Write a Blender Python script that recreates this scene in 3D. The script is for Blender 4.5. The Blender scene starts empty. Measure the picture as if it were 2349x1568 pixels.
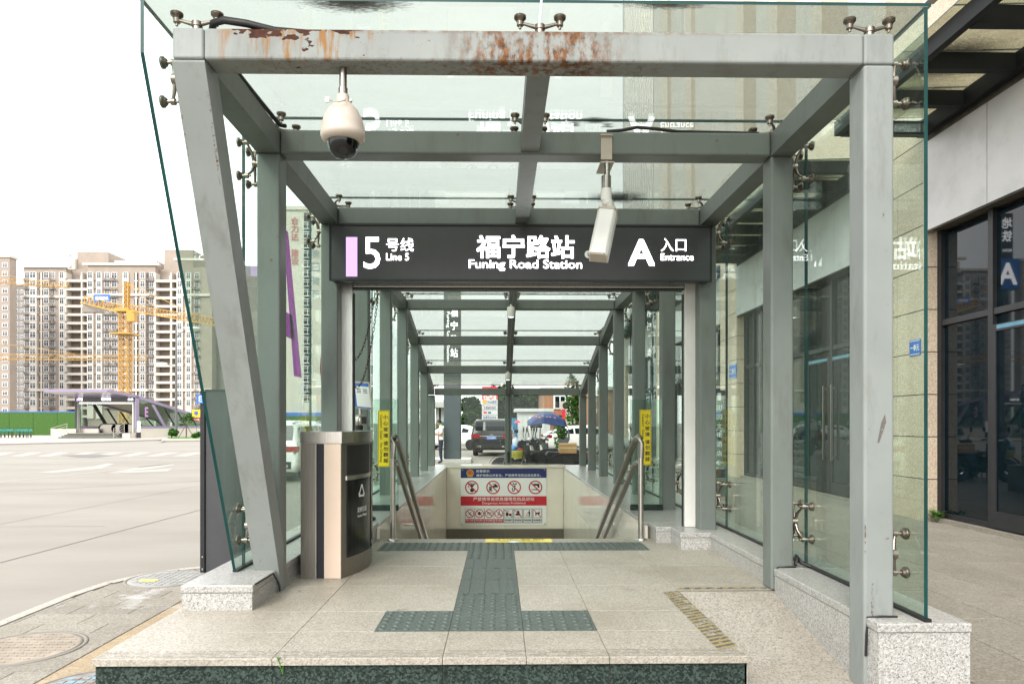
import bpy, bmesh, math, random
from mathutils import Vector, Matrix, Euler
R = math.radians
rnd = random.Random(7)
sc = bpy.context.scene
COL = sc.collection
# ------------------------------------------------------------------ camera, sky, sun, exposure
CAMZ, F, VPX, VPY, YAW = 1.6, 1600.0, 1145.0, 969.0, R(0.9)
PPX = VPX + F * math.tan(YAW)
cd = bpy.data.cameras.new('camera'); cam = bpy.data.objects.new('camera', cd); COL.objects.link(cam)
cam.location = (0, 0, CAMZ); cam.rotation_euler = (R(90), 0, -YAW)
cd.sensor_width = 36; cd.lens = F / 2349 * 36
cd.shift_x = (1174.5 - PPX) / 2349; cd.shift_y = (VPY - 784) / 2349
cd.clip_start = 0.05; cd.clip_end = 3000
sc.camera = cam
world = bpy.data.worlds.new('World'); sc.world = world; world.use_nodes = True
wn, wl = world.node_tree.nodes, world.node_tree.links
wn.clear()
SUN_EL, SUN_AZ = R(37), R(204)          # bright overcast, light from behind and left of the camera
sky = wn.new('ShaderNodeTexSky'); sky.sky_type = 'NISHITA'; sky.sun_disc = False
sky.sun_elevation = SUN_EL; sky.sun_rotation = SUN_AZ
cloud = wn.new('ShaderNodeMix'); cloud.data_type = 'RGBA'; cloud.inputs[0].default_value = 0.88
cloud.inputs[7].default_value = (10.2, 10.15, 10.0, 1)
bg = wn.new('ShaderNodeBackground'); bg.inputs[1].default_value = 0.125
wo = wn.new('ShaderNodeOutputWorld')
wl.new(sky.outputs[0], cloud.inputs[6]); wl.new(cloud.outputs[2], bg.inputs[0]); wl.new(bg.outputs[0], wo.inputs[0])
sd = bpy.data.lights.new('sun', 'SUN'); sd.energy = 1.5; sd.angle = R(25); sd.color = (1, .95, .88)
sun = bpy.data.objects.new('sun', sd); COL.objects.link(sun)
sdir = Vector((math.sin(SUN_AZ) * math.cos(SUN_EL), math.cos(SUN_AZ) * math.cos(SUN_EL), math.sin(SUN_EL)))
sun.rotation_euler = sdir.to_track_quat('Z', 'Y').to_euler(); sun.location = (-20, -30, 60)
vs = sc.view_settings
vs.view_transform = 'Standard'; vs.look = 'None'; vs.gamma = 1; vs.use_curve_mapping = False
vs.exposure = 1.24
cy = sc.cycles
cy.max_bounces = 12; cy.diffuse_bounces = 4; cy.glossy_bounces = 6; cy.transparent_max_bounces = 40
cy.caustics_reflective = False; cy.caustics_refractive = False; cy.sample_clamp_indirect = 6
cy.use_denoising = True

# ------------------------------------------------------------------ helpers
def at(px, py, Y):
    """the point seen at a pixel of the 2349 px wide photograph, at depth Y"""
    xc, yc = (px - PPX) / F, (VPY - py) / F
    s, c = math.sin(YAW), math.cos(YAW)
    dx, dy = s + xc * c, c - xc * s
    t = Y / dy
    return Vector((dx * t, Y, CAMZ + yc * t))
def gp(px, py, z=0.0):
    p = at(px, py, 1.0); t = (z - CAMZ) / (p.z - CAMZ)
    return Vector((p.x * t, t, z))
WO = {}
def tag(o, label=None, cat=None, group=None, kind=None):
    if label: o['label'] = label
    if cat: o['category'] = cat
    if group: o['group'] = group
    if kind: o['kind'] = kind
    return o
def thing(name, label, cat, loc=(0, 0, 0), group=None, kind=None):
    o = bpy.data.objects.new(name, None); COL.objects.link(o); o.location = loc; o.empty_display_size = .2
    WO[o] = Vector(loc)
    return tag(o, label, cat, group, kind)
def kids(o): return [c for c in KID.get(o, [])]
KID = {}
def link(o, parent=None, origin=Vector()):
    COL.objects.link(o); WO[o] = Vector(origin)
    if parent is not None:
        o.parent = parent; o.location = Vector(origin) - WO[parent]; KID.setdefault(parent, []).append(o)
    else: o.location = origin
    return o
def dup(root, loc=None, rot=None, parent=None):
    c = root.copy(); COL.objects.link(c)
    if parent is not None: c.parent = parent
    if loc is not None: c.location = loc
    if rot is not None: c.rotation_euler = rot
    WO[c] = Vector(c.location)
    for k in kids(root):
        d = dup(k, parent=c); KID.setdefault(c, []).append(d)
    return c
class MB:
    """collects shapes into one mesh"""
    def __init__(s): s.v = []; s.f = []; s.m = []; s.sm = []; s.cm = 0; s.smooth = False
    def add(s, vs, fs):
        b = len(s.v); s.v += [tuple(v) for v in vs]
        for f in fs: s.f.append([b + i for i in f]); s.m.append(s.cm); s.sm.append(s.smooth)
        return s
    def box(s, x0, x1, y0, y1, z0, z1, M=None):
        vs = [Vector((x, y, z)) for z in (z0, z1) for y in (y0, y1) for x in (x0, x1)]
        if M is not None: vs = [M @ v for v in vs]
        return s.add(vs, [(0, 2, 3, 1), (4, 5, 7, 6), (0, 1, 5, 4), (2, 6, 7, 3), (0, 4, 6, 2), (1, 3, 7, 5)])
    def slab(s, pts, off, side_mat=None):
        """polygon pts given thickness by the vector off"""
        n = len(pts); off = Vector(off); P = [Vector(p) for p in pts]
        nrm = (P[1] - P[0]).cross(P[2] - P[0])
        if nrm.dot(off) > 0: P.reverse()
        vs = P + [p + off for p in P]
        m = s.cm
        s.add(vs, [tuple(range(n)), tuple(range(2 * n - 1, n - 1, -1))])
        if side_mat is not None: s.cm = side_mat
        s.add(vs, [(i, i + n, (i + 1) % n + n, (i + 1) % n) for i in range(n)])
        s.cm = m
        return s
    def cyl(s, p0, p1, r0, r1=None, n=12, caps=True):
        r1 = r0 if r1 is None else r1
        p0, p1 = Vector(p0), Vector(p1); d = p1 - p0
        q = d.to_track_quat('Z', 'Y'); a = q @ Vector((1, 0, 0)); b = q @ Vector((0, 1, 0))
        vs = []
        for p, r in ((p0, r0), (p1, r1)):
            vs += [p + a * math.cos(2 * math.pi * i / n) * r + b * math.sin(2 * math.pi * i / n) * r for i in range(n)]
        sm = s.smooth; s.smooth = True
        s.add(vs, [(i, (i + 1) % n, (i + 1) % n + n, i + n) for i in range(n)])
        s.smooth = False
        if caps: s.add(vs, [tuple(range(n - 1, -1, -1)), tuple(range(n, 2 * n))])
        s.smooth = sm
        return s
    def tube(s, pts, r, n=8, rf=None):
        pts = [Vector(p) for p in pts]; vs = []; k = len(pts); up = Vector((0.13, 0.21, 0.97))
        for i, p in enumerate(pts):
            d = (pts[min(i + 1, k - 1)] - pts[max(i - 1, 0)]).normalized()
            a = d.cross(up)
            if a.length < 1e-3: a = d.cross(Vector((1, 0, 0)))
            a.normalize(); b = d.cross(a); rr = r if rf is None else rf[i]
            vs += [p + (a * math.cos(2 * math.pi * j / n) + b * math.sin(2 * math.pi * j / n)) * rr for j in range(n)]
        sm = s.smooth; s.smooth = True
        s.add(vs, [(i * n + j, i * n + (j + 1) % n, (i + 1) * n + (j + 1) % n, (i + 1) * n + j) for i in range(k - 1) for j in range(n)])
        s.smooth = sm
        s.add(vs[:n], [tuple(range(n))]); s.add(vs[-n:], [tuple(range(n - 1, -1, -1))])
        return s
    def lathe(s, prof, c, n=20, axis='Z', ang=2 * math.pi):
        """prof: (radius, height) pairs about an axis through c"""
        c = Vector(c); k = len(prof); vs = []
        for r, h in prof:
            for i in range(n):
                x, y = math.cos(2 * math.pi * i / n) * r, math.sin(2 * math.pi * i / n) * r
                vs.append(c + (Vector((x, y, h)) if axis == 'Z' else Vector((h, x, y)) if axis == 'X' else Vector((x, h, y))))
        sm = s.smooth; s.smooth = True
        s.add(vs, [(i * n + j, i * n + (j + 1) % n, (i + 1) * n + (j + 1) % n, (i + 1) * n + j) for i in range(k - 1) for j in range(n)])
        s.smooth = sm
        if prof[0][0] > 1e-4: s.add(vs[:n], [tuple(range(n))])
        if prof[-1][0] > 1e-4: s.add(vs[-n:], [tuple(range(n))])
        return s
    def sphere(s, c, r, n=12, k=7):
        r = Vector(r if hasattr(r, '__len__') else (r, r, r)); c = Vector(c); vs = []
        for i in range(k + 1):
            t = math.pi * i / k
            for j in range(n):
                p = 2 * math.pi * j / n
                vs.append(c + Vector((r.x * math.sin(t) * math.cos(p), r.y * math.sin(t) * math.sin(p), -r.z * math.cos(t))))
        sm = s.smooth; s.smooth = True
        s.add(vs, [(i * n + j, i * n + (j + 1) % n, (i + 1) * n + (j + 1) % n, (i + 1) * n + j) for i in range(k) for j in range(n)])
        s.smooth = sm
        return s
    def text(s, txt, c, w, h, right=(1, 0, 0), up=(0, 0, 1), bold=0.0, depth=0.0):
        """lettering fitted to a box w x h centred on c"""
        vs, fs = glyphs(txt)
        xs = [v[0] for v in vs]; ys = [v[1] for v in vs]
        x0, x1, y0, y1 = min(xs), max(xs), min(ys), max(ys)
        r, u, c = Vector(right), Vector(up), Vector(c)
        nrm = r.cross(u).normalized(); e = bold * .62 * h / (y1 - y0)     # heavier weights: layered copies, each a hair proud of the last
        for k, (ox, oy) in enumerate(((0, 0), (e, e), (-e, e), (e, -e), (-e, -e)) if bold else ((0, 0),)):
            s.add([c + nrm * (.0002 * k) + r * ((x - (x0 + x1) / 2) / (x1 - x0) * (w - 2 * e) + ox) + u * ((y - (y0 + y1) / 2) / (y1 - y0) * (h - 2 * e) + oy) for x, y in vs], fs)
        return s
    def mesh(s, name, mats, origin=None):
        if origin is None:
            lo = [min(v[i] for v in s.v) for i in range(3)]; hi = [max(v[i] for v in s.v) for i in range(3)]
            origin = Vector(((lo[0] + hi[0]) / 2, (lo[1] + hi[1]) / 2, lo[2]))
        me = bpy.data.meshes.new(name)
        me.from_pydata([(v[0] - origin[0], v[1] - origin[1], v[2] - origin[2]) for v in s.v], [], s.f)
        for m in (mats if isinstance(mats, (list, tuple)) else [mats]): me.materials.append(m)
        me.polygons.foreach_set('material_index', s.m); me.polygons.foreach_set('use_smooth', s.sm)
        me.update()
        return me, Vector(origin)
    def build(s, name, mats, parent=None, bevel=0, origin=None, seg=2):
        me, o0 = s.mesh(name, mats, origin)
        o = link(bpy.data.objects.new(name, me), parent, o0)
        if bevel:
            b = o.modifiers.new('bevel', 'BEVEL'); b.width = bevel; b.segments = seg; b.limit_method = 'ANGLE'; b.angle_limit = R(40)
            b.harden_normals = False
        return o
GL = {}
def glyphs(txt):
    k = txt
    if k not in GL:
        c = bpy.data.curves.new('t', 'FONT'); c.body = txt; c.resolution_u = 3; c.fill_mode = 'FRONT'
        o = bpy.data.objects.new('t', c); COL.objects.link(o)
        dg = bpy.context.evaluated_depsgraph_get()
        me = bpy.data.meshes.new_from_object(o.evaluated_get(dg))
        GL[k] = ([(v.co.x, v.co.y) for v in me.vertices], [tuple(p.vertices) for p in me.polygons])
        bpy.data.objects.remove(o); bpy.data.curves.remove(c); bpy.data.meshes.remove(me)
    return GL[k]

# ------------------------------------------------------------------ materials
AK = .72      # all matt colours below are set a little light; this brings them to measured albedo
BRIGHT = ('white_paint', 'white_print', 'cream_wall_tile', 'yellow_sign_paint', 'white_window_frame', 'white_car_paint', 'white_shirt', 'red_print', 'blue_sign_paint', 'tan_granite_cladding', 'pale_stone_cladding', 'tower_tan_stone', 'taupe_wall', 'pale_trim_wall', 'far_window_glass', 'recessed_tan_wall')
class NT:
    def __init__(s, name):
        s.m = bpy.data.materials.new(name); s.m.use_nodes = True
        s.n = s.m.node_tree.nodes; s.l = s.m.node_tree.links; s.n.clear()
        s.out = s.n.new('ShaderNodeOutputMaterial')
    def new(s, t, **k):
        n = s.n.new('ShaderNode' + t)
        for a, b in k.items(): setattr(n, a, b)
        return n
    def pos(s):
        if not hasattr(s, '_p'): s._p = s.new('NewGeometry')
        return s._p.outputs['Position']
    def noise(s, scale, detail=4, vec=None, rough=.55, stretch=None):
        n = s.new('TexNoise'); n.inputs['Scale'].default_value = scale; n.inputs['Detail'].default_value = detail
        n.inputs['Roughness'].default_value = rough
        v = vec or s.pos()
        if stretch:
            m = s.new('Mapping'); m.inputs['Scale'].default_value = stretch; s.l.new(v, m.inputs[0]); v = m.outputs[0]
        s.l.new(v, n.inputs['Vector'])
        return n.outputs[0]
    def ramp(s, fac, stops):
        r = s.new('ValToRGB'); e = r.color_ramp.elements
        while len(e) < len(stops): e.new(.5)
        for q, (p, c) in zip(e, stops): q.position = p; q.color = tuple(c) + (1,) if hasattr(c, '__len__') else (c, c, c, 1)
        s.l.new(fac, r.inputs[0]); return r.outputs[0]
    def math(s, op, a, b=None, clamp=False):
        n = s.new('Math', operation=op, use_clamp=clamp)
        for i, v in enumerate((a, b)):
            if v is None: continue
            if isinstance(v, (int, float)): n.inputs[i].default_value = v
            else: s.l.new(v, n.inputs[i])
        return n.outputs[0]
    def mix(s, fac, a, b, blend='MIX'):
        n = s.new('Mix', data_type='RGBA', blend_type=blend)
        for i, v in ((0, fac), (6, a), (7, b)):
            if isinstance(v, (int, float)) and i == 0: n.inputs[0].default_value = v
            elif isinstance(v, tuple): n.inputs[i].default_value = v + (1,) if len(v) == 3 else v
            else: s.l.new(v, n.inputs[i])
        return n.outputs[2]
    def set(s, sock, v):
        if isinstance(v, (int, float)): sock.default_value = v
        elif isinstance(v, tuple): sock.default_value = v + (1,) if len(v) == 3 else v
        else: s.l.new(v, sock)
    def bsdf(s, col, rough=.5, metal=0, spec=.5, bump=None, bstr=.2, bdist=.01, coat=0):
        if metal < .2 and s.m.name not in BRIGHT: col = s.mix(1.0, col, (AK, AK, AK), 'MULTIPLY')
        p = s.new('BsdfPrincipled'); s.set(p.inputs['Base Color'], col); s.set(p.inputs['Roughness'], rough)
        s.set(p.inputs['Metallic'], metal); p.inputs['Specular IOR Level'].default_value = spec; p.inputs['Coat Weight'].default_value = coat
        if bump is not None:
            b = s.new('Bump'); b.inputs['Strength'].default_value = bstr; b.inputs['Distance'].default_value = bdist
            s.l.new(bump, b.inputs['Height']); s.l.new(b.outputs[0], p.inputs['Normal'])
        s.p = p
        return p.outputs[0]
    def done(s, sh): s.l.new(sh, s.out.inputs[0]); return s.m
def sc3(c, k): return tuple(min(1, x * k) for x in c)
def plain(name, col, rough=.5, metal=0, var=.12, scale=6, spec=.5, rand=0, coat=0, dirt=0):
    t = NT(name)
    f = t.noise(scale, 5)
    c = t.ramp(f, [(.3, sc3(col, 1 - var)), (.7, sc3(col, 1 + var))])
    if rand:
        oi = t.new('ObjectInfo')
        k = t.math('ADD', t.math('MULTIPLY', oi.outputs['Random'], rand * 2), 1 - rand)
        h = t.new('HueSaturation'); t.l.new(k, h.inputs['Value']); t.l.new(c, h.inputs['Color']); c = h.outputs[0]
    if dirt:
        d = t.math('MULTIPLY', t.ramp(t.noise(1.7, 8, rough=.7), [(.5, 0), (.75, 1)]), dirt)
        c = t.mix(d, c, sc3(col, .45))
    return t.done(t.bsdf(c, rough, metal, spec, coat=coat))
def emit(name, col, s):
    t = NT(name); e = t.new('Emission'); e.inputs[0].default_value = col + (1,); e.inputs[1].default_value = s
    return t.done(e.outputs[0])
def granite(name, base, dark, light, scale=130, rough=.55, rand=.05, stain=.25, lo=.42, hi=.60, spec=.5):
    t = NT(name)
    v = t.new('TexVoronoi'); v.inputs['Scale'].default_value = scale; t.l.new(t.pos(), v.inputs['Vector'])
    sep = t.new('SeparateColor'); t.l.new(v.outputs['Color'], sep.inputs[0])
    c = t.ramp(sep.outputs[0], [(.0, dark), (.18, sc3(base, .8)), (.45, base), (.8, light)])
    n = t.noise(scale * .35, 3)
    c = t.mix(t.ramp(n, [(lo, 0), (hi, .35)]), c, sc3(base, .62))
    st = t.math('MULTIPLY', t.ramp(t.noise(1.3, 9, rough=.68), [(.45, 0), (.72, 1)]), stain)
    c = t.mix(st, c, (base[0] * .52, base[1] * .47, base[2] * .40))
    c = t.mix(t.ramp(t.noise(7, 2), [(.735, 0), (.76, .45)]), c, sc3(base, .3))
    if rand:
        oi = t.new('ObjectInfo'); h = t.new('HueSaturation')
        t.l.new(t.math('ADD', t.math('MULTIPLY', oi.outputs['Random'], rand * 2), 1 - rand), h.inputs['Value']); t.l.new(c, h.inputs['Color']); c = h.outputs[0]
    return t.done(t.bsdf(c, rough, 0, spec, bump=n, bstr=.08))
def glass(name, tint, dirt=0.0, dirtcol=(.5, .52, .48), refl=1.0, spots=False):
    t = NT(name)
    g = t.new('NewGeometry'); d = t.new('VectorMath', operation='DOT_PRODUCT')
    t.l.new(g.outputs['Incoming'], d.inputs[0]); t.l.new(g.outputs['Normal'], d.inputs[1])
    x = t.math('SUBTRACT', 1.0, t.math('ABSOLUTE', d.outputs['Value']), True)
    fr = t.math('ADD', t.math('MULTIPLY', t.math('POWER', x, 5.0), .95), .034 * refl, True)
    tr = t.new('BsdfTransparent'); tr.inputs[0].default_value = tint + (1,)
    gl = t.new('BsdfGlossy'); gl.inputs['Roughness'].default_value = 0.0; gl.inputs[0].default_value = (.95, 1, .97, 1)
    body = tr.outputs[0]
    if dirt:
        df = t.new('BsdfDiffuse'); df.inputs[0].default_value = dirtcol + (1,)
        tl = t.new('BsdfTranslucent'); tl.inputs[0].default_value = dirtcol + (1,)
        ms = t.new('MixShader'); ms.inputs[0].default_value = .5; t.l.new(df.outputs[0], ms.inputs[1]); t.l.new(tl.outputs[0], ms.inputs[2])
        m2 = t.new('MixShader'); t.l.new(tr.outputs[0], m2.inputs[1]); t.l.new(ms.outputs[0], m2.inputs[2])
        amt = t.math('MULTIPLY', t.ramp(t.noise(1.1, 8, rough=.7, stretch=(1, 2.2, 1)), [(.35, .3), (.75, 1)]), dirt)
        t.l.new(amt, m2.inputs[0]); body = m2.outputs[0]
        if spots:       # dark mould blots lying on the panes
            dk = t.new('BsdfDiffuse'); dk.inputs[0].default_value = (.05, .05, .03, 1)
            tot = None
            for (cx, cyy, rx, ry) in spots:
                mp = t.new('Mapping'); mp.inputs['Location'].default_value = (-cx / rx, -cyy / ry, 0); mp.inputs['Scale'].default_value = (1 / rx, 1 / ry, 0)
                t.l.new(t.pos(), mp.inputs[0])
                ln = t.new('VectorMath', operation='LENGTH'); t.l.new(mp.outputs[0], ln.inputs[0])
                q = t.math('SUBTRACT', 1.0, ln.outputs['Value'], True)
                tot = q if tot is None else t.math('MAXIMUM', tot, q)
            fine = t.noise(45, 6, rough=.75, stretch=(.6, 2, 1))
            am = t.math('MULTIPLY', t.ramp(t.math('ADD', t.math('MULTIPLY', tot, .42), t.math('MULTIPLY', fine, .8)), [(.50, 0), (.72, .8)]), t.ramp(tot, [(0, 0), (.12, 1)]))
            m3 = t.new('MixShader'); t.l.new(am, m3.inputs[0]); t.l.new(body, m3.inputs[1]); t.l.new(dk.outputs[0], m3.inputs[2]); body = m3.outputs[0]
    mx = t.new('MixShader'); t.l.new(fr, mx.inputs[0]); t.l.new(body, mx.inputs[1]); t.l.new(gl.outputs[0], mx.inputs[2])
    return t.done(mx.outputs[0])
def steel_paint(name, col, rust=False, grime=.45):
    t = NT(name)
    c = t.ramp(t.noise(3, 6), [(.3, sc3(col, .92)), (.7, sc3(col, 1.05))])
    g = t.math('MULTIPLY', t.ramp(t.noise(2.2, 8, rough=.72, stretch=(3, 3, .8)), [(.50, 0), (.74, 1)]), grime)
    c = t.mix(g, c, (.13, .115, .085))
    # scattered rust freckles
    fk = t.ramp(t.noise(26, 5, rough=.6), [(.66, 0), (.72, 1)])
    fm = t.math('MULTIPLY', fk, t.ramp(t.noise(2.1, 3), [(.5, 0), (.62, 1)]))
    c = t.mix(t.math('MULTIPLY', fm, .75), c, (.20, .075, .02))
    rough = .42
    if rust:
        sp = t.new('SeparateXYZ'); t.l.new(t.pos(), sp.inputs[0])
        X, Z = sp.outputs[0], sp.outputs[2]
        zt = t.math('SUBTRACT', 3.54, Z)                                  # distance below the top edge
        def band(a, b, s):                                                # smooth window in X
            u = t.math('MULTIPLY', t.math('SUBTRACT', X, a), 1 / s, True); w = t.math('MULTIPLY', t.math('SUBTRACT', b, X), 1 / s, True)
            return t.math('MULTIPLY', u, w)
        # peeled flakes near the top edge of the beam's left end
        flk = t.noise(11, 3, rough=.5, stretch=(1, 1, 1.7))
        b1 = band(-1.42, -.55, .12)
        near = t.math('SUBTRACT', 1.0, t.math('MULTIPLY', zt, 12.5), True)
        f1 = t.ramp(t.math('MULTIPLY', t.math('ADD', flk, t.math('MULTIPLY', near, .22)), b1), [(.655, 0), (.67, 1)])
        # runs below the flakes and dense streaks at mid span
        st = t.noise(30, 4, rough=.6, stretch=(1, 1, .13))
        dn = t.math('SUBTRACT', 1.0, t.math('MULTIPLY', zt, 6.0), True)
        r1 = t.math('MULTIPLY', t.ramp(t.math('ADD', st, t.math('MULTIPLY', dn, .12)), [(.58, 0), (.72, .85)]), b1)
        b2 = band(-.28, .66, .22)
        blot = t.noise(22, 6, rough=.68, stretch=(1, 1, .5))
        f2 = t.math('MULTIPLY', t.ramp(t.math('ADD', blot, t.math('MULTIPLY', st, .35)), [(.60, 0), (.76, 1)]), b2)
        lo = t.math('MULTIPLY', t.ramp(t.math('MULTIPLY', t.math('SUBTRACT', zt, .125), 30, True), [(0, 0), (1, 1)]), t.ramp(t.noise(38, 5, rough=.7), [(.52, 0), (.66, .7)]))
        lo = t.math('MULTIPLY', lo, band(-1.3, .95, .2))
        edge = t.math('MULTIPLY', t.ramp(t.math('MULTIPLY', zt, 40, True), [(0, 1), (1, 0)]), t.ramp(t.noise(24, 5), [(.40, 0), (.6, .9)]))
        edge = t.math('MULTIPLY', edge, band(-1.4, 1.5, .8))
        c = t.mix(r1, c, (.34, .15, .018))
        c = t.mix(t.math('MULTIPLY', f2, .9), c, t.ramp(t.noise(40, 3), [(.35, (.06, .018, .005)), (.65, (.30, .105, .012))]))
        c = t.mix(t.math('MAXIMUM', lo, edge), c, (.19, .06, .012))
        c = t.mix(f1, c, t.ramp(t.noise(30, 3), [(.35, (.035, .010, .005)), (.65, (.095, .024, .008))]))
    return t.done(t.bsdf(c, .55 if rust else .45, 0, .12 if rust else .28))
def brushed(name, col, rough=.3, stretch=(40, 40, 1)):
    t = NT(name); n = t.noise(8, 4, stretch=stretch)
    return t.done(t.bsdf(t.ramp(n, [(.3, sc3(col, .85)), (.7, sc3(col, 1.1))]), rough, 1.0, bump=n, bstr=.03))
M = {}
M['steel'] = steel_paint('grey_steel_paint', (.222, .252, .234))
M['steel_front_lit'] = steel_paint('lit_front_steel_paint', (.325, .356, .342))  # lighter copy of the steel paint: daylight on the front frame put into colour
M['steel_rust'] = steel_paint('rusty_steel_paint', (.352, .378, .362), rust=True)
M['glass'] = glass('green_glass', (.81, .893, .848), dirt=.045)
M['glass_roof'] = glass('dusty_roof_glass', (.612, .642, .614), dirt=.14, dirtcol=(.62, .66, .60), spots=[(-.70, 3.415, .36, .11), (.82, 3.40, .30, .05), (1.08, 6.33, .34, .22), (.66, 4.72, .13, .05), (.52, 4.78, .06, .035), (.75, 4.80, .07, .03)])
M['glass_end'] = glass('clean_end_glass', (.90, .94, .915), dirt=0, refl=.45)
M['glass_edge'] = plain('green_glass_edge', (.007, .062, .058), .4, var=.25, scale=3, spec=.25)
M['clear'] = glass('clear_pvc', (.93, .95, .95), dirt=.04, dirtcol=(.6, .6, .58))
M['bolt'] = brushed('worn_stainless', (.36, .31, .27), .36, (3, 3, 3))
M['disc'] = plain('dark_rubber_rimmed_steel', (.17, .14, .115), .35, metal=.75, var=.4, scale=60)
M['stainless'] = brushed('brushed_stainless', (.56, .53, .49), .24)
M['stainless2'] = brushed('dull_brushed_stainless', (.31, .285, .255), .34)
M['alu'] = brushed('aluminium_frame', (.74, .72, .69), .38, (20, 20, 1))
M['white'] = plain('white_paint', (.72, .715, .68), .4, var=.04)
M['offwhite'] = plain('cream_plastic', (.66, .58, .49), .38, var=.06, dirt=.3)
M['black'] = plain('black_rubber', (.015, .015, .016), .5, var=.3)
M['blackgloss'] = plain('black_gloss', (.012, .012, .013), .08, var=.2)
M['dark'] = plain('charcoal_panel', (.042, .043, .045), .32, var=.1)
M['darkframe'] = plain('dark_window_frame', (.026, .027, .030), .5, var=.15, spec=.3)
M['darkglass'] = plain('dark_window_glass', (.006, .014, .019), .02, var=.3, spec=.28)
M['chain'] = plain('rusty_chain', (.09, .045, .03), .7, metal=.5, var=.4, scale=40)
M['floor'] = granite('beige_granite', (.50, .458, .382), (.27, .25, .22), (.60, .56, .49), 150, .5, .03, .55)
M['ramp'] = granite('brown_granite_ramp', (.42, .39, .335), (.21, .19, .16), (.49, .455, .40), 130, .7, .03, .55)
M['curb'] = granite('speckled_white_granite', (.55, .54, .51), (.17, .17, .18), (.72, .71, .69), 170, .28, .04, .3)
M['greengran'] = granite('dark_green_granite', (.026, .041, .036), (.008, .011, .010), (.075, .11, .095), 110, .6, .05, .2, spec=.15)
M['tactile'] = granite('green_grey_tactile_stone', (.095, .126, .112), (.055, .072, .064), (.135, .168, .152), 140, .5, .08, .3)
M['tile'] = plain('cream_wall_tile', (.80, .745, .65), .09, var=.05, scale=2.5, rand=.02, dirt=.12)
M['pave'] = granite('beige_pavement_slab', (.345, .31, .255), (.22, .195, .16), (.40, .365, .305), 90, .8, .05, .35)
M['paver'] = granite('grey_brown_paver', (.34, .31, .255), (.20, .18, .15), (.40, .37, .31), 110, .8, .10, .35)
M['yellowpaver'] = granite('ochre_tactile_paver', (.46, .35, .215), (.30, .23, .14), (.52, .41, .27), 110, .8, .06, .3)
M['kerb'] = granite('pale_kerb_stone', (.50, .465, .40), (.36, .33, .29), (.63, .59, .52), 100, .7, .06, .3)
M['joint'] = plain('dark_joint', (.13, .115, .095), .9, var=.3)
M['tan'] = granite('tan_granite_cladding', (.575, .465, .35), (.33, .25, .175), (.67, .57, .45), 95, .6, .05, .15)
M['fascia'] = plain('pale_grey_fascia', (.60, .595, .585), .45, var=.05, scale=2, dirt=.4)
M['black_steel'] = plain('black_canopy_steel', (.014, .016, .018), .6, var=.15, spec=.2)
M['awning_glass'] = glass('mouldy_awning_glass', (.80, .82, .74), dirt=.62, dirtcol=(.40, .37, .28), spots=[(6.0, 9.3, 1.1, .8), (6.2, 10.4, .9, .6), (6.1, 14, 1, .8)])
M['purple'] = plain('metro_purple', (.22, .045, .24), .35, var=.05)
M['lilac'] = plain('pale_purple_trim', (.34, .28, .42), .4, var=.05)
M['redp'] = plain('red_print', (.52, .02, .035), .35, var=.04)
M['navy'] = plain('navy_print', (.012, .03, .17), .3, var=.04)
M['blackp'] = plain('black_print', (.015, .015, .017), .4, var=.1)
M['whitep'] = plain('white_print', (.80, .80, .79), .3, var=.02)
M['yellow'] = plain('yellow_sign_paint', (.80, .63, .015), .35, var=.04)
M['blue_sign'] = plain('blue_sign_paint', (.02, .13, .50), .35, var=.06)
M['lit_white'] = emit('lit_white_letter', (1, 1, 1), 3.0)
M['lit_purple'] = emit('lit_purple_bar', (.66, .42, .92), .72)
M['lit_soft'] = emit('softly_lit_letter', (.9, 1, 1), .38)
M['smoked'] = glass('smoked_bubble', (.45, .45, .47))
M['lit_lamp'] = emit('lit_lamp', (.9, .95, 1), 2.5)
# ------------------------------------------------------------------ ground, road, pavement
PZ = 0.48                                   # height of the entrance platform
SX0, SX1, SY0, SY1 = -1.15, 1.41, 6.74, 15.3   # stair opening
def struct(name, label=None): return tag(bpy.data.objects.new(name, None), label, None, None, 'structure')
def ring(mb, x0, x1, y0, y1, hx0, hx1, hy0, hy1, z):
    for a, b, c, d in ((x0, x1, y0, hy0), (x0, x1, hy1, y1), (x0, hx0, hy0, hy1), (hx1, x1, hy0, hy1)):
        mb.add([(a, c, z), (b, c, z), (b, d, z), (a, d, z)], [(0, 1, 2, 3)])
t = NT('far_ground'); M['ground'] = t.done(t.bsdf(t.ramp(t.noise(.2, 8), [(.3, (.28, .265, .24)), (.7, (.34, .325, .295))]), .9))
t = NT('pale_concrete_road')
c = t.ramp(t.noise(.35, 9, rough=.62, stretch=(.5, 1.2, 1)), [(.3, (.285, .262, .226)), (.52, (.335, .311, .272)), (.72, (.370, .345, .305))])
c = t.mix(t.math('MULTIPLY', t.ramp(t.noise(14, 5, rough=.7), [(.5, 0), (.8, 1)]), .25), c, (.25, .235, .21))
c = t.mix(t.math('MULTIPLY', t.ramp(t.noise(.9, 6, rough=.6, stretch=(.25, 1.4, 1)), [(.55, 0), (.75, 1)]), .22), c, (.28, .262, .232))
M['road'] = t.done(t.bsdf(c, .8, spec=.35))
g = MB(); ring(g, -1200, 1200, -300, 1500, -1.6, 1.9, 3.4, 16, -.14)
tag(g.build('ground', M['ground']), 'pale concrete ground stretching to the far buildings', kind='structure')
PB = [(-4.0, -12), (-4.0, 6.5), (-3.93, 7.0), (-3.75, 7.38), (-3.5, 7.64), (-3.2, 7.82), (-2.85, 8.2), (-2.65, 8.8), (-2.6, 9.6), (-2.6, 17), (-4.9, 23), (-5.2, 60)]
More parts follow.
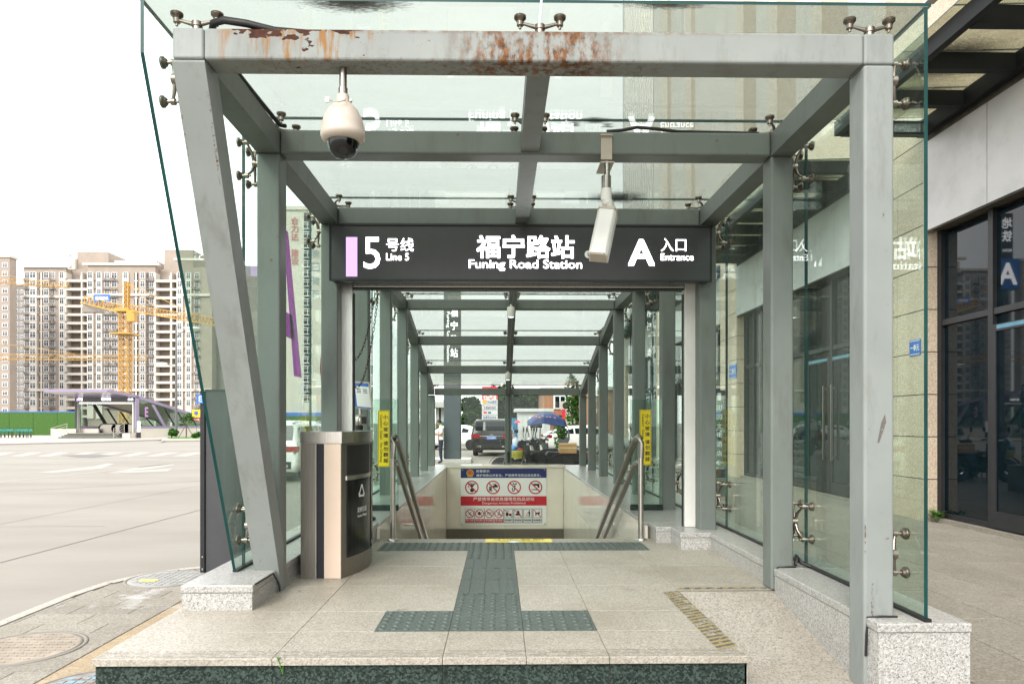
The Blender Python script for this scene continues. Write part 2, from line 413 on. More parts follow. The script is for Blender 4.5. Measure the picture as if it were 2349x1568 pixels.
g = MB(); g.add([(-160, -60, -.12), (-4.1, -60, -.12)] + [(x - .05, y, -.12) for x, y in PB] + [(-5.2, 70, -.12), (-160, 70, -.12)], [tuple(range(len(PB) + 4))])
road = tag(g.build('road', M['road']), 'wide pale concrete road beside the entrance', kind='structure')
M['roadline'] = plain('worn_white_road_paint', (.42, .40, .37), .7, var=.06, scale=2)
M['patch'] = plain('dark_damp_patch', (.17, .165, .16), .7, var=.1)
# painted markings, slab joints: thin sheets on the road
def sheet(name, polys, mat, label, z, parent=None, cat=None):
    mb = MB()
    for p in polys: mb.add([(x, y, z) for x, y in p], [tuple(range(len(p)))])
    return tag(mb.build(name, mat, parent), label, cat)
def strip(a, b, w):
    a, b = Vector(a), Vector(b); n = (b - a).orthogonal().normalized() * w / 2
    return [tuple(a - n), tuple(b - n), tuple(b + n), tuple(a + n)]
def gq(*px): return [tuple(gp(x, y, -.116).xy) for x, y in px]
def gl(x0, y0, x1, y1, w): return strip(gp(x0, y0, -.116).xy, gp(x1, y1, -.116).xy, w)
sheet('lane_line', [gl(-300, 1137, 395, 1063, .15)], M['roadline'], 'long thin white lane line crossing the road', -.116, road)
sheet('lane_line', [gl(-200, 1082, 300, 1051, .18), gl(-100, 1069, 180, 1055, .25), gl(295, 1052, 460, 1056, .22)], M['roadline'], None, -.116, road)
sheet('zebra_crossing', [gq((-40 + 62 * i, 1046), (-8 + 62 * i, 1046), (38 + 62 * i, 1037), (8 + 62 * i, 1037)) for i in range(-4, 9)], M['roadline'], 'faded zebra crossing at the far side of the road', -.116, road)
sheet('turn_arrow', [gq((85, 1083), (215, 1069), (245, 1062), (262, 1063), (232, 1074), (120, 1084)), gq((240, 1085), (350, 1074), (400, 1066), (395, 1063), (330, 1069)), gq((240, 1086), (385, 1080), (396, 1074), (300, 1079))], M['roadline'], None, -.116, road)
sheet('damp_patch', [gq((140, 1044), (175, 1048), (215, 1049), (262, 1044), (225, 1042), (180, 1042))], M['patch'], None, -.112, road)
sheet('slab_joint', [gl(-40, 1300, 470, 1166, .018), gl(-200, 1240, 470, 1111, .012), gl(-600, 1160, 600, 1095, .03), gl(-200, 1208, 240, 1206, .012)], M['joint'], None, -.116, road)
# pavement (plaza) in front, beside and behind the entrance
g = MB(); z = 0.0
for p in ([(-1.9, y) for y in (16.1, -12)] + PB[:10] , [(2.29, -12), (7.6, -12), (7.6, 16.1), (2.29, 16.1)], [(-1.9, -12), (2.29, -12), (2.29, 2.0), (-1.9, 2.0)],
          [(-2.6, 16.1), (7.6, 16.1), (7.6, 62), (-5.2, 60), (-4.9, 23), (-2.6, 17)]):
    g.add([(x, y, z) for x, y in p], [tuple(range(len(p)))])
t = NT('pavement_base'); c = t.ramp(t.noise(2, 8, rough=.65), [(.3, (.30, .27, .225)), (.7, (.42, .39, .335))])
br = t.new('TexBrick'); br.inputs['Scale'].default_value = 1; br.inputs['Brick Width'].default_value = .6; br.inputs['Row Height'].default_value = .6; br.inputs['Mortar Size'].default_value = .006
br.inputs['Color1'].default_value = (1, 1, 1, 1); br.inputs['Color2'].default_value = (.86, .86, .86, 1); br.inputs['Mortar'].default_value = (.45, .45, .45, 1)
t.l.new(t.pos(), br.inputs[0]); c = t.mix(1.0, c, br.outputs[0], 'MULTIPLY')
M['pave_base'] = t.done(t.bsdf(c, .8))
pave = tag(g.build('pavement', M['pave_base']), 'beige and grey paved walk around the station entrance', kind='structure')
def pb_x(y):
    for (x0, y0), (x1, y1) in zip(PB, PB[1:]):
        if y0 <= y <= y1: return x0 + (x1 - x0) * (y - y0) / (y1 - y0)
    return -4
def unit(name, sx, sy, h, mat, bev=.004):
    """a slab lying on z = 0, top edges chamfered"""
    b = MB(); x, y = sx / 2, sy / 2; e = bev
    vs = [(-x, -y, 0), (x, -y, 0), (x, y, 0), (-x, y, 0), (-x, -y, h - e), (x, -y, h - e), (x, y, h - e), (-x, y, h - e), (-x + e, -y + e, h), (x - e, -y + e, h), (x - e, y - e, h), (-x + e, y - e, h)]
    b.add(vs, [(8, 9, 10, 11)] + [(i, (i + 1) % 4, (i + 1) % 4 + 4, i + 4) for i in range(4)] + [(i + 4, (i + 1) % 4 + 4, (i + 1) % 4 + 8, i + 8) for i in range(4)])
    return b.mesh(name, mat, (0, 0, 0))[0]
def place(name, me, loc, parent, rz=0, rx=0):
    o = bpy.data.objects.new(name, me); COL.objects.link(o); o.parent = parent
    o.location = Vector(loc) - WO[parent]; o.rotation_euler = (rx, 0, rz); return o
sheet('mortar_bed', [[(2.29, -2), (6.9, -2), (6.9, 18.5), (2.29, 18.5)]], M['joint'], None, .0006, pave)
me = unit('paving_slab', .588, .888, .012, M['pave'])
n = 0
for j in range(22):
    for i in range(8):
        y = -1.6 + .9 * j + .45; x = 2.295 + .3 + .6 * i - (.0)
        if x < 6.9: place('paving_slab', me, (x, y + (.45 if i % 2 else 0), .001), pave); n += 1
PVC = {}; myl = unit('yellow_paver', .296, .296, .018, M['yellowpaver'])
for j in range(40):
    y = .3 + .27 * j; lo = max(pb_x(y - .13), pb_x(y + .13)) + .125 if y < 8.1 else 9
    for (xa, xb) in ((lo, -2.83), (max(lo, -2.51), -1.9)):
        if xa >= xb: continue
        x = -2.83 - .25 * (j % 2)
        cuts = sorted([xa, xb] + [x - .5 * k for k in range(-3, 6) if xa + .03 < x - .5 * k < xb - .03])
        for p, q in zip(cuts, cuts[1:]):
            if q - p > .04:
                w = round(q - p, 3)
                if w not in PVC: PVC[w] = unit('paver', w - .004, .266, .016, M['paver'])
                place('paver', PVC[w], ((p + q) / 2, y, .001), pave)
for j in range(24): place('yellow_paver', myl, (-2.67, .6 + .3 * j, .001), pave)
# half pavers closing the ragged bond along the kerb are left to the base; kerb stones follow the curve
ks = MB()
for (x0, y0), (x1, y1) in zip(PB[:-1], PB[1:]):
    L = math.hypot(x1 - x0, y1 - y0); k = max(1, round(L / .8)); 
    if y0 > 40: continue
    for i in range(k):
        if y0 == -12 and i < k - 12: continue
        a = Vector((x0 + (x1 - x0) * i / k, y0 + (y1 - y0) * i / k)); b = Vector((x0 + (x1 - x0) * (i + .992) / k, y0 + (y1 - y0) * (i + .992) / k))
        nn = (b - a).normalized(); nn = Vector((nn.y, -nn.x)) * .10
        s = MB(); s.slab([(a.x, a.y, -.2), (b.x, b.y, -.2), (b.x + nn.x, b.y + nn.y, -.2), (a.x + nn.x, a.y + nn.y, -.2)], (0, 0, .215))
        s.build('kerb_stone', M['kerb'], pave)
# white lime spills on the pavers by the manhole
M['lime'] = NT('white_lime_stain')
t = M['lime']; tr = t.new('BsdfTransparent'); df = t.new('BsdfDiffuse'); df.inputs[0].default_value = (.74, .73, .71, 1)
ms = t.new('MixShader'); t.l.new(t.ramp(t.noise(3.2, 7, rough=.65), [(.50, 0), (.66, .5)]), ms.inputs[0]); t.l.new(tr.outputs[0], ms.inputs[1]); t.l.new(df.outputs[0], ms.inputs[2])
M['lime'] = t.done(ms.outputs[0])
sheet('lime_stain', [[(-3.8, 6.0), (-2.5, 5.9), (-2.2, 6.9), (-3.6, 6.9)]], M['lime'], None, .0215, pave)
def manhole(x, y, r, mat, label, ribs):
    t = thing('manhole_cover', label, 'manhole cover', (x, y, 0))
    b = MB(); b.lathe([(r + .035, .012), (r + .035, .021), (r + .012, .024), (r + .008, .012)], (x, y, 0), 36); b.build('rim', plain('cover_rim', (.27, .25, .22), .7), t)
    b = MB(); b.lathe([(r, .012), (r, .022), (r - .02, .0235)], (x, y, 0), 36)
    k = int(r / .06)
    for i in range(-k, k + 1):
        for j in range(-k, k + 1):
            if math.hypot(i * .06, j * .06) < r - .05: b.box(x + i * .06 - .02, x + i * .06 + .02, y + j * .06 - (.006 if ribs else .02), y + j * .06 + (.006 if ribs else .02), .0236, .0275)
    b.build('cover', mat, t)
    return t
M['mh1'] = plain('grey_iron_cover', (.38, .38, .36), .6, var=.2, scale=12, dirt=.4)
M['mh2'] = plain('rust_pink_cover', (.38, .325, .26), .8, var=.25, scale=9, dirt=.5)
t = NT('blue_streaked_cover'); M['mh3'] = t.done(t.bsdf(t.ramp(t.noise(6, 5, stretch=(1, 3, 1)), [(.35, (.20, .19, .18)), (.52, (.33, .29, .26)), (.62, (.22, .42, .52))]), .6))
mh = manhole(-3.36, 7.14, .37, M['mh1'], 'grey round manhole cover sunk beside the granite block, white stain around it', False)
b = MB(); b.box(-3.58, -3.42, 6.98, 7.06, .0276, .029); b.build('yellow_mark', M['yellow'], mh)
manhole(-3.34, 4.95, .36, M['mh2'], 'rusty pinkish manhole cover set among the grey pavers', True)
manhole(-2.42, 4.16, .33, M['mh3'], 'manhole cover with blue paint streaks by the platform corner', False)

# worn hazard tape
def wornmat(name, col, sc_=30, lo=.43, hi=.5, amt=.85):
    t = NT(name); tr = t.new('BsdfTransparent'); d = t.bsdf(col, .6); ms = t.new('MixShader')
    t.l.new(t.ramp(t.noise(sc_, 6, rough=.7), [(lo, 0), (hi, amt)]), ms.inputs[0]); t.l.new(d, ms.inputs[2]); t.l.new(tr.outputs[0], ms.inputs[1])
    return t.done(ms.outputs[0])
# ------------------------------------------------------------------ platform
pl = MB()
pl.box(-1.91, 1.19, 3.36, SY0 - .02, 0, PZ - .004); pl.box(1.19, 1.87, 4.66, SY0 - .02, 0, PZ - .004)
plat = tag(pl.build('platform', M['joint']), 'raised granite entrance platform in front of the stairs', kind='structure')
def slabbox(name, x0, x1, y0, y1, mat, z1=PZ, th=.034, g=.0012, bev=.002, parent=None):
    b = MB(); b.box(x0 + g, x1 - g, y0 + g, y1 - g, z1 - th, z1); return b.build(name, mat, parent or plat, bevel=bev, seg=1)
cols = [(-1.93, -1.08), (-1.08, -.27), (.13, .53), (.53, 1.2)]
rows = [(3.33, 3.757), (4.157, 4.81), (4.81, 5.46), (5.46, 6.116), (6.516, SY0)]
def bump_tile(x0, y0, kind):
    b = MB(); g = .002; b.box(x0 + g, x0 + .4 - g, y0 + g, y0 + .4 - g, PZ - .04, PZ + .002)
    if kind == 'dot':
        for i in range(6):
            for j in range(6):
                b.lathe([(.018, .002), (.0155, .0055), (.010, .008), (0, .0085)], (x0 + .0333 + i * .0667, y0 + .0333 + j * .0667, PZ), 8)
    else:
        for i in range(4):
            x = x0 + .05 + i * .1
            b.slab([(x - .019, y0 + .02, PZ + .002), (x + .019, y0 + .02, PZ + .002), (x + .019, y0 + .38, PZ + .002), (x - .019, y0 + .38, PZ + .002)], (0, 0, .006))
    return b.build('tactile_tile', M['tactile'], plat)
for ri, (y0, y1) in enumerate(rows):
    for (x0, x1) in cols: slabbox('paving_slab', x0, x1, y0, y1, M['floor'])
    if ri in (0, 4): slabbox('paving_slab', -.27, .13, y0, y1, M['floor'])
    if y0 > 4.2: slabbox('paving_slab', 1.2, 1.9, max(y0, 4.66), y1, M['floor'])
slabbox('paving_slab', 1.2, 1.9, 4.66, 4.81, M['floor'])
for x0, x1 in ((-1.93, -1.08), (-1.08, -.67), (.53, 1.2)): slabbox('paving_slab', x0, x1, 3.757, 4.157, M['floor'])
for x0, x1 in ((-1.93, -1.07), (1.33, 1.9)): slabbox('paving_slab', x0, x1, 6.116, 6.516, M['floor'])
for x in (-.67, -.27, .13): bump_tile(x, 3.757, 'dot')
for k in range(6): bump_tile(-1.07 + .4 * k, 6.116, 'dot')
for k in range(5): bump_tile(-.27, 4.157 + .3918 * k, 'dot' if k in (0, 4) else 'bar')
# riser below the nosing
for x0, x1 in ((-1.91, -.27), (-.27, .53), (.53, 1.2)):
    b = MB(); b.box(x0 + .002, x1 - .002, 3.352, 3.38, 0, PZ - .035); b.build('riser_slab', M['greengran'], plat, bevel=.002, seg=1)
b = MB(); b.box(-1.926, -1.911, 3.36, SY0, 0, PZ - .036); b.build('side_slab', M['greengran'], plat)
b = MB(); b.box(1.186, 1.2, 3.352, 4.64, 0, PZ - .046); b.build('side_slab', M['floor'], plat)
b = MB()
for k in range(5): y = 3.352 + .021 * k; b.add([(-1.92, y, PZ + .0006), (1.19, y, PZ + .0006), (1.19, y + .005, PZ + .0006), (-1.92, y + .005, PZ + .0006)], [(0, 1, 2, 3)])
tag(b.build('anti_slip_groove', wornmat('worn_groove', (.20, .18, .15)), plat), kind='stuff')
# ramp with fine ridges
b = MB(); L = 2.54; nr = 127
vs, fs = [], []
for i in range(nr * 2 + 1):
    y = 4.66 - L * i / (nr * 2); zz = PZ - .01 - PZ * (i / (nr * 2)) + (.0045 if i % 2 else 0)
    vs += [(1.2, y, zz), (1.9, y, zz)]
for i in range(nr * 2): fs.append((2 * i, 2 * i + 1, 2 * i + 3, 2 * i + 2))
b.add(vs, fs)
tag(b.build('ramp', M['ramp']), 'ridged brown granite ramp beside the platform', kind='structure')
M['tapey'] = wornmat('worn_yellow_tape', (.50, .38, .13), amt=.7); M['tapek'] = wornmat('worn_black_tape', (.11, .105, .095), amt=.6)
def tape(label, p0, along, across, L, w, n):
    p0, a, c = Vector(p0), Vector(along), Vector(across); t = thing('hazard_tape', label, 'floor tape', p0)
    y, k = MB(), MB()
    for i in range(n):
        s0, s1 = L * i / n, L * (i + .52) / n; sh = w * .5
        for mb, q0, q1 in ((y, s0, s1), (k, s1, L * (i + 1) / n)):
            mb.add([p0 + a * q0, p0 + a * q1, p0 + a * (q1 + sh) + c * w, p0 + a * (q0 + sh) + c * w], [(0, 1, 2, 3)])
    y.build('yellow_stripe', M['tapey'], t); k.build('black_stripe', M['tapek'], t)
tape('worn yellow and black tape along the platform edge above the ramp', (1.08, 3.42, PZ + .003), (0, 1, 0), (1, 0, 0), 1.16, .115, 22)
tape('worn striped tape across the top of the ramp by the second post', (1.2, 4.672, PZ + .003), (1, 0, 0), (0, 1, 0), .6, .05, 8)
# weed at the riser joint
M['weed'] = plain('bright_weed_leaf', (.10, .26, .02), .6, var=.3, scale=30)
def weed(loc, h, r, n, label, seed, tall=False):
    q = random.Random(seed); t = thing('weed', label, 'weed', loc); l = Vector(loc)
    st, lf = MB(), MB()
    for i in range(n):
        a = q.uniform(0, 6.28); tip = l + Vector((math.cos(a) * r * q.uniform(.2, 1), math.sin(a) * r * q.uniform(.2, 1), h * q.uniform(.5, 1)))
        st.tube([l, l + (tip - l) * .5 + Vector((0, 0, h * .1)), tip], .0022, 5)
        for k in range(5):
            f = q.uniform(.45, 1); c = l + (tip - l) * f; b2 = q.uniform(0, 6.28); s = q.uniform(.5, .85) * r
            d = Vector((math.cos(b2), math.sin(b2), q.uniform(-.1, .5))) * s; w = Vector((-d.y, d.x, 0)) * .28
            lf.add([c, c + d * .5 + w, c + d, c + d * .5 - w], [(0, 1, 2, 3)])
    st.build('stem', M['weed'], t); tag(lf.build('leaves', M['weed'], t), kind='stuff')
weed((-1.03, 3.335, PZ - .075), .09, .03, 4, 'small bright green weed growing out of the platform front edge', 3)

# ------------------------------------------------------------------ granite kerb walls
def block_wall(name, label, pieces, capov=.004):
    w = thing(name, label, 'granite wall', (pieces[0][0], pieces[0][2], 0))
    for (x0, x1, y0, y1) in pieces:
        k = max(1, round((y1 - y0) / 1.25))
        for i in range(k):
            a, c = y0 + (y1 - y0) * i / k + .0015, y0 + (y1 - y0) * (i + 1) / k - .0015
            b = MB(); b.box(x0 + .006, x1 - .006, a + (.006 if i == 0 else 0), c, 0, .583); b.build('granite_block', M['curb'], w)
            b = MB(); b.box(x0, x1, a, c, .585, .63); b.build('cap_stone', M['curb'], w, bevel=.006)
    return w
block_wall('granite_kerb_wall', 'speckled granite kerb wall under the glass on the ramp side', [(1.83, 2.29, 3.34, 4.62), (1.86, 2.29, 4.62, 6.13), (1.60, 2.29, 6.13, 6.48), (1.46, 2.29, 6.48, 6.8), (SX1 + .003, 2.29, 6.8, 16.1)])
block_wall('granite_kerb_wall', 'speckled granite kerb wall under the glass on the road side', [(-1.9, -1.47, 4.185, 6.13), (-1.9, -1.28, 6.13, 6.48), (-1.9, -1.18, 6.48, 6.8), (-1.9, SX0 - .003, 6.8, 16.1)])
# ------------------------------------------------------------------ stairwell
st = tag(MB().box(-1.4, 1.7, 6.74, 26, -4.95, -4.85).build('stairwell', M['tile']), 'tiled stairwell going down under the canopy', kind='structure')
for side, X, o in ((0, SX0, -1), (1, SX1, 1)):
    ys = [6.74 + 1.42 * i for i in range(7)] + [15.32]
    for a, c in zip(ys, ys[1:]):
        if c - a < .2: continue
        for z0, z1 in ((.0, .60), (-.95, .0), (-1.9, -.95), (-2.85, -1.9), (-4.8, -2.85)):
            b = MB(); b.box(min(X, X + o * .03), max(X, X + o * .03), a + .0015, c - .0015, z0 + .0015, z1 - .0015); b.build('wall_tile', M['tile'], st)
    b = MB(); b.box(min(X + o * .031, X + o * .2), max(X + o * .031, X + o * .2), 6.74, 16.05, -4.9, .58); b.build('backing_wall', M['joint'], st)
for x0, x1 in ((SX0, .13), (.13, SX1)):
    b = MB(); b.box(x0 + .0015, x1 - .0015, 15.3, 15.34, -.72, .62); b.build('wall_tile', M['tile'], st)
b = MB(); b.box(SX0, SX1, 15.342, 15.6, -.72, .62); b.build('backing_wall', M['joint'], st)
b = MB(); b.box(SX0 - .05, SX1 + .05, 15.27, 15.7, .62, .665); b.build('sill', M['tile'], st, bevel=.004)
M['brown'] = plain('brown_fascia', (.16, .14, .115), .35, var=.08)
b = MB(); b.box(SX0, .13, 15.2, 15.6, -.95, -.722); b.box(.132, SX1, 15.2, 15.6, -.95, -.722); b.build('lintel', M['brown'], st)
b = MB()
for k in range(9): b.box(SX0 + .2, SX1 - .2, 15.36, 15.40, -1.04 - .05 * k, -1.003 - .05 * k)
b.build('shutter_slat', M['brown'], st)
b = MB(); b.box(SX0, SX1, 15.6, 26, -1.2, -1.1); b.build('passage_ceiling', M['tile'], st)
nst = 31
for i in range(nst):
    b = MB(); y = 6.74 + .3 * i; zt = PZ - .155 * (i + 1)
    b.box(SX0, SX1, y, y + .32, zt - .3, zt); b.build('stair_tread', M['floor'], st)
b = MB(); b.box(-1.86, 1.87, 6.715, 6.738, -.2, PZ - .046); b.build('stair_riser', M['floor'], st)
# yellow caution strip at the top step
t = thing('caution_strip', 'worn yellow caution strip stuck on the top stair edge', 'floor sign', (.19, 6.6, PZ))
b = MB(); b.slab([(-.13, 6.53, PZ + .002), (.50, 6.53, PZ + .002), (.50, 6.71, PZ + .002), (-.13, 6.71, PZ + .002)], (0, 0, .003)); b.build('strip', M['yellow'], t)
b = MB(); b.text('小心台阶', (.19, 6.655, PZ + .0062), .50, .065, (1, 0, 0), (0, 1, 0), .02); b.build('lettering', M['blackp'], t); b = MB(); b.text('Mind The Step', (.19, 6.575, PZ + .0062), .36, .03, (1, 0, 0), (0, 1, 0), .01); b.build('lettering', M['blackp'], t)
b = MB(); b.lathe([(.055, .0062), (.05, .009), (0, .0095)], (.14, 6.535, PZ), 16); b.build('worn_dot', M['white'], t)
# ------------------------------------------------------------------ the canopy
SEC = .155
FR = [(3.45, 3.54), (4.64, 3.54), (6.30, 3.54), (7.76, 3.54), (9.38, 3.54), (10.98, 3.54), (12.6, 3.165), (14.17, 2.76), (15.7, 2.375)]   # frame fronts: Y, top of beam
LX0, LX1, RX0, RX1 = -1.605, -1.452, 1.82, 1.972
GXL, GXR, GZ = -1.728, 2.10, .10                # glass planes
PUX = .205                                    # ridge purlin
can = thing('entrance_canopy', 'grey steel and green glass canopy over the stairs, its front beam streaked with rust', 'canopy', (.18, 9.6, PZ))
S = M['steel']
SR = M['steel_rust']
for i, (Y, zt) in enumerate(FR):
    zb = .62
    for side, (x0, x1) in enumerate(((LX0, LX1), (RX0, RX1))):
        b = MB()
        if i == 0 and side == 0:
            dy = .424 * (zt - SEC - PZ)
            b.slab([(x0 - .003, Y, zt - SEC), (x0 - .003, Y + .165, zt - SEC), (x0 - .003, Y + .165 + dy, PZ - .02), (x0 - .003, Y + dy, PZ - .02)], (x1 - x0 + .006, 0, 0))
        else:
            b.box(x0, x1, Y, Y + SEC, 0.0 if i == 0 else PZ if i == 1 else zb, zt - SEC)
        b.build('post', M['steel_front_lit'] if i == 0 else S, can, bevel=.014, seg=3)
        if i == 0:
            b = MB(); b.box(x0, x1, Y - .0015, Y + SEC, zt - SEC + .001, zt); b.build('corner_piece', M['steel_front_lit'], can, bevel=.012, seg=3)
        if i + 1 < len(FR):
            Y2, z2 = FR[i + 1]; ya = Y + SEC if i == 0 else Y; yb = Y2
            b = MB(); xa, xb = (x0 + .002, x1 - .002)
            if i: ya = Y + SEC * .0
            b.slab([(xa, ya, zt - .002), (xa, yb, z2 - .002), (xa, yb, z2 - SEC + .002), (xa, ya, zt - SEC + .002)], (xb - xa, 0, 0))
            b.build('side_rail', S, can, bevel=.012, seg=3)
    b = MB(); b.box(LX1 + .001, RX0 - .001, Y, Y + SEC, zt - SEC, zt); b.build('cross_beam', SR if i == 0 else S, can, bevel=.014, seg=3)
    if i + 1 < len(FR):
        Y2, z2 = FR[i + 1]
        b = MB(); b.slab([(PUX - .06, Y + SEC, zt - .004), (PUX - .06, Y2, z2 - .004), (PUX - .06, Y2, z2 - .14), (PUX - .06, Y + SEC, zt - .14)], (.12, 0, 0))
        b.build('purlin', S, can, bevel=.014, seg=3)
b = MB(); b.box(PUX - .075, PUX + .075, 15.7, 15.82, .665, 2.22); b.build('mullion', S, can, bevel=.012)
# rust along the edges of the front posts, black sealant round their feet
M['rust_worn'] = wornmat('worn_rust', (.15, .05, .012), 55, .53, .60)
b = MB(); ya = lambda z: 3.45 + .424 * (3.385 - z) - .0016
for z0, z1, xa, xb in ((2.55, 3.25, LX1 - .012, LX1 + .001), (1.95, 2.35, LX1 - .03, LX1 + .0), (1.75, 2.15, LX0 + .002, LX0 + .018), (1.9, 2.2, LX0 + .075, LX0 + .09), (.9, 1.2, LX1 - .014, LX1), (2.9, 3.2, LX0, LX0 + .006)):
    b.add([(xa, ya(z0), z0), (xb, ya(z0), z0), (xb, ya(z1), z1), (xa, ya(z1), z1)], [(0, 1, 2, 3)])
for z0, z1, xa, xb in ((2.6, 2.66, RX0 + .09, RX0 + .1), (2.45, 2.48, RX0 + .1, RX0 + .112), (.95, 1.15, RX0 + .002, RX0 + .008), (.2, .8, RX0 + .035, RX0 + .046), (2.1, 2.3, RX1 - .008, RX1 - .001), (1.14, 1.16, RX0 + .085, RX0 + .10)):
    b.add([(xa, 3.4486, z0), (xb, 3.4486, z0), (xb, 3.4486, z1), (xa, 3.4486, z1)], [(0, 1, 2, 3)])
tag(b.build('rust_streak', M['rust_worn'], can), kind='stuff')
b = MB(); b.tube([(1.826, 3.446, .44), (1.829, 3.445, .55), (1.835, 3.447, .632), (1.9, 3.446, .636), (1.985, 3.448, .634)], .006, 6)
b.tube([(1.858, 4.632, .49), (1.856, 4.63, .56), (1.86, 4.632, .634), (1.92, 4.63, .637), (1.985, 4.64, .636)], .007, 6); b.tube([(1.98, 4.63, .65), (2.0, 4.66, .70), (2.03, 4.65, .66), (2.085, 4.6, .638)], .014, 6, [.012, .02, .014, .008])
b.tube([(-1.46, 4.2, .634), (-1.45, 4.5, .634), (-1.448, 4.6, .55), (-1.447, 4.63, .49)], .006, 6); b.build('sealant_bead', M['black'], can)
# glass panes: two roof panes and one pane per side in each bay
def pane(name, pts, off, mat='glass'):
    b = MB(); b.slab(pts, off, 1); return b.build(name, [M[mat], M['glass_edge']], can)
JY = [3.385] + [Y + .078 for Y, z in FR[1:-1]] + [15.92]
JZ = [FR[0][1] + GZ] + [z + GZ for Y, z in FR[1:-1]] + [FR[-1][1] + GZ - .03]
JZ[5] = FR[5][1] + GZ - .015
for i in range(8):
    g = .004
    for xa, xb in ((GXL - .01, PUX - .005), (PUX + .005, GXR + .02)):
        sl = (JZ[i + 1] - JZ[i]) / (JY[i + 1] - JY[i])
        pane('roof_pane', [(xa, JY[i] + g, JZ[i] + sl * g), (xb, JY[i] + g, JZ[i] + sl * g), (xb, JY[i + 1] - g, JZ[i + 1] - sl * g), (xa, JY[i + 1] - g, JZ[i + 1] - sl * g)], (0, 0, .016), 'glass_roof')
    for side, (x, d) in enumerate(((GXL, .019), (GXR, -.019))):
        za, zb2 = JZ[i] - .006, JZ[i + 1] - .006
        if i == 0 and side == 0: pts = [(x, JY[0], za), (x, JY[0], 3.38), (x, 4.56, .634), (x, JY[1] - g, .634), (x, JY[1] - g, zb2)]
        else: pts = [(x, JY[i] + (g if i else 0), za), (x, JY[i] + (g if i else 0), .634), (x, JY[i + 1] - g, .634), (x, JY[i + 1] - g, zb2)]
        pane('side_pane', pts, (d, 0, 0))
for xa, xb in ((LX1, PUX - .08), (PUX + .08, RX0)): pane('end_pane', [(xa, 15.86, .668), (xb, 15.86, .668), (xb, 15.86, 2.40), (xa, 15.86, 2.40)], (0, .014, 0), 'glass_end')
b = MB(); b.box(GXL - .004, GXL + .03, 4.56, 15.9, .6302, .645); b.box(GXR - .03, GXR + .004, 3.36, 15.9, .6302, .645); b.build('sealant_bead', M['black'], can)
M['scuff'] = wornmat('brown_scuff', (.19, .165, .15))
b = MB(); b.add([(1.885, 3.4485, 1.50), (1.895, 3.4485, 1.50), (1.93, 3.4485, 1.60), (1.925, 3.4485, 1.645), (1.905, 3.4485, 1.60)], [(0, 1, 2, 3, 4)]); b.build('scuff_mark', M['scuff'], can)
# spider fittings: hub, curved arms and, as sub-parts, the clamped discs
SPI = {}
def spider(offs, ctr, nrm, ux, h, rot=None):
    """offs: disc positions in the glass plane, nrm points from the steel to the glass"""
    n = Vector(nrm); u = Vector(ux); v = n.cross(u)
    key = (tuple(offs), round(h, 3))
    if key not in SPI:
        b = MB(); b.cyl((0, 0, -.01), (0, 0, .045), .021, n=12); b.cyl((0, 0, .03), (0, 0, .052), .026, n=12)
        for (dx, dy) in offs:
            b.tube([(0, 0, .04), (dx * .35 , dy * .55, .047), (dx * .75, dy * .85, .058), (dx, dy, .062)], .008, 6, [.012, .010, .008, .008])
            b.cyl((dx, dy, .05), (dx, dy, .072), .017, n=10); b.cyl((dx, dy, .034), (dx, dy, .05), .007, n=8)
            b.cyl((dx, dy, .072), (dx, dy, h - .012), .009, n=8)
        me1 = b.mesh('spider_fitting', M['bolt'], (0, 0, 0))[0]
        d = MB(); d.lathe([(.013, h - .03), (.020, h - .026), (.022, h - .017), (.030, h - .013), (.031, h - .001), (.0, h - .001)], (0, 0, 0), 14)
        SPI[key] = (me1, d.mesh('clamp_disc', M['disc'], (0, 0, 0))[0])
    me1, me2 = SPI[key]
    o = bpy.data.objects.new('spider_fitting', me1); link(o, can, ctr)
    m = Matrix((u, v, n)).transposed()
    o.rotation_euler = m.to_euler()
    for dx, dy in offs:
        d = bpy.data.objects.new('clamp_disc', me2); COL.objects.link(d); d.parent = o; d.location = (dx, dy, 0)
for i, (Y, zt) in enumerate(FR):
    yc = Y + .078
    top = JZ[i] if i < 8 else FR[8][1] + GZ
    for side, (xs, n, gx) in enumerate((((LX0), (-1, 0, 0), GXL), ((RX1), (1, 0, 0), GXR))):
        h = abs(gx - xs) - .002
        # local u = +Y, v = n x u
        vz = 1 if side else -1
        if i == 0: offs = [(.03, .10 * vz), (.03, -.10 * vz)]
        else: offs = [(.085, .11 * vz), (.085, -.11 * vz), (-.085, .11 * vz), (-.085, -.11 * vz)]
        zs = (min(3.345, zt - .20), .93)
        for zz in zs:
            yy = yc
            if i == 0 and side == 0: yy = yc + .424 * (3.38 - zz) + .02
            spider(offs, (xs, yy, zz), n, (0, 1, 0), h)
    hz = GZ - .002
    for xc, sx in ((LX0 + .1, 1), (PUX, 0), (RX1 - .1, -1)):
        if i == 0: offs = [(-.10, .0), (.10, .0)]; ctr = (xc if sx == 0 else xc - sx * .0, Y + .05, zt)
        elif sx == 0: offs = [(-.10, .105), (.10, .105), (-.10, -.105), (.10, -.105)]; ctr = (xc, yc, zt)
        else: offs = [(sx * .11, .10), (sx * .07, -.10)]; ctr = (xc, yc, zt)
        if i >= 6: ctr = (ctr[0], ctr[1], ctr[2] + .0)
        spider(offs, ctr, (0, 0, 1), (1, 0, 0), hz - (.02 if i >= 6 else 0))
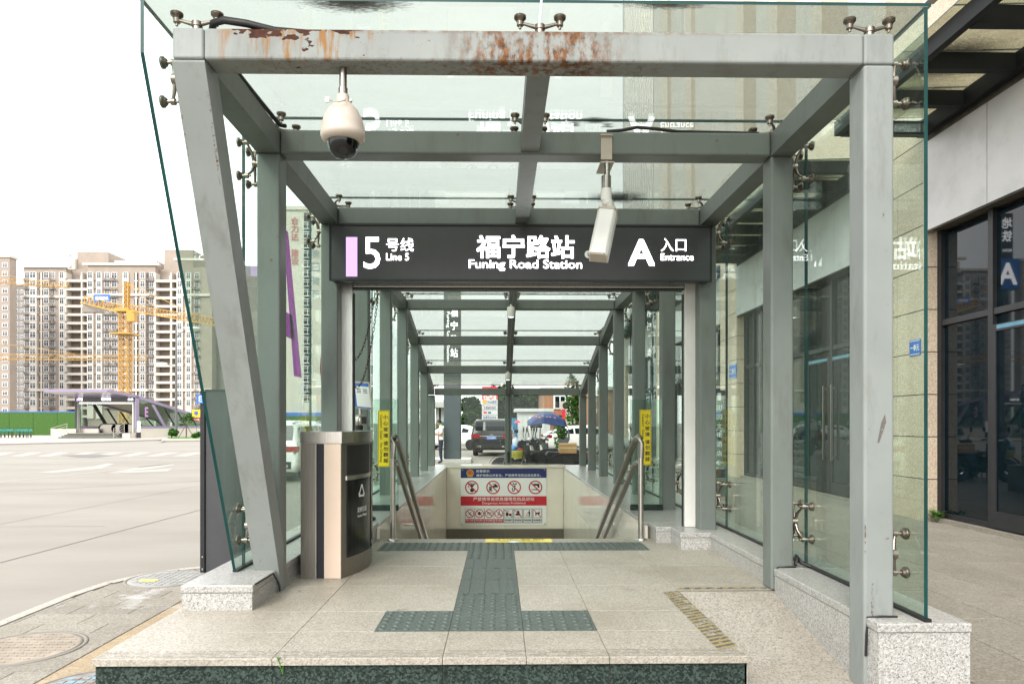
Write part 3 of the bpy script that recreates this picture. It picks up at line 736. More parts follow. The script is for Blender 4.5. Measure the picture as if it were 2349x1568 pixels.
# glass barriers across the parapets beside the stairs with dark granite feet
def barrier(x0, x1, label, sign_x):
    t = thing('glass_barrier', label, 'glass barrier', ((x0 + x1) / 2, 7.74, .63))
    b = MB(); b.slab([(x0, 7.73, .69), (x1, 7.73, .69), (x1, 7.73, 1.86), (x0, 7.73, 1.86)], (0, .012, 0), 1); b.build('pane', [M['glass'], M['glass_edge']], t)
    b = MB(); b.box(x0, x1, 7.70, 7.77, .631, .69); b.build('foot', M['greengran'], t)
barrier(-1.45, -1.115, 'frameless glass barrier on the road side parapet, dark granite foot', 0)
barrier(1.463, 1.815, 'frameless glass barrier on the shop side parapet, dark granite foot', 0)
def vtext(mb, s, x, y, z0, z1, w, bold=0, right=(1, 0, 0)):
    n = len(s); p = (z1 - z0) / n
    for k, ch in enumerate(s):
        if ch != ' ': mb.text(ch, (x, y, z1 - p * (k + .5)), w, w * .95, right, (0, 0, 1), bold)
def caution(xc, zt, zb, label):
    t = thing('caution_sticker', label, 'sticker', (xc, 7.72, (zt + zb) / 2)); w = .128; y = 7.724
    b = MB(); b.slab([(xc - w / 2, y, zb), (xc + w / 2, y, zb), (xc + w / 2, y, zt), (xc - w / 2, y, zt)], (0, .004, 0)); b.build('yellow_board', M['yellow'], t)
    b = MB(); e = .004
    for (a, c, d, f) in ((-w / 2 + .005, w / 2 - .005, zt - .009, zt - .006), (-w / 2 + .005, w / 2 - .005, zb + .006, zb + .009)): b.add([(xc + a, y - .001, d), (xc + c, y - .001, d), (xc + c, y - .001, f), (xc + a, y - .001, f)], [(0, 1, 2, 3)])
    for a in (-w / 2 + .005, w / 2 - .008): b.add([(xc + a, y - .001, zb + .006), (xc + a + .003, y - .001, zb + .006), (xc + a + .003, y - .001, zt - .006), (xc + a, y - .001, zt - .006)], [(0, 1, 2, 3)])
    H = zt - zb
    b.build('border', M['blackp'], t); b = MB()
    vtext(b, '小心玻璃', xc + .022, y - .0015, zb + H * .50, zt - H * .06, .050, .025)
    vtext(b, '请勿翻越', xc + .022, y - .0015, zb + H * .06, zb + H * .47, .050, .025)
    b.build('lettering', M['blackp'], t); b = MB()
    b.text('Caution!  Glass!   No Climbing', (xc - .030, y - .0015, (zt + zb) / 2), H * .84, .034, (0, 0, -1), (1, 0, 0), .012)
    b.build('lettering', M['blackp'], t)
caution(-1.275, 1.735, 1.115, 'yellow glass warning sticker with vertical black writing, road side of the stairs')
caution(1.625, 1.745, 1.13, 'yellow glass warning sticker half behind the shop side handrail')
# ------------------------------------------------------------------ illuminated sign box
SGY = 6.14
sg = thing('station_sign', 'dark illuminated station name box spanning the entrance under the third beam', 'station sign', (.2, SGY, 2.86))
p0, p1 = at(757, 641, SGY), at(1631, 519, SGY)
b = MB(); b.box(p0.x, p1.x, SGY, SGY + .15, p0.z, p1.z); b.build('sign_box', M['dark'], sg, bevel=.004)
b = MB(); b.box(p0.x - .004, p1.x + .004, SGY - .012, SGY + .01, p0.z - .012, p0.z + .004); b.box(p0.x - .004, p1.x + .004, SGY - .012, SGY + .01, p1.z - .006, p1.z + .006)
b.box(p0.x - .006, p0.x + .006, SGY - .01, SGY + .01, p0.z + .005, p1.z - .007); b.box(p1.x - .006, p1.x + .006, SGY - .01, SGY + .01, p0.z + .005, p1.z - .007); b.build('trim', M['darkframe'], sg)
def sg_text(name, txt, x0, x1, y0, y1, bold=.0, mat='lit_white'):
    a, c = at(x0, y1, SGY - .003), at(x1, y0, SGY - .003)
    b = MB(); b.text(txt, ((a.x + c.x) / 2, SGY - .003, (a.z + c.z) / 2), c.x - a.x, c.z - a.z, bold=bold); b.build(name, M[mat], sg)
a, c = at(794, 634, SGY), at(819.6, 544, SGY)
b = MB(); b.box(a.x, c.x, SGY - .004, SGY - .001, a.z, c.z); b.build('purple_bar', M['lit_purple'], sg)
for nm, s, x0, x1, y0, y1, bo in (('line_number', '5', 834, 872, 544, 616, .004), ('line_text', '号线', 886, 949, 546, 576, .0), ('line_text', 'Line 5', 886, 938, 581, 597, .006), ('station_name', '福宁路站', 1093, 1318, 540, 592, .03),
        ('station_name', 'Funing Road Station', 1075.6, 1335, 596, 621, .014), ('exit_letter', 'A', 1441, 1502, 549, 609.5, .035), ('entrance_text', '入口', 1516, 1574, 546.5, 576.5, .0), ('entrance_text', 'Entrance', 1515.7, 1591, 581.6, 597, .008)):
    sg_text(nm, s, x0, x1, y0, y1, bo)
a, c = at(1341, 592, SGY - .003), at(1392, 574.5, SGY - .003); r = (c.z - a.z) / 2
b = MB(); pts = []
for k in range(13): t = math.pi / 2 + math.pi * k / 12; pts.append((a.x + r + math.cos(t) * r, SGY - .003, a.z + r + math.sin(t) * r))
for k in range(13): t = -math.pi / 2 + math.pi * k / 12; pts.append((c.x - r + math.cos(t) * r, SGY - .003, a.z + r + math.sin(t) * r))
b.slab(pts, (0, .002, 0)); b.build('number_plate', M['whitep'], sg)
b = MB(); b.text('05', (a.x + (c.x - a.x) * .27, SGY - .005, a.z + r), .055, .042, bold=.01); b.text('14', (a.x + (c.x - a.x) * .72, SGY - .005, a.z + r), .055, .042, bold=.01); m = (a.x + c.x) / 2; b.box(m - .0015, m + .0015, SGY - .0055, SGY - .0045, a.z, c.z); b.build('number_text', M['navy'], sg)
# roller shutter frame under the sign
rf = thing('shutter_frame', 'pale aluminium roller shutter frame around the stair opening', 'door frame', (.2, 6.5, .63))
b = MB(); b.box(-1.475, -1.355, 6.46, 6.58, .632, 2.98); b.build('jamb', M['alu'], rf, bevel=.004)
b = MB(); b.box(1.727, 1.838, 6.46, 6.58, .632, 2.98); b.build('jamb', M['white'], rf, bevel=.004)
a, c = at(783, 658, 6.46), at(1570, 645, 6.46)
b = MB(); b.box(-1.352, 1.724, 6.46, 6.58, a.z, c.z + .12); b.build('head_rail', M['alu'], rf, bevel=.006)
b = MB(); b.box(-1.352, 1.724, 6.47, 6.57, a.z - .012, a.z - .001); b.box(-1.354, -1.345, 6.50, 6.54, .632, 2.8); b.box(1.717, 1.7265, 6.50, 6.54, .632, 2.8); b.build('shadow_gap_strip', M['black'], rf)  # black strips stand in for the shadow gap along the frame's inner edges
# hanging chains
def chain(label, pts):
    t = thing('hanging_chain', label, 'chain', pts[0]); b = MB()
    P = [Vector(p) for p in pts]; L = [0]
    for p, q in zip(P, P[1:]): L.append(L[-1] + (q - p).length)
    n = int(L[-1] / .036)
    for k in range(n):
        s = L[-1] * (k + .5) / n; i = max(j for j in range(len(L) - 1) if L[j] <= s); p = P[i] + (P[i + 1] - P[i]) * ((s - L[i]) / (L[i + 1] - L[i])); d = (P[i + 1] - P[i]).normalized()
        sidev = d.cross(Vector((0, 1, 0) if k % 2 else (1, 0, .2))).normalized(); loop = []
        for q in range(9):
            an = 2 * math.pi * q / 8; loop.append(p + d * math.cos(an) * .025 + sidev * math.sin(an) * .010)
        b.tube(loop, .003, 5)
    tag(b.build('chain_link', M['chain'], t), kind='stuff')
c0 = at(863, 656, 6.72)
def cat(p, q, sag, n=14): return [Vector(p).lerp(Vector(q), i / n) + Vector((0, 0, -sag * 4 * (i / n) * (1 - i / n))) for i in range(n + 1)]
chain('rusty chain hanging to the jamb, upper of the two', cat(c0, at(806, 822, 6.64), .22))
chain('rusty chain hanging to the jamb, longer lower one', cat(c0 + Vector((.02, .03, 0)), at(806, 872, 6.64), .38))
# stainless handrails
def handrail(X, sx, label):
    t = thing('handrail', label, 'handrail', (X, 6.68, PZ)); y = 6.66
    b = MB(); b.cyl((X, y, PZ), (X, y, PZ + .80), .026, n=16); b.lathe([(.055, 0), (.055, .012), (.03, .02)], (X, y, PZ), 20); b.build('post', M['stainless'], t)
    up = [(X + sx * .0, y, PZ + .78), (X, y, PZ + .92), (X + sx * .012, y + .01, PZ + .965), (X + sx * .045, y + .04, PZ + .985), (X + sx * .09, y + .12, PZ + .955)]
    dx = sx * .09
    for k in range(1, 4): up.append((X + dx, y + .12 + k * 1.6, PZ + .955 - k * 1.6 * .517))
    b = MB(); b.tube(up, .03, 14); b.build('upper_rail', M['stainless2'], t)
    lo = [(X + sx * .0, y, PZ + .72), (X + sx * .05, y + .05, PZ + .745), (X + dx, y + .14, PZ + .71)]
    for k in range(1, 4): lo.append((X + dx, y + .14 + k * 1.6, PZ + .71 - k * 1.6 * .517))
    b = MB(); b.tube(lo, .026, 14); b.build('lower_rail', M['stainless2'], t)
    b = MB()
    for yy in (8.6, 10.4): b.tube([(X + dx, yy, PZ + .71 - (yy - y - .14) * .517), (X + dx - sx * .02, yy, PZ + .8 - (yy - y - .14) * .517), (SX0 if X < 0 else SX1, yy, PZ + .8 - (yy - y - .14) * .517)], .012, 8)
    b.build('bracket', M['stainless'], t)
handrail(-1.013, .25, 'double stainless handrail on the bin side of the stairs')
handrail(1.357, -.3, 'double stainless handrail on the ramp side of the stairs')
# downlights and conduit on the ridge purlin
def lamp(p, label):
    t = thing('downlight', label, 'lamp', p, group='white downlights under the ridge purlin'); p = Vector(p)
    b = MB(); b.lathe([(.05, 0), (.052, .02), (.052, .13), (.04, .14), (.012, .145), (.012, .17)], p, 20); b.build('housing', M['white'], t)
    b = MB(); b.lathe([(.045, .002), (.03, -.002), (0, -.003)], p, 16); b.build('diffuser', M['lit_lamp'], t)
lamp(at(1172, 727, 9.45) + Vector((0, 0, 0)), 'white cylinder downlight on the purlin just beyond the sign')
lamp(at(1165, 871, 13.6), 'small white cylinder downlight on the purlin farther down the stairs')
t = thing('conduit', 'grey conduit pipe running under the ridge purlin to the end post', 'pipe', (PUX, 9, 3.3))
pts = [(PUX + .0, Y, z - .165) for Y, z in FR[3:]]
b = MB(); b.tube(pts, .014, 8); b.tube([(PUX, 15.67, 2.2), (PUX, 15.67, 1.0), (PUX + .01, 15.66, .70)], .016, 8); b.build('pipe', M['steel'], t)
b = MB(); b.tube([(PUX, 15.655, .95), (PUX + .005, 15.65, .70)], .03, 8); b.build('black_sleeve', M['black'], t)
# loose black cables on the beams
t = thing('black_cable', 'black corrugated cable lying on the front beam corner', 'cable', (-1.4, 3.5, 3.54))
b = MB(); b.tube([(-1.47, 3.58, 3.55), (-1.42, 3.49, 3.585), (-1.36, 3.47, 3.588), (-1.25, 3.47, 3.572), (-1.12, 3.50, 3.555), (-.9, 3.53, 3.553)], .018, 8); b.build('hose', M['black'], t)
b = MB(); b.tube([(-1.47, 3.6, 3.555), (-1.46, 4.2, 3.56), (-1.445, 4.62, 3.56), (-1.42, 4.66, 3.57)], .014, 6); b.build('hose', M['black'], t)
t = thing('black_cable', 'black cable bundle lying on the second beam beside the bullet camera', 'cable', (1.2, 4.7, 3.54))
b = MB(); b.tube([(.72, 4.66, 3.548), (.82, 4.66, 3.556), (.92, 4.655, 3.575), (1.05, 4.66, 3.568), (1.2, 4.67, 3.554), (1.75, 4.68, 3.55)], .011, 8); b.build('hose', M['black'], t)
# dome camera
p = at(787, 295, 3.53); X, Y = p.x, 3.53; zc = lambda y: at(787, y, Y).z
t = thing('dome_camera', 'cream dome security camera hanging from the rusty front beam', 'security camera', (X, Y, zc(365)))
b = MB(); b.cyl((X, Y, zc(205)), (X, Y, 3.386), .019, n=16); b.cyl((X, Y, zc(222)), (X, Y, zc(203)), .023, n=16); b.build('hanging_pole', M['stainless2'], t)
prof = [(.03, zc(219)), (.033, zc(236)), (.045, zc(240)), (.072, zc(252)), (.095, zc(272)), (.107, zc(292)), (.109, zc(305)), (.111, zc(307)), (.111, zc(314)), (.106, zc(320)), (.085, zc(327)), (.078, zc(327))]
b = MB(); b.lathe(prof, (X, Y, 0), 32); b.build('housing', M['offwhite'], t)
b = MB(); b.lathe([(.078, zc(314)), (.081, zc(325)), (.076, zc(338)), (.064, zc(351)), (.04, zc(361)), (.0, zc(365))], (X, Y, 0), 28); b.build('bubble', M['smoked'], t)
b = MB(); b.lathe([(.075, zc(322)), (.070, zc(338)), (.058, zc(349)), (.02, zc(354)), (0, zc(354))], (X, Y, 0), 24); b.cyl((X + .01, Y - .03, zc(346)), (X + .015, Y - .062, zc(356)), .022, n=14); b.build('lens_unit', M['blackgloss'], t)
b = MB(); b.tube([(X - .06, Y - .05, zc(238)), (X - .045, Y - .09, zc(250)), (X, Y - .10, zc(255)), (X + .03, Y - .08, zc(247)), (X + .02, Y - .045, zc(236))], .002, 5); b.box(X - .075, X - .055, Y - .06, Y - .05, zc(246), zc(236)); b.box(X + .04, X + .048, Y - .03, Y - .01, zc(238), zc(233)); b.build('safety_wire', M['bolt'], t)
# bullet camera
Y = 4.56; p = at(1395, 365, Y); X = p.x; zc = lambda y: at(1395, y, Y).z
t = thing('bullet_camera', 'white box security camera on a pole clamped to the second beam', 'security camera', (X, Y, zc(595)))
b = MB(); b.box(X - .037, X + .037, Y + .066, Y + .079, zc(357), zc(303)); b.box(X - .045, X + .045, Y + .03, 4.80, zc(369), zc(366)); b.box(X - .04, X + .04, Y + .05, 4.80, zc(303), zc(300)); b.build('clamp', M['offwhite'], t)
b = MB(); b.cyl((X, Y + .05, zc(400)), (X, Y + .05, zc(365)), .02, n=14); b.cyl((X - .005, Y + .05, zc(430)), (X - .005, Y + .05, zc(398)), .032, n=16); b.build('pole', M['stainless'], t)
b = MB(); b.cyl((X - .005, Y + .05, zc(455)), (X - .005, Y + .05, zc(428)), .036, n=16); b.sphere((X - .0, Y + .05, zc(458)), (.036, .036, .036), 14, 8); b.tube([(X + .005, Y + .05, zc(455)), (X + .03, Y + .045, zc(475)), (X - .005, Y + .03, zc(495))], .03, 12); b.build('swivel', M['white'], t)
ca = at(1393, 492, Y); cb = at(1372, 590, Y - .10); d = (cb - ca); L = d.length; d.normalize()
u = Vector((1, -.15, .2)); u = (u - d * u.dot(d)).normalized(); w = d.cross(u)
def bx(mb, a0, a1, uw, ww, uo=0, wo=0):
    pts = [(-uw, -ww), (uw, -ww), (uw * 1.0, ww * .5), (uw * .75, ww), (-uw * .75, ww), (-uw, ww * .5)]
    P = [ca + u * (x + uo) + w * (y + wo) + d * a0 for x, y in pts]; mb.slab(P, d * (a1 - a0))
b = MB(); bx(b, -.01, L, .062, .055); b.build('housing', M['white'], t, bevel=.008)
b = MB(); bx(b, -.02, -.005, .066, .06); b.build('end_cap', M['offwhite'], t, bevel=.004)
b = MB(); bx(b, L - .002, L + .006, .052, .045); b.build('lens_hood', M['offwhite'], t)
# ------------------------------------------------------------------ safety notice board on the end wall
PY, K = 15.28, .001632
q0 = at(1057, 1204, PY); OX, OZ = q0.x, q0.z
def U(x, y, dy=0): return (OX + (x - 484) * K, PY - dy, OZ + (1000 - y) * K)
nb = thing('notice_board', 'white, blue and red prohibited articles notice board on the stair end wall', 'notice board', (OX + .94, PY, OZ))
b = MB(); b.slab([U(484, 1000), U(1635, 1000), U(1635, 240), U(484, 240)], (0, .015, 0)); b.build('board', M['whitep'], nb)
def rect(mb, x0, y0, x1, y1, d): mb.add([U(x0, y1, d), U(x1, y1, d), U(x1, y0, d), U(x0, y0, d)], [(0, 1, 2, 3)])
def poly(mb, pts, d): mb.add([U(x, y, d) for x, y in pts], [tuple(range(len(pts)))])
def disc(mb, x, y, r, d, n=24, rx=None): poly(mb, [(x + math.cos(2 * math.pi * i / n) * (rx or r), y + math.sin(2 * math.pi * i / n) * r) for i in range(n)], d)
def annulus(mb, x, y, r0, r1, d, n=36):
    for i in range(n):
        a, c = 2 * math.pi * i / n, 2 * math.pi * (i + 1) / n
        poly(mb, [(x + math.cos(a) * r0, y + math.sin(a) * r0), (x + math.cos(c) * r0, y + math.sin(c) * r0), (x + math.cos(c) * r1, y + math.sin(c) * r1), (x + math.cos(a) * r1, y + math.sin(a) * r1)], d)
def bar(mb, x0, y0, x1, y1, w, d):
    L = math.hypot(x1 - x0, y1 - y0); nx, ny = -(y1 - y0) / L * w / 2, (x1 - x0) / L * w / 2
    poly(mb, [(x0 + nx, y0 + ny), (x1 + nx, y1 + ny), (x1 - nx, y1 - ny), (x0 - nx, y0 - ny)], d)
def ut(mb, s, x0, x1, y0, y1, d, bold=0):
    a, c = U(x0, y1, d), U(x1, y0, d); mb.text(s, ((a[0] + c[0]) / 2, PY - d, (a[2] + c[2]) / 2), c[0] - a[0], c[2] - a[2], bold=bold)
b = MB(); rect(b, 484, 240, 1635, 365, .002); b.build('header_band', M['navy'], nb)
b = MB(); rect(b, 483, 611, 1635, 737, .002); b.build('red_band', M['redp'], nb)
b = MB(); ut(b, '民警提示:', 693, 876, 258, 292, .004, .006); b.build('lettering', M['whitep'], nb)
b = MB(); ut(b, '维护地铁公共安全，严禁携带违禁品进站乘车。', 693, 1560, 313, 350, .004, .006); b.build('lettering', M['whitep'], nb)
b = MB(); ut(b, '严禁携带易燃易爆等危险品进站', 650, 1470, 624, 674, .004, .005); b.build('lettering', M['whitep'], nb)
b = MB(); ut(b, 'Dangerous Articles Prohibited', 772, 1350, 690, 724, .004, .008)
for x, s, e in ((606, '禁止吸烟', 'No Smoking'), (735, '禁止烟火', 'No Burning'), (865, '禁止堆放', 'No Stacking'), (994, '禁止坐卧', 'No Sitting')): pass
b.build('lettering', M['whitep'], nb)
M['gold'] = plain('emblem_gold', (.62, .38, .04), .4)
b = MB(); annulus(b, 609, 300, 36, 50, .004); poly(b, [(566, 325), (652, 325), (640, 352), (578, 352)], .0045); b.build('emblem', M['gold'], nb)
b = MB(); disc(b, 609, 296, 34, .005); b.build('emblem', M['redp'], nb)
b = MB(); annulus(b, 609, 300, 18, 25, .0055); b.build('emblem', M['gold'], nb)
for (x, y) in ((505, 258), (1613, 258), (502, 983), (1613, 981)):
    b = MB(); b.lathe([(8 * K, 0), (8 * K, -.004), (0, -.006)], U(x, y), 10, 'Y'); b.build('screw', M['stainless'], nb)
rings, blk, fr_, redt, wht = MB(), MB(), MB(), MB(), MB()
for x in (632, 917, 1201, 1486):
    annulus(rings, x, 492, 76, 91, .006); bar(rings, x - 58, 492 - 58, x + 58, 492 + 58, 15, .006)
# explosion and flame
for k in range(7): bar(blk, 632, 492, 590 + 16 * k, 432 - 3 * math.sin(k), 7, .004)
poly(blk, [(612, 545), (606, 520), (618, 510), (622, 492), (634, 512), (646, 486), (652, 512), (664, 505), (662, 530), (652, 552), (630, 556)], .004); disc(blk, 585, 478, 8, .004); disc(blk, 596, 496, 7, .004)
# skull, bones, can
disc(blk, 882, 498, 20, .004); rect(blk, 871, 510, 893, 522, .004); bar(blk, 860, 520, 906, 544, 9, .004); bar(blk, 906, 520, 860, 544, 9, .004); rect(blk, 915, 465, 980, 492, .004); bar(blk, 905, 444, 958, 446, 8, .004); rect(blk, 935, 452, 965, 466, .004)
for dx in (-8, 8): disc(wht, 882 + dx, 497, 5, .005)
# radiation and magnet
for k in range(3):
    a = math.pi / 2 + k * 2 * math.pi / 3; poly(blk, [(1208, 455)] + [(1208 + math.cos(a + t) * 29, 455 + math.sin(a + t) * 29) for t in (-.5, -.2, .2, .5)], .004)
bar(blk, 1176, 495, 1176, 532, 11, .004); bar(blk, 1202, 505, 1202, 532, 11, .004)
for k in range(8):
    a0, a1 = math.pi * k / 8, math.pi * (k + 1) / 8; bar(blk, 1189 + math.cos(a0) * 13, 530 + math.sin(a0) * 14, 1189 + math.cos(a1) * 13, 530 + math.sin(a1) * 14, 11, .004)
# gun and knife
poly(blk, [(1460, 444), (1538, 444), (1540, 496), (1516, 498), (1512, 472), (1462, 466)], .004); poly(blk, [(1432, 518), (1520, 516), (1538, 524), (1520, 530), (1432, 528)], .004)
# lower row of small pictograms
xs = [606, 735, 865, 994, 1124, 1253, 1382, 1511]
for k, x in enumerate(xs):
    for (a, c, d, e) in ((x - 65, 776, x - 62, 970), (x + 62, 776, x + 65, 970), (x - 65, 776, x + 65, 779), (x - 65, 967, x + 65, 970)): rect(blk, a, c, d, e, .003)
    if k < 4:
        annulus(rings, x, 843, 48, 58, .006); bar(rings, x - 36, 806, x + 36, 880, 9, .006); rect(redt, x - 57, 916, x + 57, 964, .004)
    else:
        for (a, c, d, e) in ((-55, 788, -51, 900), (51, 788, 55, 900), (-55, 788, 55, 792), (-55, 896, 55, 900), (-57, 914, -54, 966), (54, 914, 57, 966), (-57, 914, 57, 917), (-57, 963, 57, 966)): rect(blk, x + a, c, x + d, e, .004)
        if k != 6: bar(rings, x - 50, 793, x + 50, 895, 9, .006)
bar(blk, 585, 820, 622, 868, 9, .004); bar(blk, 622, 820, 590, 862, 6, .004)
poly(blk, [(712, 850), (718, 822), (745, 818), (752, 852), (730, 868)], .004); bar(blk, 745, 850, 768, 830, 7, .004)
for i in range(3): bar(blk, 834, 822 + 18 * i, 896, 822 + 18 * i, 4, .004); bar(blk, 838 + 26 * i, 815, 838 + 26 * i, 866, 4, .004)
disc(blk, 1000, 816, 8, .004); bar(blk, 998, 826, 998, 855, 12, .004); bar(blk, 998, 852, 970, 870, 9, .004); bar(blk, 1004, 852, 1030, 862, 8, .004)
poly(blk, [(1086, 832), (1122, 832), (1118, 878), (1090, 878)], .004); bar(blk, 1104, 832, 1114, 806, 5, .004); bar(blk, 1112, 808, 1138, 808, 5, .004); rect(blk, 1126, 845, 1166, 872, .004)
poly(blk, [(1216, 868), (1222, 845), (1244, 840), (1240, 806), (1250, 800), (1258, 812), (1266, 802), (1272, 840), (1290, 868)], .004)
disc(blk, 1404, 806, 8, .004); rect(blk, 1394, 818, 1414, 855, .004); bar(blk, 1399, 855, 1399, 890, 7, .004); bar(blk, 1409, 855, 1409, 890, 7, .004); bar(blk, 1396, 824, 1372, 838, 7, .004); bar(rings, 1348, 848, 1388, 888, 5, .005); bar(rings, 1388, 848, 1348, 888, 5, .005)
poly(blk, [(1484, 830), (1488, 820), (1494, 834), (1526, 830), (1530, 814), (1545, 820), (1540, 848), (1536, 874), (1528, 874), (1526, 852), (1500, 852), (1496, 874), (1486, 874)], .004)
for x, s, e in ((606, '禁止吸烟', 'No Smoking'), (735, '禁止烟火', 'No Burning'), (865, '禁止堆放', 'No Stacking'), (994, '禁止坐卧', 'No Sitting')):
    ut(wht, s, x - 47, x + 47, 922, 942, .006, .01); ut(wht, e, x - 40, x + 40, 947, 958, .006)
for x, s, e in ((1124, '请勿餐饮', 'No Eating'), (1253, '请勿穿溜冰鞋', 'No Rollerskating'), (1382, '请勿乱扔杂物', 'No Littering'), (1511, '请勿携带宠物', 'No Pets')):
    ut(blk, s, x - 47, x + 47, 922, 944, .005, .02); ut(blk, e, x - 35, x + 35, 949, 958, .005)
blk.build('pictogram', M['blackp'], nb); rings.build('red_ring', M['redp'], nb); redt.build('red_label', M['redp'], nb); wht.build('lettering', M['whitep'], nb)

# ------------------------------------------------------------------ litter bin
bn = thing('litter_bin', 'tall stainless litter bin with black door and recycling mark beside the posts', 'litter bin', (-1.27, 5.5, PZ))
z0, z1 = PZ, 1.535; YB0, YB1 = 5.03, 6.0; XB0, XB1 = -1.425, -1.135
def xe(y): t = (y - YB0) / (YB1 - YB0); return XB1 + .115 * (1 - (2 * t - 1) ** 2)       # bowed front
NB = 14; ys = [YB0 + (YB1 - YB0) * i / NB for i in range(NB + 1)]
def outline(off=0): return [(XB0 - off, YB0 - off), (XB1 + off, YB0 - off)] + [(xe(y) + off, y) for y in ys[1:-1]] + [(XB1 + off, YB1 + off), (XB0 - off, YB1 + off)]
b = MB(); b.slab([(x, y, z0) for x, y in outline()], (0, 0, z1 - .085 - z0)); b.build('body', M['stainless2'], bn)
M['bindoor'] = plain('bin_black_door', (.010, .010, .011), .16, spec=.25)
b = MB(); b.slab([(x, y, z1 - .083) for x, y in outline(.006)], (0, 0, .083)); b.build('lid', M['stainless'], bn, bevel=.004)
w = XB1 - XB0
b = MB(); b.box(XB0 + w * .375, XB0 + w * .385, YB0 - .004, YB0, z0 + .004, z1 - .088); b.build('gold_trim', M['alu'], bn)
b = MB(); b.box(XB0 + w * .39, XB0 + w * .58, YB0 - .0035, YB0, z0 + .004, z1 - .088); b.build('dark_strip', plain('ink_strip', (.010, .011, .020), .35), bn)
b = MB(); b.box(XB0 + w * .582, XB1 - .003, YB0 - .0035, YB0, z0 + .004, z1 - .088); b.build('bright_strip', plain('satin_pale_steel', (.74, .585, .47), .45, metal=.3, var=.04, scale=2), bn)
def bowed(ya, yb, za, zb, off, thick, name, mat):
    b = MB(); n = 8; P = [(xe(ya + (yb - ya) * i / n) + off, ya + (yb - ya) * i / n) for i in range(n + 1)]
    for (xa, y_a), (xb, y_b) in zip(P, P[1:]): b.slab([(xa, y_a, za), (xb, y_b, za), (xb, y_b, zb), (xa, y_a, zb)], (-thick, 0, 0))
    return b.build(name, mat, bn)
ym = (YB0 + YB1) / 2
for k, (ya, yb) in enumerate(((YB0 + .06, ym - .03), (ym + .03, YB1 - .06))):
    bowed(ya, yb, z0 + .14, z1 - .355, .006, .012, 'door', M['bindoor'])
    bowed(ya, yb, z1 - .32, z1 - .10, .002, .006, 'opening', M['black'])
    bowed(ya - .012, yb + .012, z1 - .352, z1 - .322, .010, .016, 'shelf_edge', M['stainless'])
ya, yb = YB0 + .06, ym - .03; yc2 = (ya + yb) / 2; xd = xe(yc2) + .0085
def door_pt(y, z): return (xe(y) + .008, y, z)
b = MB(); cz = z0 + .60
def dpoly(pts): b.add([door_pt(yc2 + y, cz + z) for y, z in pts], [tuple(range(len(pts)))])
for k in range(3):
    a = k * 2 * math.pi / 3; rot = lambda y, z: (y * math.cos(a) - z * math.sin(a), y * math.sin(a) + z * math.cos(a))
    dpoly([rot(y, z) for y, z in ((-.050, -.036), (.030, -.036), (.030, -.022), (-.042, -.022))]); dpoly([rot(y, z) for y, z in ((.028, -.046), (.052, -.029), (.028, -.012))])
sl = (xe(yb) - xe(ya)) / (yb - ya); rv = Vector((sl, 1, 0)).normalized()
b.text('其他垃圾', (xe(yc2) + .010, yc2, z0 + .47), .17, .042, rv, (0, 0, 1), .01); b.text('Residual Waste', (xe(yc2) + .010, yc2, z0 + .425), .16, .02, rv, (0, 0, 1), .01)
b.build('recycling_mark', M['whitep'], bn)
# ------------------------------------------------------------------ notice stand with hand sanitiser
X, Y = at(826, 1185, 7.0).x, 7.0
t = thing('notice_stand', 'slim stand with a blue framed notice behind the litter bin', 'notice stand', (X, Y, .63))
b = MB(); b.lathe([(.155, 0), (.155, .018), (.13, .03), (.02, .034)], (X, Y, .63), 28); b.build('base', M['black'], t)
b = MB(); b.cyl((X, Y, .66), (X, Y, 1.75), .014, n=12); b.build('pole', M['stainless'], t)
a, c, d, e = at(806, 934, 6.93), at(856, 940, 6.93), at(847, 876, 7.03), at(800, 873, 7.03)
b = MB(); b.slab([a, c, d, e], (0, .015, 0)); b.build('frame', M['offwhite'], t)
def Q(u, v, o=.003): p = a.lerp(c, u).lerp(e.lerp(d, u), v); return p + Vector((0, -o, o * .3))
b = MB()
for u0, u1, v0, v1 in ((.06, .28, .06, .94), (.06, .94, .82, .94), (.06, .94, .03, .07)): b.add([Q(u0, v0), Q(u1, v0), Q(u1, v1), Q(u0, v1)], [(0, 1, 2, 3)])
b.build('blue_print', M['blue_sign'], t)
b = MB(); b.add([Q(.28, .07), Q(.94, .07), Q(.94, .82), Q(.28, .82)], [(0, 1, 2, 3)]); b.build('paper', M['whitep'], t)
b = MB()
for k in range(3):
    for u in (.34, .64): b.add([Q(u, .70 - k * .06, .004), Q(u + .2, .70 - k * .06, .004), Q(u + .2, .725 - k * .06, .004), Q(u, .725 - k * .06, .004)], [(0, 1, 2, 3)])
b.build('print', M['blackp'], t)
p = at(825, 990, 6.95)
t = thing('sanitiser_dispenser', 'chrome and black hand sanitiser dispenser below the framed notice', 'dispenser', (p.x, 6.93, p.z))
b = MB(); b.lathe([(.012, .17), (.03, .165), (.042, .14), (.044, .07), (.04, .065)], (p.x, 6.93, p.z), 18); b.build('cap', M['stainless'], t)
b = MB(); b.lathe([(.036, -.02), (.038, .065)], (p.x, 6.93, p.z), 18); b.box(p.x + .03, p.x + .07, 6.90, 6.95, p.z + .08, p.z + .15); b.box(p.x - .012, p.x + .012, 6.95, 6.99, p.z + .03, p.z + .06); b.build('bottle', M['black'], t)
def film(name, col):
    t = NT(name); d = t.new('BsdfDiffuse'); l = t.new('BsdfTranslucent'); d.inputs[0].default_value = l.inputs[0].default_value = col + (1,)
    m = t.new('MixShader'); m.inputs[0].default_value = .55; t.l.new(d.outputs[0], m.inputs[1]); t.l.new(l.outputs[0], m.inputs[2]); return t.done(m.outputs[0])
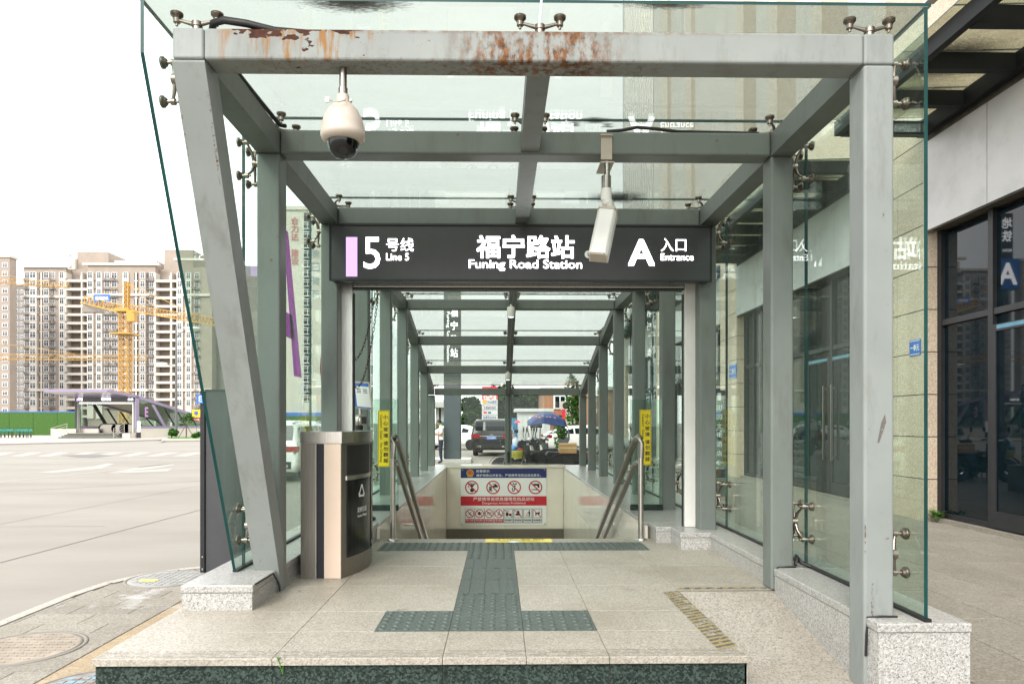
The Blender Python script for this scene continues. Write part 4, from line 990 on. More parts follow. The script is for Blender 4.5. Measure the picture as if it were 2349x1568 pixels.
M['film_purple'] = film('purple_film', (.42, .06, .44)); M['film_red'] = film('red_film', (.75, .03, .04)); M['film_white'] = film('white_film', (.75, .75, .75))
# ------------------------------------------------------------------ stickers on the side glass
t = thing('exit_letter_sticker', 'big purple letter A stuck on the road side glass', 'sticker', (GXL, 5.4, 2.4))
p_top, p_bot = at(661, 560, 1), at(692, 866, 1)
def onpane(px, py):
    p = at(px, py, 1.0); k = (GXL - .002) / p.x; return Vector((GXL - .002, k, CAMZ + (p.z - CAMZ) * k))
A = onpane(692, 866); Bq = onpane(672, 860); 
h = onpane(661, 560)
zb_, zt_ = A.z, h.z + .10
yr = A.y; W_ = 1.02
b = MB()
def ap(y, z): return (GXL - .002, y, z)
cy_ = yr - W_ / 2; sw = .23
b.add([ap(yr, zb_), ap(yr - sw, zb_), ap(cy_ - .02, zt_), ap(cy_ + .12, zt_)], [(0, 1, 2, 3)])
b.add([ap(yr - W_, zb_), ap(yr - W_ + sw, zb_), ap(cy_ + .02, zt_), ap(cy_ - .12, zt_)], [(0, 1, 2, 3)])
zm = zb_ + (zt_ - zb_) * .26; b.add([ap(yr - W_ + .2, zm), ap(yr - .2, zm), ap(yr - .27, zm + .2), ap(yr - W_ + .27, zm + .2)], [(0, 1, 2, 3)])
b.build('letter', M['film_purple'], t)
q = onpane(738, 842)
t = thing('round_logo_sticker', 'round red and white logo sticker on the glass edge behind the sign post', 'sticker', (GXL, q.y + .3, q.z))
cyy, czz, rr = q.y + .24, q.z, .30
b = MB(); n = 40
for i in range(n):
    a0, a1 = 2 * math.pi * i / n, 2 * math.pi * (i + 1) / n
    b.add([ap(cyy + math.cos(a) * r_, czz + math.sin(a) * r_) for a, r_ in ((a0, rr), (a1, rr), (a1, rr - .035), (a0, rr - .035))], [(0, 1, 2, 3)])
for z_ in (-.16, .0, .16): b.add([ap(cyy - .2, czz + z_ - .022), ap(cyy + .2, czz + z_ - .022), ap(cyy + .2, czz + z_ + .022), ap(cyy - .2, czz + z_ + .022)], [(0, 1, 2, 3)])
for y_ in (-.1, .1): b.add([ap(cyy + y_ - .02, czz - .2), ap(cyy + y_ + .02, czz - .2), ap(cyy + y_ + .02, czz + .2), ap(cyy + y_ - .02, czz + .2)], [(0, 1, 2, 3)])
b.build('red_mark', M['film_red'], t)
b = MB(); b.add([(GXL - .0035, cyy + math.cos(2 * math.pi * i / n) * rr, czz + math.sin(2 * math.pi * i / n) * rr) for i in range(n)], [tuple(range(n))]); b.build('white_ground', M['film_white'], t)
# ------------------------------------------------------------------ dark information pylon outside the road side glass
p = at(459, 1312, 7.4)
t = thing('information_pylon', 'charcoal information pylon standing on the pavers outside the road side glass', 'pylon', (p.x + .17, 7.6, 0))
x0 = p.x; zt = at(460, 897, 7.4).z
b = MB(); b.box(x0, x0 + .045, 7.4, 7.72, 0, zt); b.build('edge_post', M['darkframe'], t)
b = MB(); b.box(x0 + .05, x0 + .62, 7.42, 7.70, 0, zt); b.build('panel', plain('slate_panel', (.065, .07, .075), .3, var=.08), t)
b = MB(); b.box(x0 - .003, x0 + .62, 7.41, 7.71, zt, zt + .02); b.build('cap', M['darkframe'], t)
a, c = at(451, 925, 7.38), at(466, 904, 7.38)
b = MB(); b.box(a.x, c.x, 7.38, 7.398, a.z, c.z); b.build('blue_plate', M['blue_sign'], t)
b = MB(); b.text('E', ((a.x + c.x) / 2 + .005, 7.378, (a.z + c.z) / 2), .03, .06, bold=.02); b.text('出口', ((a.x + c.x) / 2 + .03, 7.378, c.z + .05), .05, .03); b.build('lettering', M['whitep'], t)
b = MB(); b.box(x0 + .02, x0 + .035, 7.39, 7.4, .18, .2); b.box(x0 + .02, x0 + .035, 7.39, 7.4, .05, .07); b.build('bolt', M['stainless'], t)

# ------------------------------------------------------------------ commercial building on the shop side
XF, XG = 6.88, 7.15
bl = thing('commercial_building', 'tan stone and pale panel shop building with dark glazing and black awnings', 'building', (9, 14, 0))
bays = [(-6.6, 2.3), (3.8, 11.18), (12.7, 20.1), (21.6, 29.0), (30.5, 37.9)]
colsY = [(2.3, 3.8), (11.18, 12.7), (20.1, 21.6), (29.0, 30.5), (37.9, 39.4)]
b = MB(); b.box(XG + .12, 16, -6.6, 40, 0, 8.5); b.build('core_wall', M['darkframe'], bl)
for (ya, yb) in colsY:
    col = MB(); col.box(XF + .012, XG + .3, ya + .012, yb - .012, 0, 8.2); co = col.build('stone_column', M['joint'], bl)
    for k in range(12):
        zz = .0 + .686 * k
        b = MB(); b.box(XF, XF + .03, ya + .001, (ya + yb) / 2 - .003, zz + .008, zz + .678); b.build('stone_panel', M['tan'], co)
        b = MB(); b.box(XF, XF + .03, (ya + yb) / 2 + .003, yb - .001, zz + .008, zz + .678); b.build('stone_panel', M['tan'], co)
        b = MB(); b.box(XF + .031, XG + .25, ya, ya + .03, zz + .008, zz + .678); b.build('stone_panel', M['tan'], co)
for bi, (ya, yb) in enumerate(bays):
    # fascia panels
    n = round((yb - ya) / 1.45); w = (yb - ya) / n
    for k in range(n):
        b = MB(); b.box(XF - .02, XF + .06, ya + w * k + .006, ya + w * (k + 1) - .006, 4.68, 6.1); b.build('fascia_panel', M['fascia'], bl)
    b = MB(); b.box(XF + .061, XG + .12, ya, yb, 4.70, 8.2); b.build('fascia_backing', M['joint'], bl)
    b = MB(); b.box(XF - .02, XG + .11, ya, yb, 6.5, 8.2); b.build('upper_band', M['tan'], bl)
    # glazing: recessed panes between dark frames, double door in the middle
    yd = yb - 1.22 if bi == 1 else yb - 4.1
    ms = [yb - .05, yd, yd - 1.12, yd - 2.24, yd - 3.4, yd - 4.6, ya + .05] if bi == 1 else [yb - .05, yb - .75, yb - 1.35, yb - 4.14, yb - 5.3, yb - 6.5, ya + .05]
    for m in ms:
        b = MB(); b.box(XG - .06, XG + .08, m - .05, m + .05, .08, 4.68); b.build('mullion', M['darkframe'], bl)
    zt = 3.2
    for m, q in zip(ms, ms[1:]):
        if m - q < .15: continue
        for (a, c) in ((zt + .05, 4.62), (.16, zt - .05)):
            b = MB(); b.box(XG, XG + .03, q + .05, m - .05, a, c); f = b.build('window_pane', M['darkglass'], bl)
        b = MB(); b.box(XG - .05, XG + .07, q + .0505, m - .0505, zt - .045, zt + .045); b.build('transom', M['darkframe'], bl)
        b = MB(); b.box(XG - .05, XG + .07, q + .0505, m - .0505, .08, .16); b.build('bottom_rail', M['darkframe'], bl)
    # double door
    d0, d1 = (yd - .05, yd - 2.19) if bi == 1 else (yb - 4.19, yb - 6.45)
    for k in (0, 1):
        s, e = (d0, (d0 + d1) / 2) if k == 0 else ((d0 + d1) / 2, d1)
        b = MB()
        for (p, q, a, c) in ((s - .10, s - .01, .1, 3.0), (e + .01, e + .10, .1, 3.0), (e + .1, s - .1, 2.9, 3.0), (e + .1, s - .1, .1, .34)): b.box(XG - .09, XG - .03, min(p, q), max(p, q), a, c)
        do = b.build('door_frame', M['darkframe'], bl)
        b = MB(); b.box(XG - .07, XG - .05, e + .1, s - .1, .34, 2.9); b.build('door_pane', M['darkglass'], do)
        hy = e + .18 if k == 0 else s - .18
        b = MB(); b.box(XG - .16, XG - .12, hy - .02, hy + .02, .8, 2.4); b.box(XG - .12, XG - .09, hy - .015, hy + .015, .85, .89); b.box(XG - .12, XG - .09, hy - .015, hy + .015, 2.31, 2.35); b.build('handle', M['bolt'], do)
        b = MB(); b.box(XG - .092, XG - .088, e + .12, s - .12, 2.93, 2.985); b.build('blue_film', plain('pale_blue_film', (.10, .30, .42), .4), do)
    b = MB(); b.box(XG - .16, XG + .05, ya, yb, 0, .075); b.build('door_step', M['pave'], bl)
    # awning
    aw0, aw1 = ya + .05, yb - .02; XA = 5.4; zA = 6.33
    aw = MB(); aw.box(XA, XA + .10, aw0, aw1, zA - .12, zA + .10); aw.box(XF - .14, XF - .022, aw0, aw1, zA - .14, zA + .10)
    k = round((aw1 - aw0) / 1.1)
    for i in range(k + 1):
        y = aw1 - .06 - (aw1 - aw0 - .12) * i / k; aw.box(XA + .101, XF - .141, y - .06, y + .06, zA - .13, zA + .09)
    ao = aw.build('awning_frame', M['black_steel'], bl)
    for i in range(k):
        y = aw1 - .06 - (aw1 - aw0 - .12) * i / k; y2 = aw1 - .06 - (aw1 - aw0 - .12) * (i + 1) / k
        b = MB(); b.slab([(XA - .12, y2 + .005, zA + .11), (XF - .03, y2 + .005, zA + .16), (XF - .03, y - .005, zA + .16), (XA - .12, y - .005, zA + .11)], (0, 0, .014), 1); b.build('awning_pane', [M['awning_glass'], M['glass_edge']], ao)
def plate(px, py, Y, s, label, w=.42, h=.27):
    p = at(px, py, Y); t = thing('number_plate_sign', label, 'wall sign', (XF, Y, p.z - h / 2)); z = p.z
    b = MB(); b.box(XF - .012, XF - .001, Y - w / 2, Y + w / 2, z - h / 2, z + h / 2); b.build('plate', M['blue_sign'], t)
    b = MB(); b.text(s, (XF - .0135, Y, z), w * .8, h * .42, (0, -1, 0), (0, 0, 1), .03); e = .015
    for (a, c, d, f) in ((-w / 2 + e, w / 2 - e, h / 2 - e - .01, h / 2 - e), (-w / 2 + e, w / 2 - e, -h / 2 + e, -h / 2 + e + .01)): b.add([(XF - .0135, Y + a, z + d), (XF - .0135, Y + c, z + d), (XF - .0135, Y + c, z + f), (XF - .0135, Y + a, z + f)], [(0, 1, 2, 3)])
    b.build('lettering', M['whitep'], t)
plate(1685, 851, 20.4, '二单元', 'blue building number plate on the farther tan stone column', .62, .42)
plate(2119, 797, 11.42, '一单元', 'blue building number plate on the nearer tan stone column', .30, .26)
weed((6.98, 11.02, 0), .24, .16, 9, 'green leafy weed at the foot of the nearer tan column', 5)
# lit hotel sign further along
Y = 15.0; p = at(1650, 1060, 15.0)
t = thing('hotel_sign', 'black vertical hotel sign with white lit characters behind the shop side glass', 'sign', (p.x, Y, 0))
b = MB(); w = .26; b.box(p.x - w / 2, p.x + w / 2, Y, Y + .12, .0, 2.3); b.build('board', M['dark'], t)
b = MB(); vtext(b, '田园文化酒店', p.x, Y - .003, .84, 2.02, .12, .006)
b.text('←', (p.x, Y - .003, .74), .18, .09, bold=.03); b.text('酒店入口', (p.x, Y - .003, .62), .2, .05, bold=.02); b.box(p.x - .04, p.x + .04, Y - .004, Y - .002, 2.08, 2.24); b.build('lettering', M['lit_soft'], t)
p = at(880, 662, 25.1)
t = thing('metro_pole_sign', 'tall pole sign with blue letter box beyond the road side posts', 'pole sign', (p.x, 25.1, 0))
b = MB(); b.box(p.x - .09, p.x + .09, 25.1, 25.3, 0, 9.2); b.build('pole', M['dark'], t)
b = MB(); b.box(p.x - .45, p.x + .45, 25.02, 25.36, 6.45, 7.55); b.build('blue_box', M['blue_sign'], t)
b = MB(); b.box(p.x - .22, p.x + .22, 25.05, 25.34, 7.56, 9.2); b.build('dark_head', M['dark'], t)
b = MB(); b.text('A', (p.x + .455, 25.19, 7.0), .26, .8, (0, 1, 0), (0, 0, 1), .03); b.text('A', (p.x, 25.015, 7.0), .7, .8, bold=.03)
for k, ch in enumerate('地铁'): b.text(ch, (p.x + .225, 25.19, 8.85 - .48 * k), .24, .40, (0, 1, 0), (0, 0, 1), .02); b.text(ch, (p.x, 25.045, 8.85 - .48 * k), .36, .40, bold=.02)
b.text('METRO', (p.x, 25.045, 7.85), .34, .10, bold=.02); b.build('lettering', M['lit_white'], t)
# tower above the shops
tw = thing('stone_tower', 'tall tower with white and tan stone strips rising above the shops', 'tower', (14, 26, 8.5))
M['pale_stone'] = granite('pale_stone_cladding', (.80, .77, .71), (.64, .60, .55), (.84, .82, .77), 60, .6, .04, .1)
M['tower_tan'] = granite('tower_tan_stone', (.66, .56, .45), (.5, .41, .32), (.72, .63, .52), 60, .6, .04, .1)
b = MB(); b.box(7.4, 24, 6, 31.4, 8.5, 75); b.build('core_wall', plain('recessed_tan_wall', (.60, .50, .40), .6), tw)
b = MB(); b.box(7.05, 24, 31.5, 39.7, 8.5, 75); b.build('glass_wall', plain('tower_blue_glass', (.40, .47, .48), .1, var=.2), tw)
edges = [39.7, 31.5, 29.8, 28.3, 26.1, 24.8, 20.5, 18.9, 18.0, 16.35, 15.5, 13.9, 12.9, 11.4, 10.3, 8.8, 7.6, 6.0]
for k, (a, c) in enumerate(zip(edges[1:], edges[2:])):
    if k % 2 == 0 or k in (4,):
        b = MB(); b.box(7.0, 7.39, c, a, 8.5, 75); o = b.build('pilaster', M['pale_stone'], tw)
    else:
        b = MB(); b.box(7.22, 7.395, c + .005, a - .005, 8.5, 75); o = b.build('tan_strip', M['tower_tan'], tw)
for k in range(14):
    b = MB(); b.box(6.98, 7.06, 31.55 + .55 * k, 31.62 + .55 * k, 8.5, 75); b.build('fin', M['alu'], tw)
# ------------------------------------------------------------------ far side of the road
M['taupe'] = plain('taupe_wall', (.30, .25, .208), .8, var=.08, scale=.4)
M['taupe2'] = plain('grey_brown_wall', (.26, .235, .215), .8, var=.1, scale=.4)
M['palewall'] = plain('pale_trim_wall', (.55, .505, .445), .8, var=.06, scale=.6)
M['winglass'] = plain('far_window_glass', (.085, .093, .10), .15, var=.3, rand=.5)
M['winframe'] = plain('white_window_frame', (.74, .74, .73), .5)
M['clutter'] = plain('balcony_clutter', (.33, .29, .26), .8, var=.35, scale=1.2)
def far_sidewalk():
    b = MB(); pts = [gp(-600, 1020, 0), gp(-100, 1017, 0), gp(150, 1014, 0), gp(370, 1007.5, 0)]
    pts = [Vector((-160, 57, 0)), gp(0, 1017, 0), gp(180, 1013, 0), gp(370, 1007, 0), gp(372, 1003, 0), Vector((-44, 90, 0)), Vector((-160, 95, 0))]
    b.slab([(p.x, p.y, -.125) for p in pts], (0, 0, .125)); o = tag(b.build('sidewalk', M['kerb']), 'pale sidewalk across the road in front of the other entrance', kind='structure')
    b = MB(); pts = [gp(370, 1012, 0), gp(376, 1010.5, 0), gp(475, 1009, 0), gp(560, 1008, 0), gp(560, 999, 0), gp(372, 1000, 0)]
    b.slab([(p.x, p.y, -.12) for p in pts], (0, 0, .145)); o2 = tag(b.build('traffic_island', M['kerb']), 'raised kerbed island with bushes and young tree', kind='structure')
    b = MB(); pts = [gp(385, 1006.5, 0), gp(475, 1006, 0), gp(540, 1005, 0), gp(540, 1001, 0), gp(385, 1002, 0)]
    b.add([(p.x, p.y, .03) for p in pts], [tuple(range(5))]); tag(b.build('grass', M['weed']), 'strip of green grass on the kerbed island', kind='stuff')
far_sidewalk()
b = MB(); b.slab([(-200, 92, -.1), (60, 92, -.1), (60, 99, -.1), (-200, 99, -.1)], (0, 0, .09)); b.build('sidewalk', M['kerb']).__setitem__('kind', 'structure')
# green hoarding
t = NT('artificial_turf'); M['turf'] = t.done(t.bsdf(t.ramp(t.noise(3, 8, rough=.75, stretch=(1, 1, 3)), [(.3, (.035, .10, .012)), (.7, (.075, .19, .03))]), .9))
def hoard(x0, x1, Y, zt, label):
    a, c = at(x0, 990, Y).x, at(x1, 990, Y).x; h = thing('site_hoarding', label, 'hoarding', (a, Y, 0))
    n = max(1, round((c - a) / 3)); w = (c - a) / n
    for k in range(n):
        b = MB(); b.box(a + w * k + .02, a + w * (k + 1) - .02, Y, Y + .1, 0, zt - .12); b.build('turf_panel', M['turf'], h)
    b = MB(); b.box(a, c, Y - .03, Y + .13, zt - .11, zt); b.build('top_rail', M['blue_sign'], h)
hoard(-700, 186, 90, 3.05, 'green turf site hoarding left of the far metro entrance')
hoard(395, 640, 100, 3.0, 'green turf site hoarding behind the traffic island and signs')
# ---- apartment blocks
def meshwin(name, w, h, d=.15, bars=1):
    f = MB(); e = .09 * w / 1.5 + .02
    for (a, c, p, q) in ((-w / 2, w / 2, 0, e), (-w / 2, w / 2, h - e, h), (-w / 2, -w / 2 + e, e, h - e), (w / 2 - e, w / 2, e, h - e)): f.box(a, c, -d, .02, p, q)
    for k in range(bars): x = -w / 2 + w * (k + 1) / (bars + 1); f.box(x - e / 3, x + e / 3, -d, .0, e, h - e)
    f.box(-w / 2 + e, w / 2 - e, -d, 0, h * .62, h * .62 + e * .7)
    g = MB(); g.add([(-w / 2 + e, -d * .4, e), (w / 2 - e, -d * .4, e), (w / 2 - e, -d * .4, h - e), (-w / 2 + e, -d * .4, h - e)], [(0, 1, 2, 3)])
    return f.mesh('window', M['winframe'], (0, 0, 0))[0], g.mesh('pane', M['winglass'], (0, 0, 0))[0]
def addwin(par, ms, loc):
    o = bpy.data.objects.new('window', ms[0]); COL.objects.link(o); o.parent = par; o.location = Vector(loc) - WO[par]
    p = bpy.data.objects.new('pane', ms[1]); COL.objects.link(p); p.parent = o
YA = 250
def ax(cx): return at(cx * .36566, 900, YA).x
def az(cyv): return at(100, 516.1 + cyv * .36566, YA).z
ab = thing('apartment_block', 'long taupe apartment block with white balcony bands behind the orange crane', 'apartment block', (ax(700), YA, 0))
FH = 52.6 * .36566 / 1600 * YA
z_top = az(262); nfl = 20
floors = [z_top - 1.9 - FH * (k + 1) for k in range(nfl)]
D = 16
def ablock(x0, x1, yoff, zt, mat='taupe', z0=0): 
    b = MB(); b.box(ax(x0), ax(x1), YA + yoff, YA + D, z0, zt); b.build('wall', M[mat], ab)
ablock(148, 415, 0, az(268)); ablock(550, 975, 0, az(250)); ablock(1110, 1330, 0, az(262)); ablock(415, 550, 3.2, az(262)); ablock(975, 1110, 3.2, az(262))
ablock(1330, 1640, 4, az(235), 'taupe2')
ablock(440, 640, 4, az(150), 'taupe', az(262)); ablock(995, 1180, 4, az(135), 'taupe', az(262)); ablock(400, 440, 3, az(195), 'palewall', az(266)); ablock(670, 940, 5, az(200), 'palewall', az(255))
M['cornice'] = M['palewall']
for (x0, x1, y) in ((145, 447, 262), (400, 445, 190), (523, 1003, 246), (1095, 1335, 215), (145, 415, 452), (550, 975, 438), (1110, 1335, 438), (145, 1330, 1035)):
    b = MB(); b.box(ax(x0), ax(x1), YA - .7, YA + .5, az(y) - .35, az(y) + .5); b.build('cornice', M['cornice'], ab)
stacks = [(155, 187, -.0), (193, 232, -.5), (281, 312, -.5), (320, 346, 0), (378, 406, -.4), (555, 586, -.5), (612, 641, -.5), (655, 690, 0), (700, 735, 0), (778, 806, -.5), (884, 915, -.5), (936, 966, 0), (1116, 1146, -.5), (1172, 1200, -.5), (1222, 1250, 0)]
WM = {}
cnt = 0; clut = MB()
for (x0, x1, yo) in stacks:
    w = ax(x1) - ax(x0)
    k = round(w, 1)
    if k not in WM: WM[k] = meshwin('window', w * 1.0, 2.25)
    if yo < -.1:
        b = MB(); b.box(ax(x0) - .25, ax(x1) + .25, YA + yo, YA - .001, 3, z_top - 2.0); b.build('bay', M['palewall'] if rnd.random() < .6 else M['taupe'], ab)
    for f, zf in enumerate(floors):
        if zf < 4 or cnt >= 262: continue
        addwin(ab, WM[k], ((ax(x0) + ax(x1)) / 2, YA + yo, zf + .75)); cnt += 1
        if yo > -.1:
            clut.box(ax(x0) - .2, ax(x1) + .2, YA - 1.0, YA - .05, zf - .1, zf + .05)
            for q in range(7): xx = ax(x0) - .2 + (w + .4) * q / 6; clut.box(xx - .03, xx + .03, YA - 1.0, YA - .95, zf + .05, zf + 1.0)
            if rnd.random() < .6: xx = rnd.uniform(ax(x0), ax(x1) - .8); clut.box(xx, xx + rnd.uniform(.5, 1.2), YA - .9, YA - .3, zf + .05, zf + rnd.uniform(.5, 1.5))
        elif rnd.random() < .45:
            xx = ax(x1) + .35; clut.box(xx, xx + .8, YA - .45, YA - .02, zf + .2, zf + .8)
tag(clut.build('balcony_clutter', M['clutter'], ab), kind='stuff')
wr = meshwin('window', 3.6 * .75, 1.9)
for (x0, x1, wx, wx2) in ((415, 550, 497, None), (975, 1110, 1062, 1018)):
    for f, zf in enumerate(floors):
        if zf < 3: continue
        b = MB(); b.box(ax(x0), ax(x1), YA - .35, YA - .05, zf - .45, zf + .42); b.box(ax(x0), ax(x1), YA - .05, YA + 3.2, zf - .3, zf - .1); b.build('balcony_band', M['palewall'], ab)
        if cnt < 300: addwin(ab, wr, (ax(wx), YA + 3.2, zf + .7)); cnt += 1
    b = MB(); b.box(ax(x0) - .3, ax(x0) + .25, YA - .4, YA + 3, 0, z_top - 2); b.box(ax(x1 - 38), ax(x1 - 30), YA - .4, YA + 3, 0, z_top - 2); b.build('fin_wall', M['palewall'], ab)
b = MB()
for (x0, x1) in ((248, 276), (843, 868), (925, 934)): b.box(ax(x0), ax(x1), YA - .06, YA - .01, 3, z_top - 2)
b.build('dark_recess', M['darkframe'], ab)
b = MB()
for (x0, x1) in ((248, 276), (843, 868)):
    b.box((ax(x0) + ax(x1)) / 2 - .3, (ax(x0) + ax(x1)) / 2 + .3, YA - .3, YA - .062, 3, z_top - 2)
    for zf in floors: b.box(ax(x0), ax(x1), YA - .2, YA - .063, zf - .2, zf + .2)
b.build('white_rib', M['palewall'], ab)
def slabtower(name, label, x0, x1, ytop, Y, wall, ncol, rows, seed, letters=None):
    q = random.Random(seed); xa, xb = at(x0, 900, Y).x, at(x1, 900, Y).x; zt = at((x0 + x1) / 2, ytop, Y).z
    t = thing(name, label, 'tower block', ((xa + xb) / 2, Y, 0))
    b = MB(); b.box(xa, xb, Y, Y + 3.2, 0, zt); b.build('wall', M[wall], t)
    b = MB(); b.box(xa - .4, xb + .4, Y - .4, Y + 3.6, zt, zt + .8); b.build('cornice', M['palewall'], t)
    w = (xb - xa) / ncol; ms = meshwin('window', w * .62, (zt / rows) * .55)
    for c in range(ncol):
        for r in range(rows - 1): addwin(t, ms, (xa + w * (c + .5), Y - .02, zt * (r + .8) / rows))
    return t, xa, xb, zt
slabtower('apartment_block', 'narrow slice of a pale apartment block at the photo edge', -120, 22, 590, 225, 'taupe', 7, 20, 2)
slabtower('apartment_block', 'darker grey apartment block between its two taupe neighbours', 20, 56, 655, 300, 'taupe2', 3, 22, 3)
slabtower('apartment_block', 'grey apartment block seen through the glass between the leaning and upright posts', 566, 612, 635, 300, 'taupe2', 4, 20, 4)
tt, xa, xb, zt = slabtower('office_tower', 'pale tower with faded red and white vertical characters behind the purple letter', 600, 752, 482, 150, 'palewall', 1, 1, 5)
b = MB()
w = meshwin('window', 2.0, 1.5)
for k in range(21): addwin(tt, w, (at(706, 900, 150).x, 149.98, 2 + 2.05 * k))
b = MB(); b.box(at(698, 900, 150).x, at(713.5, 900, 150).x, 149.9, 149.97, 1, 46.5); b.build('dark_band', M['darkframe'], tt)
b = MB()
for k, ch in enumerate('合力达 建设'):
    if ch != ' ': p = at(676, 506 + 18.4 * k, 149.8); b.text(ch, p, 1.6, 1.6, bold=.02)
b.build('red_lettering', plain('faded_red', (.62, .17, .17), .6), tt)
b = MB()
for k, ch in enumerate('映日荷花'): p = at(723, 581 + 31 * k, 149.8); b.text(ch, p, 1.7, 1.9, bold=.01)
b.build('white_lettering', M['lit_soft'], tt)
# ---- tower cranes
M['crane'] = plain('crane_yellow', (.66, .36, .05), .5, var=.08)
def truss(b, p, q, w, n, r, tri=False):
    p, q = Vector(p), Vector(q); d = (q - p).normalized(); s = d.cross(Vector((0, 0, 1)))
    if s.length < .1: s = Vector((1, 0, 0))
    s.normalize(); u = s.cross(d); cs = [s * w / 2 + u * w / 2, s * -w / 2 + u * w / 2, s * -w / 2 - u * w / 2, s * w / 2 - u * w / 2]
    if tri: cs = [s * w / 2 - u * w / 3, s * -w / 2 - u * w / 3, u * w * .7]
    k = len(cs)
    for c in cs: b.cyl(p + c, q + c, r, n=4)
    for i in range(n):
        a, e = p.lerp(q, i / n), p.lerp(q, (i + 1) / n)
        for j in range(k):
            c1, c2 = cs[j], cs[(j + 1) % k]
            b.cyl(a + c1, e + c2, r * .6, n=3, caps=False); b.cyl(e + c1, e + c2, r * .6, n=3, caps=False)
            if not tri: b.cyl(a + c2, e + c1, r * .6, n=3, caps=False)
YC = 130
def cx(px, py, Y=YC): return at(px, py, Y)
t = thing('tower_crane', 'orange yellow tower crane standing before the long taupe apartment block', 'tower crane', (cx(287, 900).x, YC, 0))
b = MB(); mx = cx(287, 900).x; w = 1.5; truss(b, (mx, YC, 0), (mx, YC, cx(287, 715).z), w, 22, .10); b.build('mast', M['crane'], t)
b = MB(); zt = cx(287, 712).z; b.box(mx - 1.3, mx + 1.3, YC - 1.3, YC + 1.3, zt - .3, zt + .3); 
zp = cx(287, 766).z; b.box(mx - 1.9, mx + 1.9, YC - 1.9, YC + 1.9, zp - .15, zp + .1); b.build('platform', M['crane'], t)
b = MB(); truss(b, (mx + .3, YC, zt), (cx(292, 648).x, YC, cx(290, 648).z), .7, 6, .10); b.build('apex_tower', M['crane'], t)
pj0, pj1 = cx(296, 708), Vector(at(500, 742, 112)); truss_b = MB(); truss(truss_b, pj0, pj1, 1.1, 26, .07, True); truss_b.build('jib', M['crane'], t)
b = MB(); pc1 = at(193, 690, 138); truss(b, cx(280, 712), pc1, 1.3, 8, .10, True); b.build('counter_jib', M['crane'], t)
b = MB(); m = pc1.lerp(Vector(cx(280, 712)), .05); b.box(m.x - .2, m.x + 3.2, m.y - .7, m.y + .7, m.z - 2.2, m.z - .1); b.build('counterweight', plain('grey_counterweight', (.34, .31, .27), .8), t)
b = MB(); m = pc1.lerp(Vector(cx(280, 712)), .32); b.box(m.x, m.x + 3.0, m.y - .6, m.y - .5, m.z + .3, m.z + 1.7); b.build('blue_board', M['blue_sign'], t)
b = MB(); b.text('通用重机', (m.x + 1.5, m.y - .62, m.z + 1.0), 2.5, .7, bold=.03); b.build('lettering', M['whitep'], t)
b = MB(); ap_ = cx(292, 650); b.tube([ap_, pj0.lerp(pj1, .35) + Vector((0, 0, .8))], .05, 4); b.tube([ap_, pj0.lerp(pj1, .8) + Vector((0, 0, .8))], .05, 4); b.tube([ap_, pc1.lerp(pj0, .2) + Vector((0, 0, .6))], .05, 4); b.build('tie_bar', M['crane'], t)
b = MB(); b.box(mx + 1.2, mx + 2.6, YC - 1.8, YC - .6, zt - 2.2, zt - .2); b.build('cab', M['crane'], t)
for (x0, y0, x1, y1, Y, lab, mast) in ((-160, 632, 157, 656, 160, 'orange crane jib reaching in high beside the sky, mast out of sight', -200), (-160, 820, 338, 822, 150, 'long level orange crane jib crossing low in front of the apartments', -220)):
    t = thing('tower_crane', lab, 'tower crane', (at(mast, 900, Y).x, Y, 0)); mxx = at(mast, 900, Y).x
    b = MB(); p, q = at(x0, y0, Y), at(x1, y1, Y); truss(b, Vector((mxx, Y, p.z)), q, 1.1, 30, .055, True); b.build('jib', M['crane'], t)
    b = MB(); truss(b, (mxx, Y, 0), (mxx, Y, p.z + 6), 2, 26, .12); b.build('mast', M['crane'], t)
    b = MB(); b.tube([(mxx, Y, p.z + 6), Vector((mxx, Y, p.z)).lerp(q, .7) + Vector((0, 0, .9))], .05, 4); b.build('tie_bar', M['crane'], t)
# ---- the other metro entrance
def E(cx_, cy_, Y): return at(114.7 + cx_ * .1709, 831.6 + cy_ * .1709, Y)
en = thing('metro_entrance', 'metro entrance with pale purple sloping roof and letter E across the road', 'metro entrance', E(750, 1005, 76))
Y0 = 75.0; A_ = E(362, 900, Y0); B_ = E(1150, 900, Y0); vx, vy = .5, .866; LV = 10.2
def V(u, v, z): return Vector((A_.x + (B_.x - A_.x) * u + vx * v, Y0 + vy * v, z))
zr0, zr1, zr2 = 5.0, 4.45, 1.75       # roof heights at front tip, front posts, tail
lil = M['lilac']; soff = plain('white_soffit', (.60, .60, .56), .3)
b = MB(); b.slab([V(-.02, -3.2, zr0), V(1.02, -3.2, zr0), V(1.02, 0, zr1 + .1), V(-.02, 0, zr1 + .1)], (0, 0, -.28)); b.build('roof_edge', lil, en)
b = MB(); b.slab([V(.0, -3.1, zr0 - .285), V(1.0, -3.1, zr0 - .285), V(1.0, .1, 4.33), V(.0, .1, 4.33)], (0, 0, -.03)); b.build('soffit', soff, en)
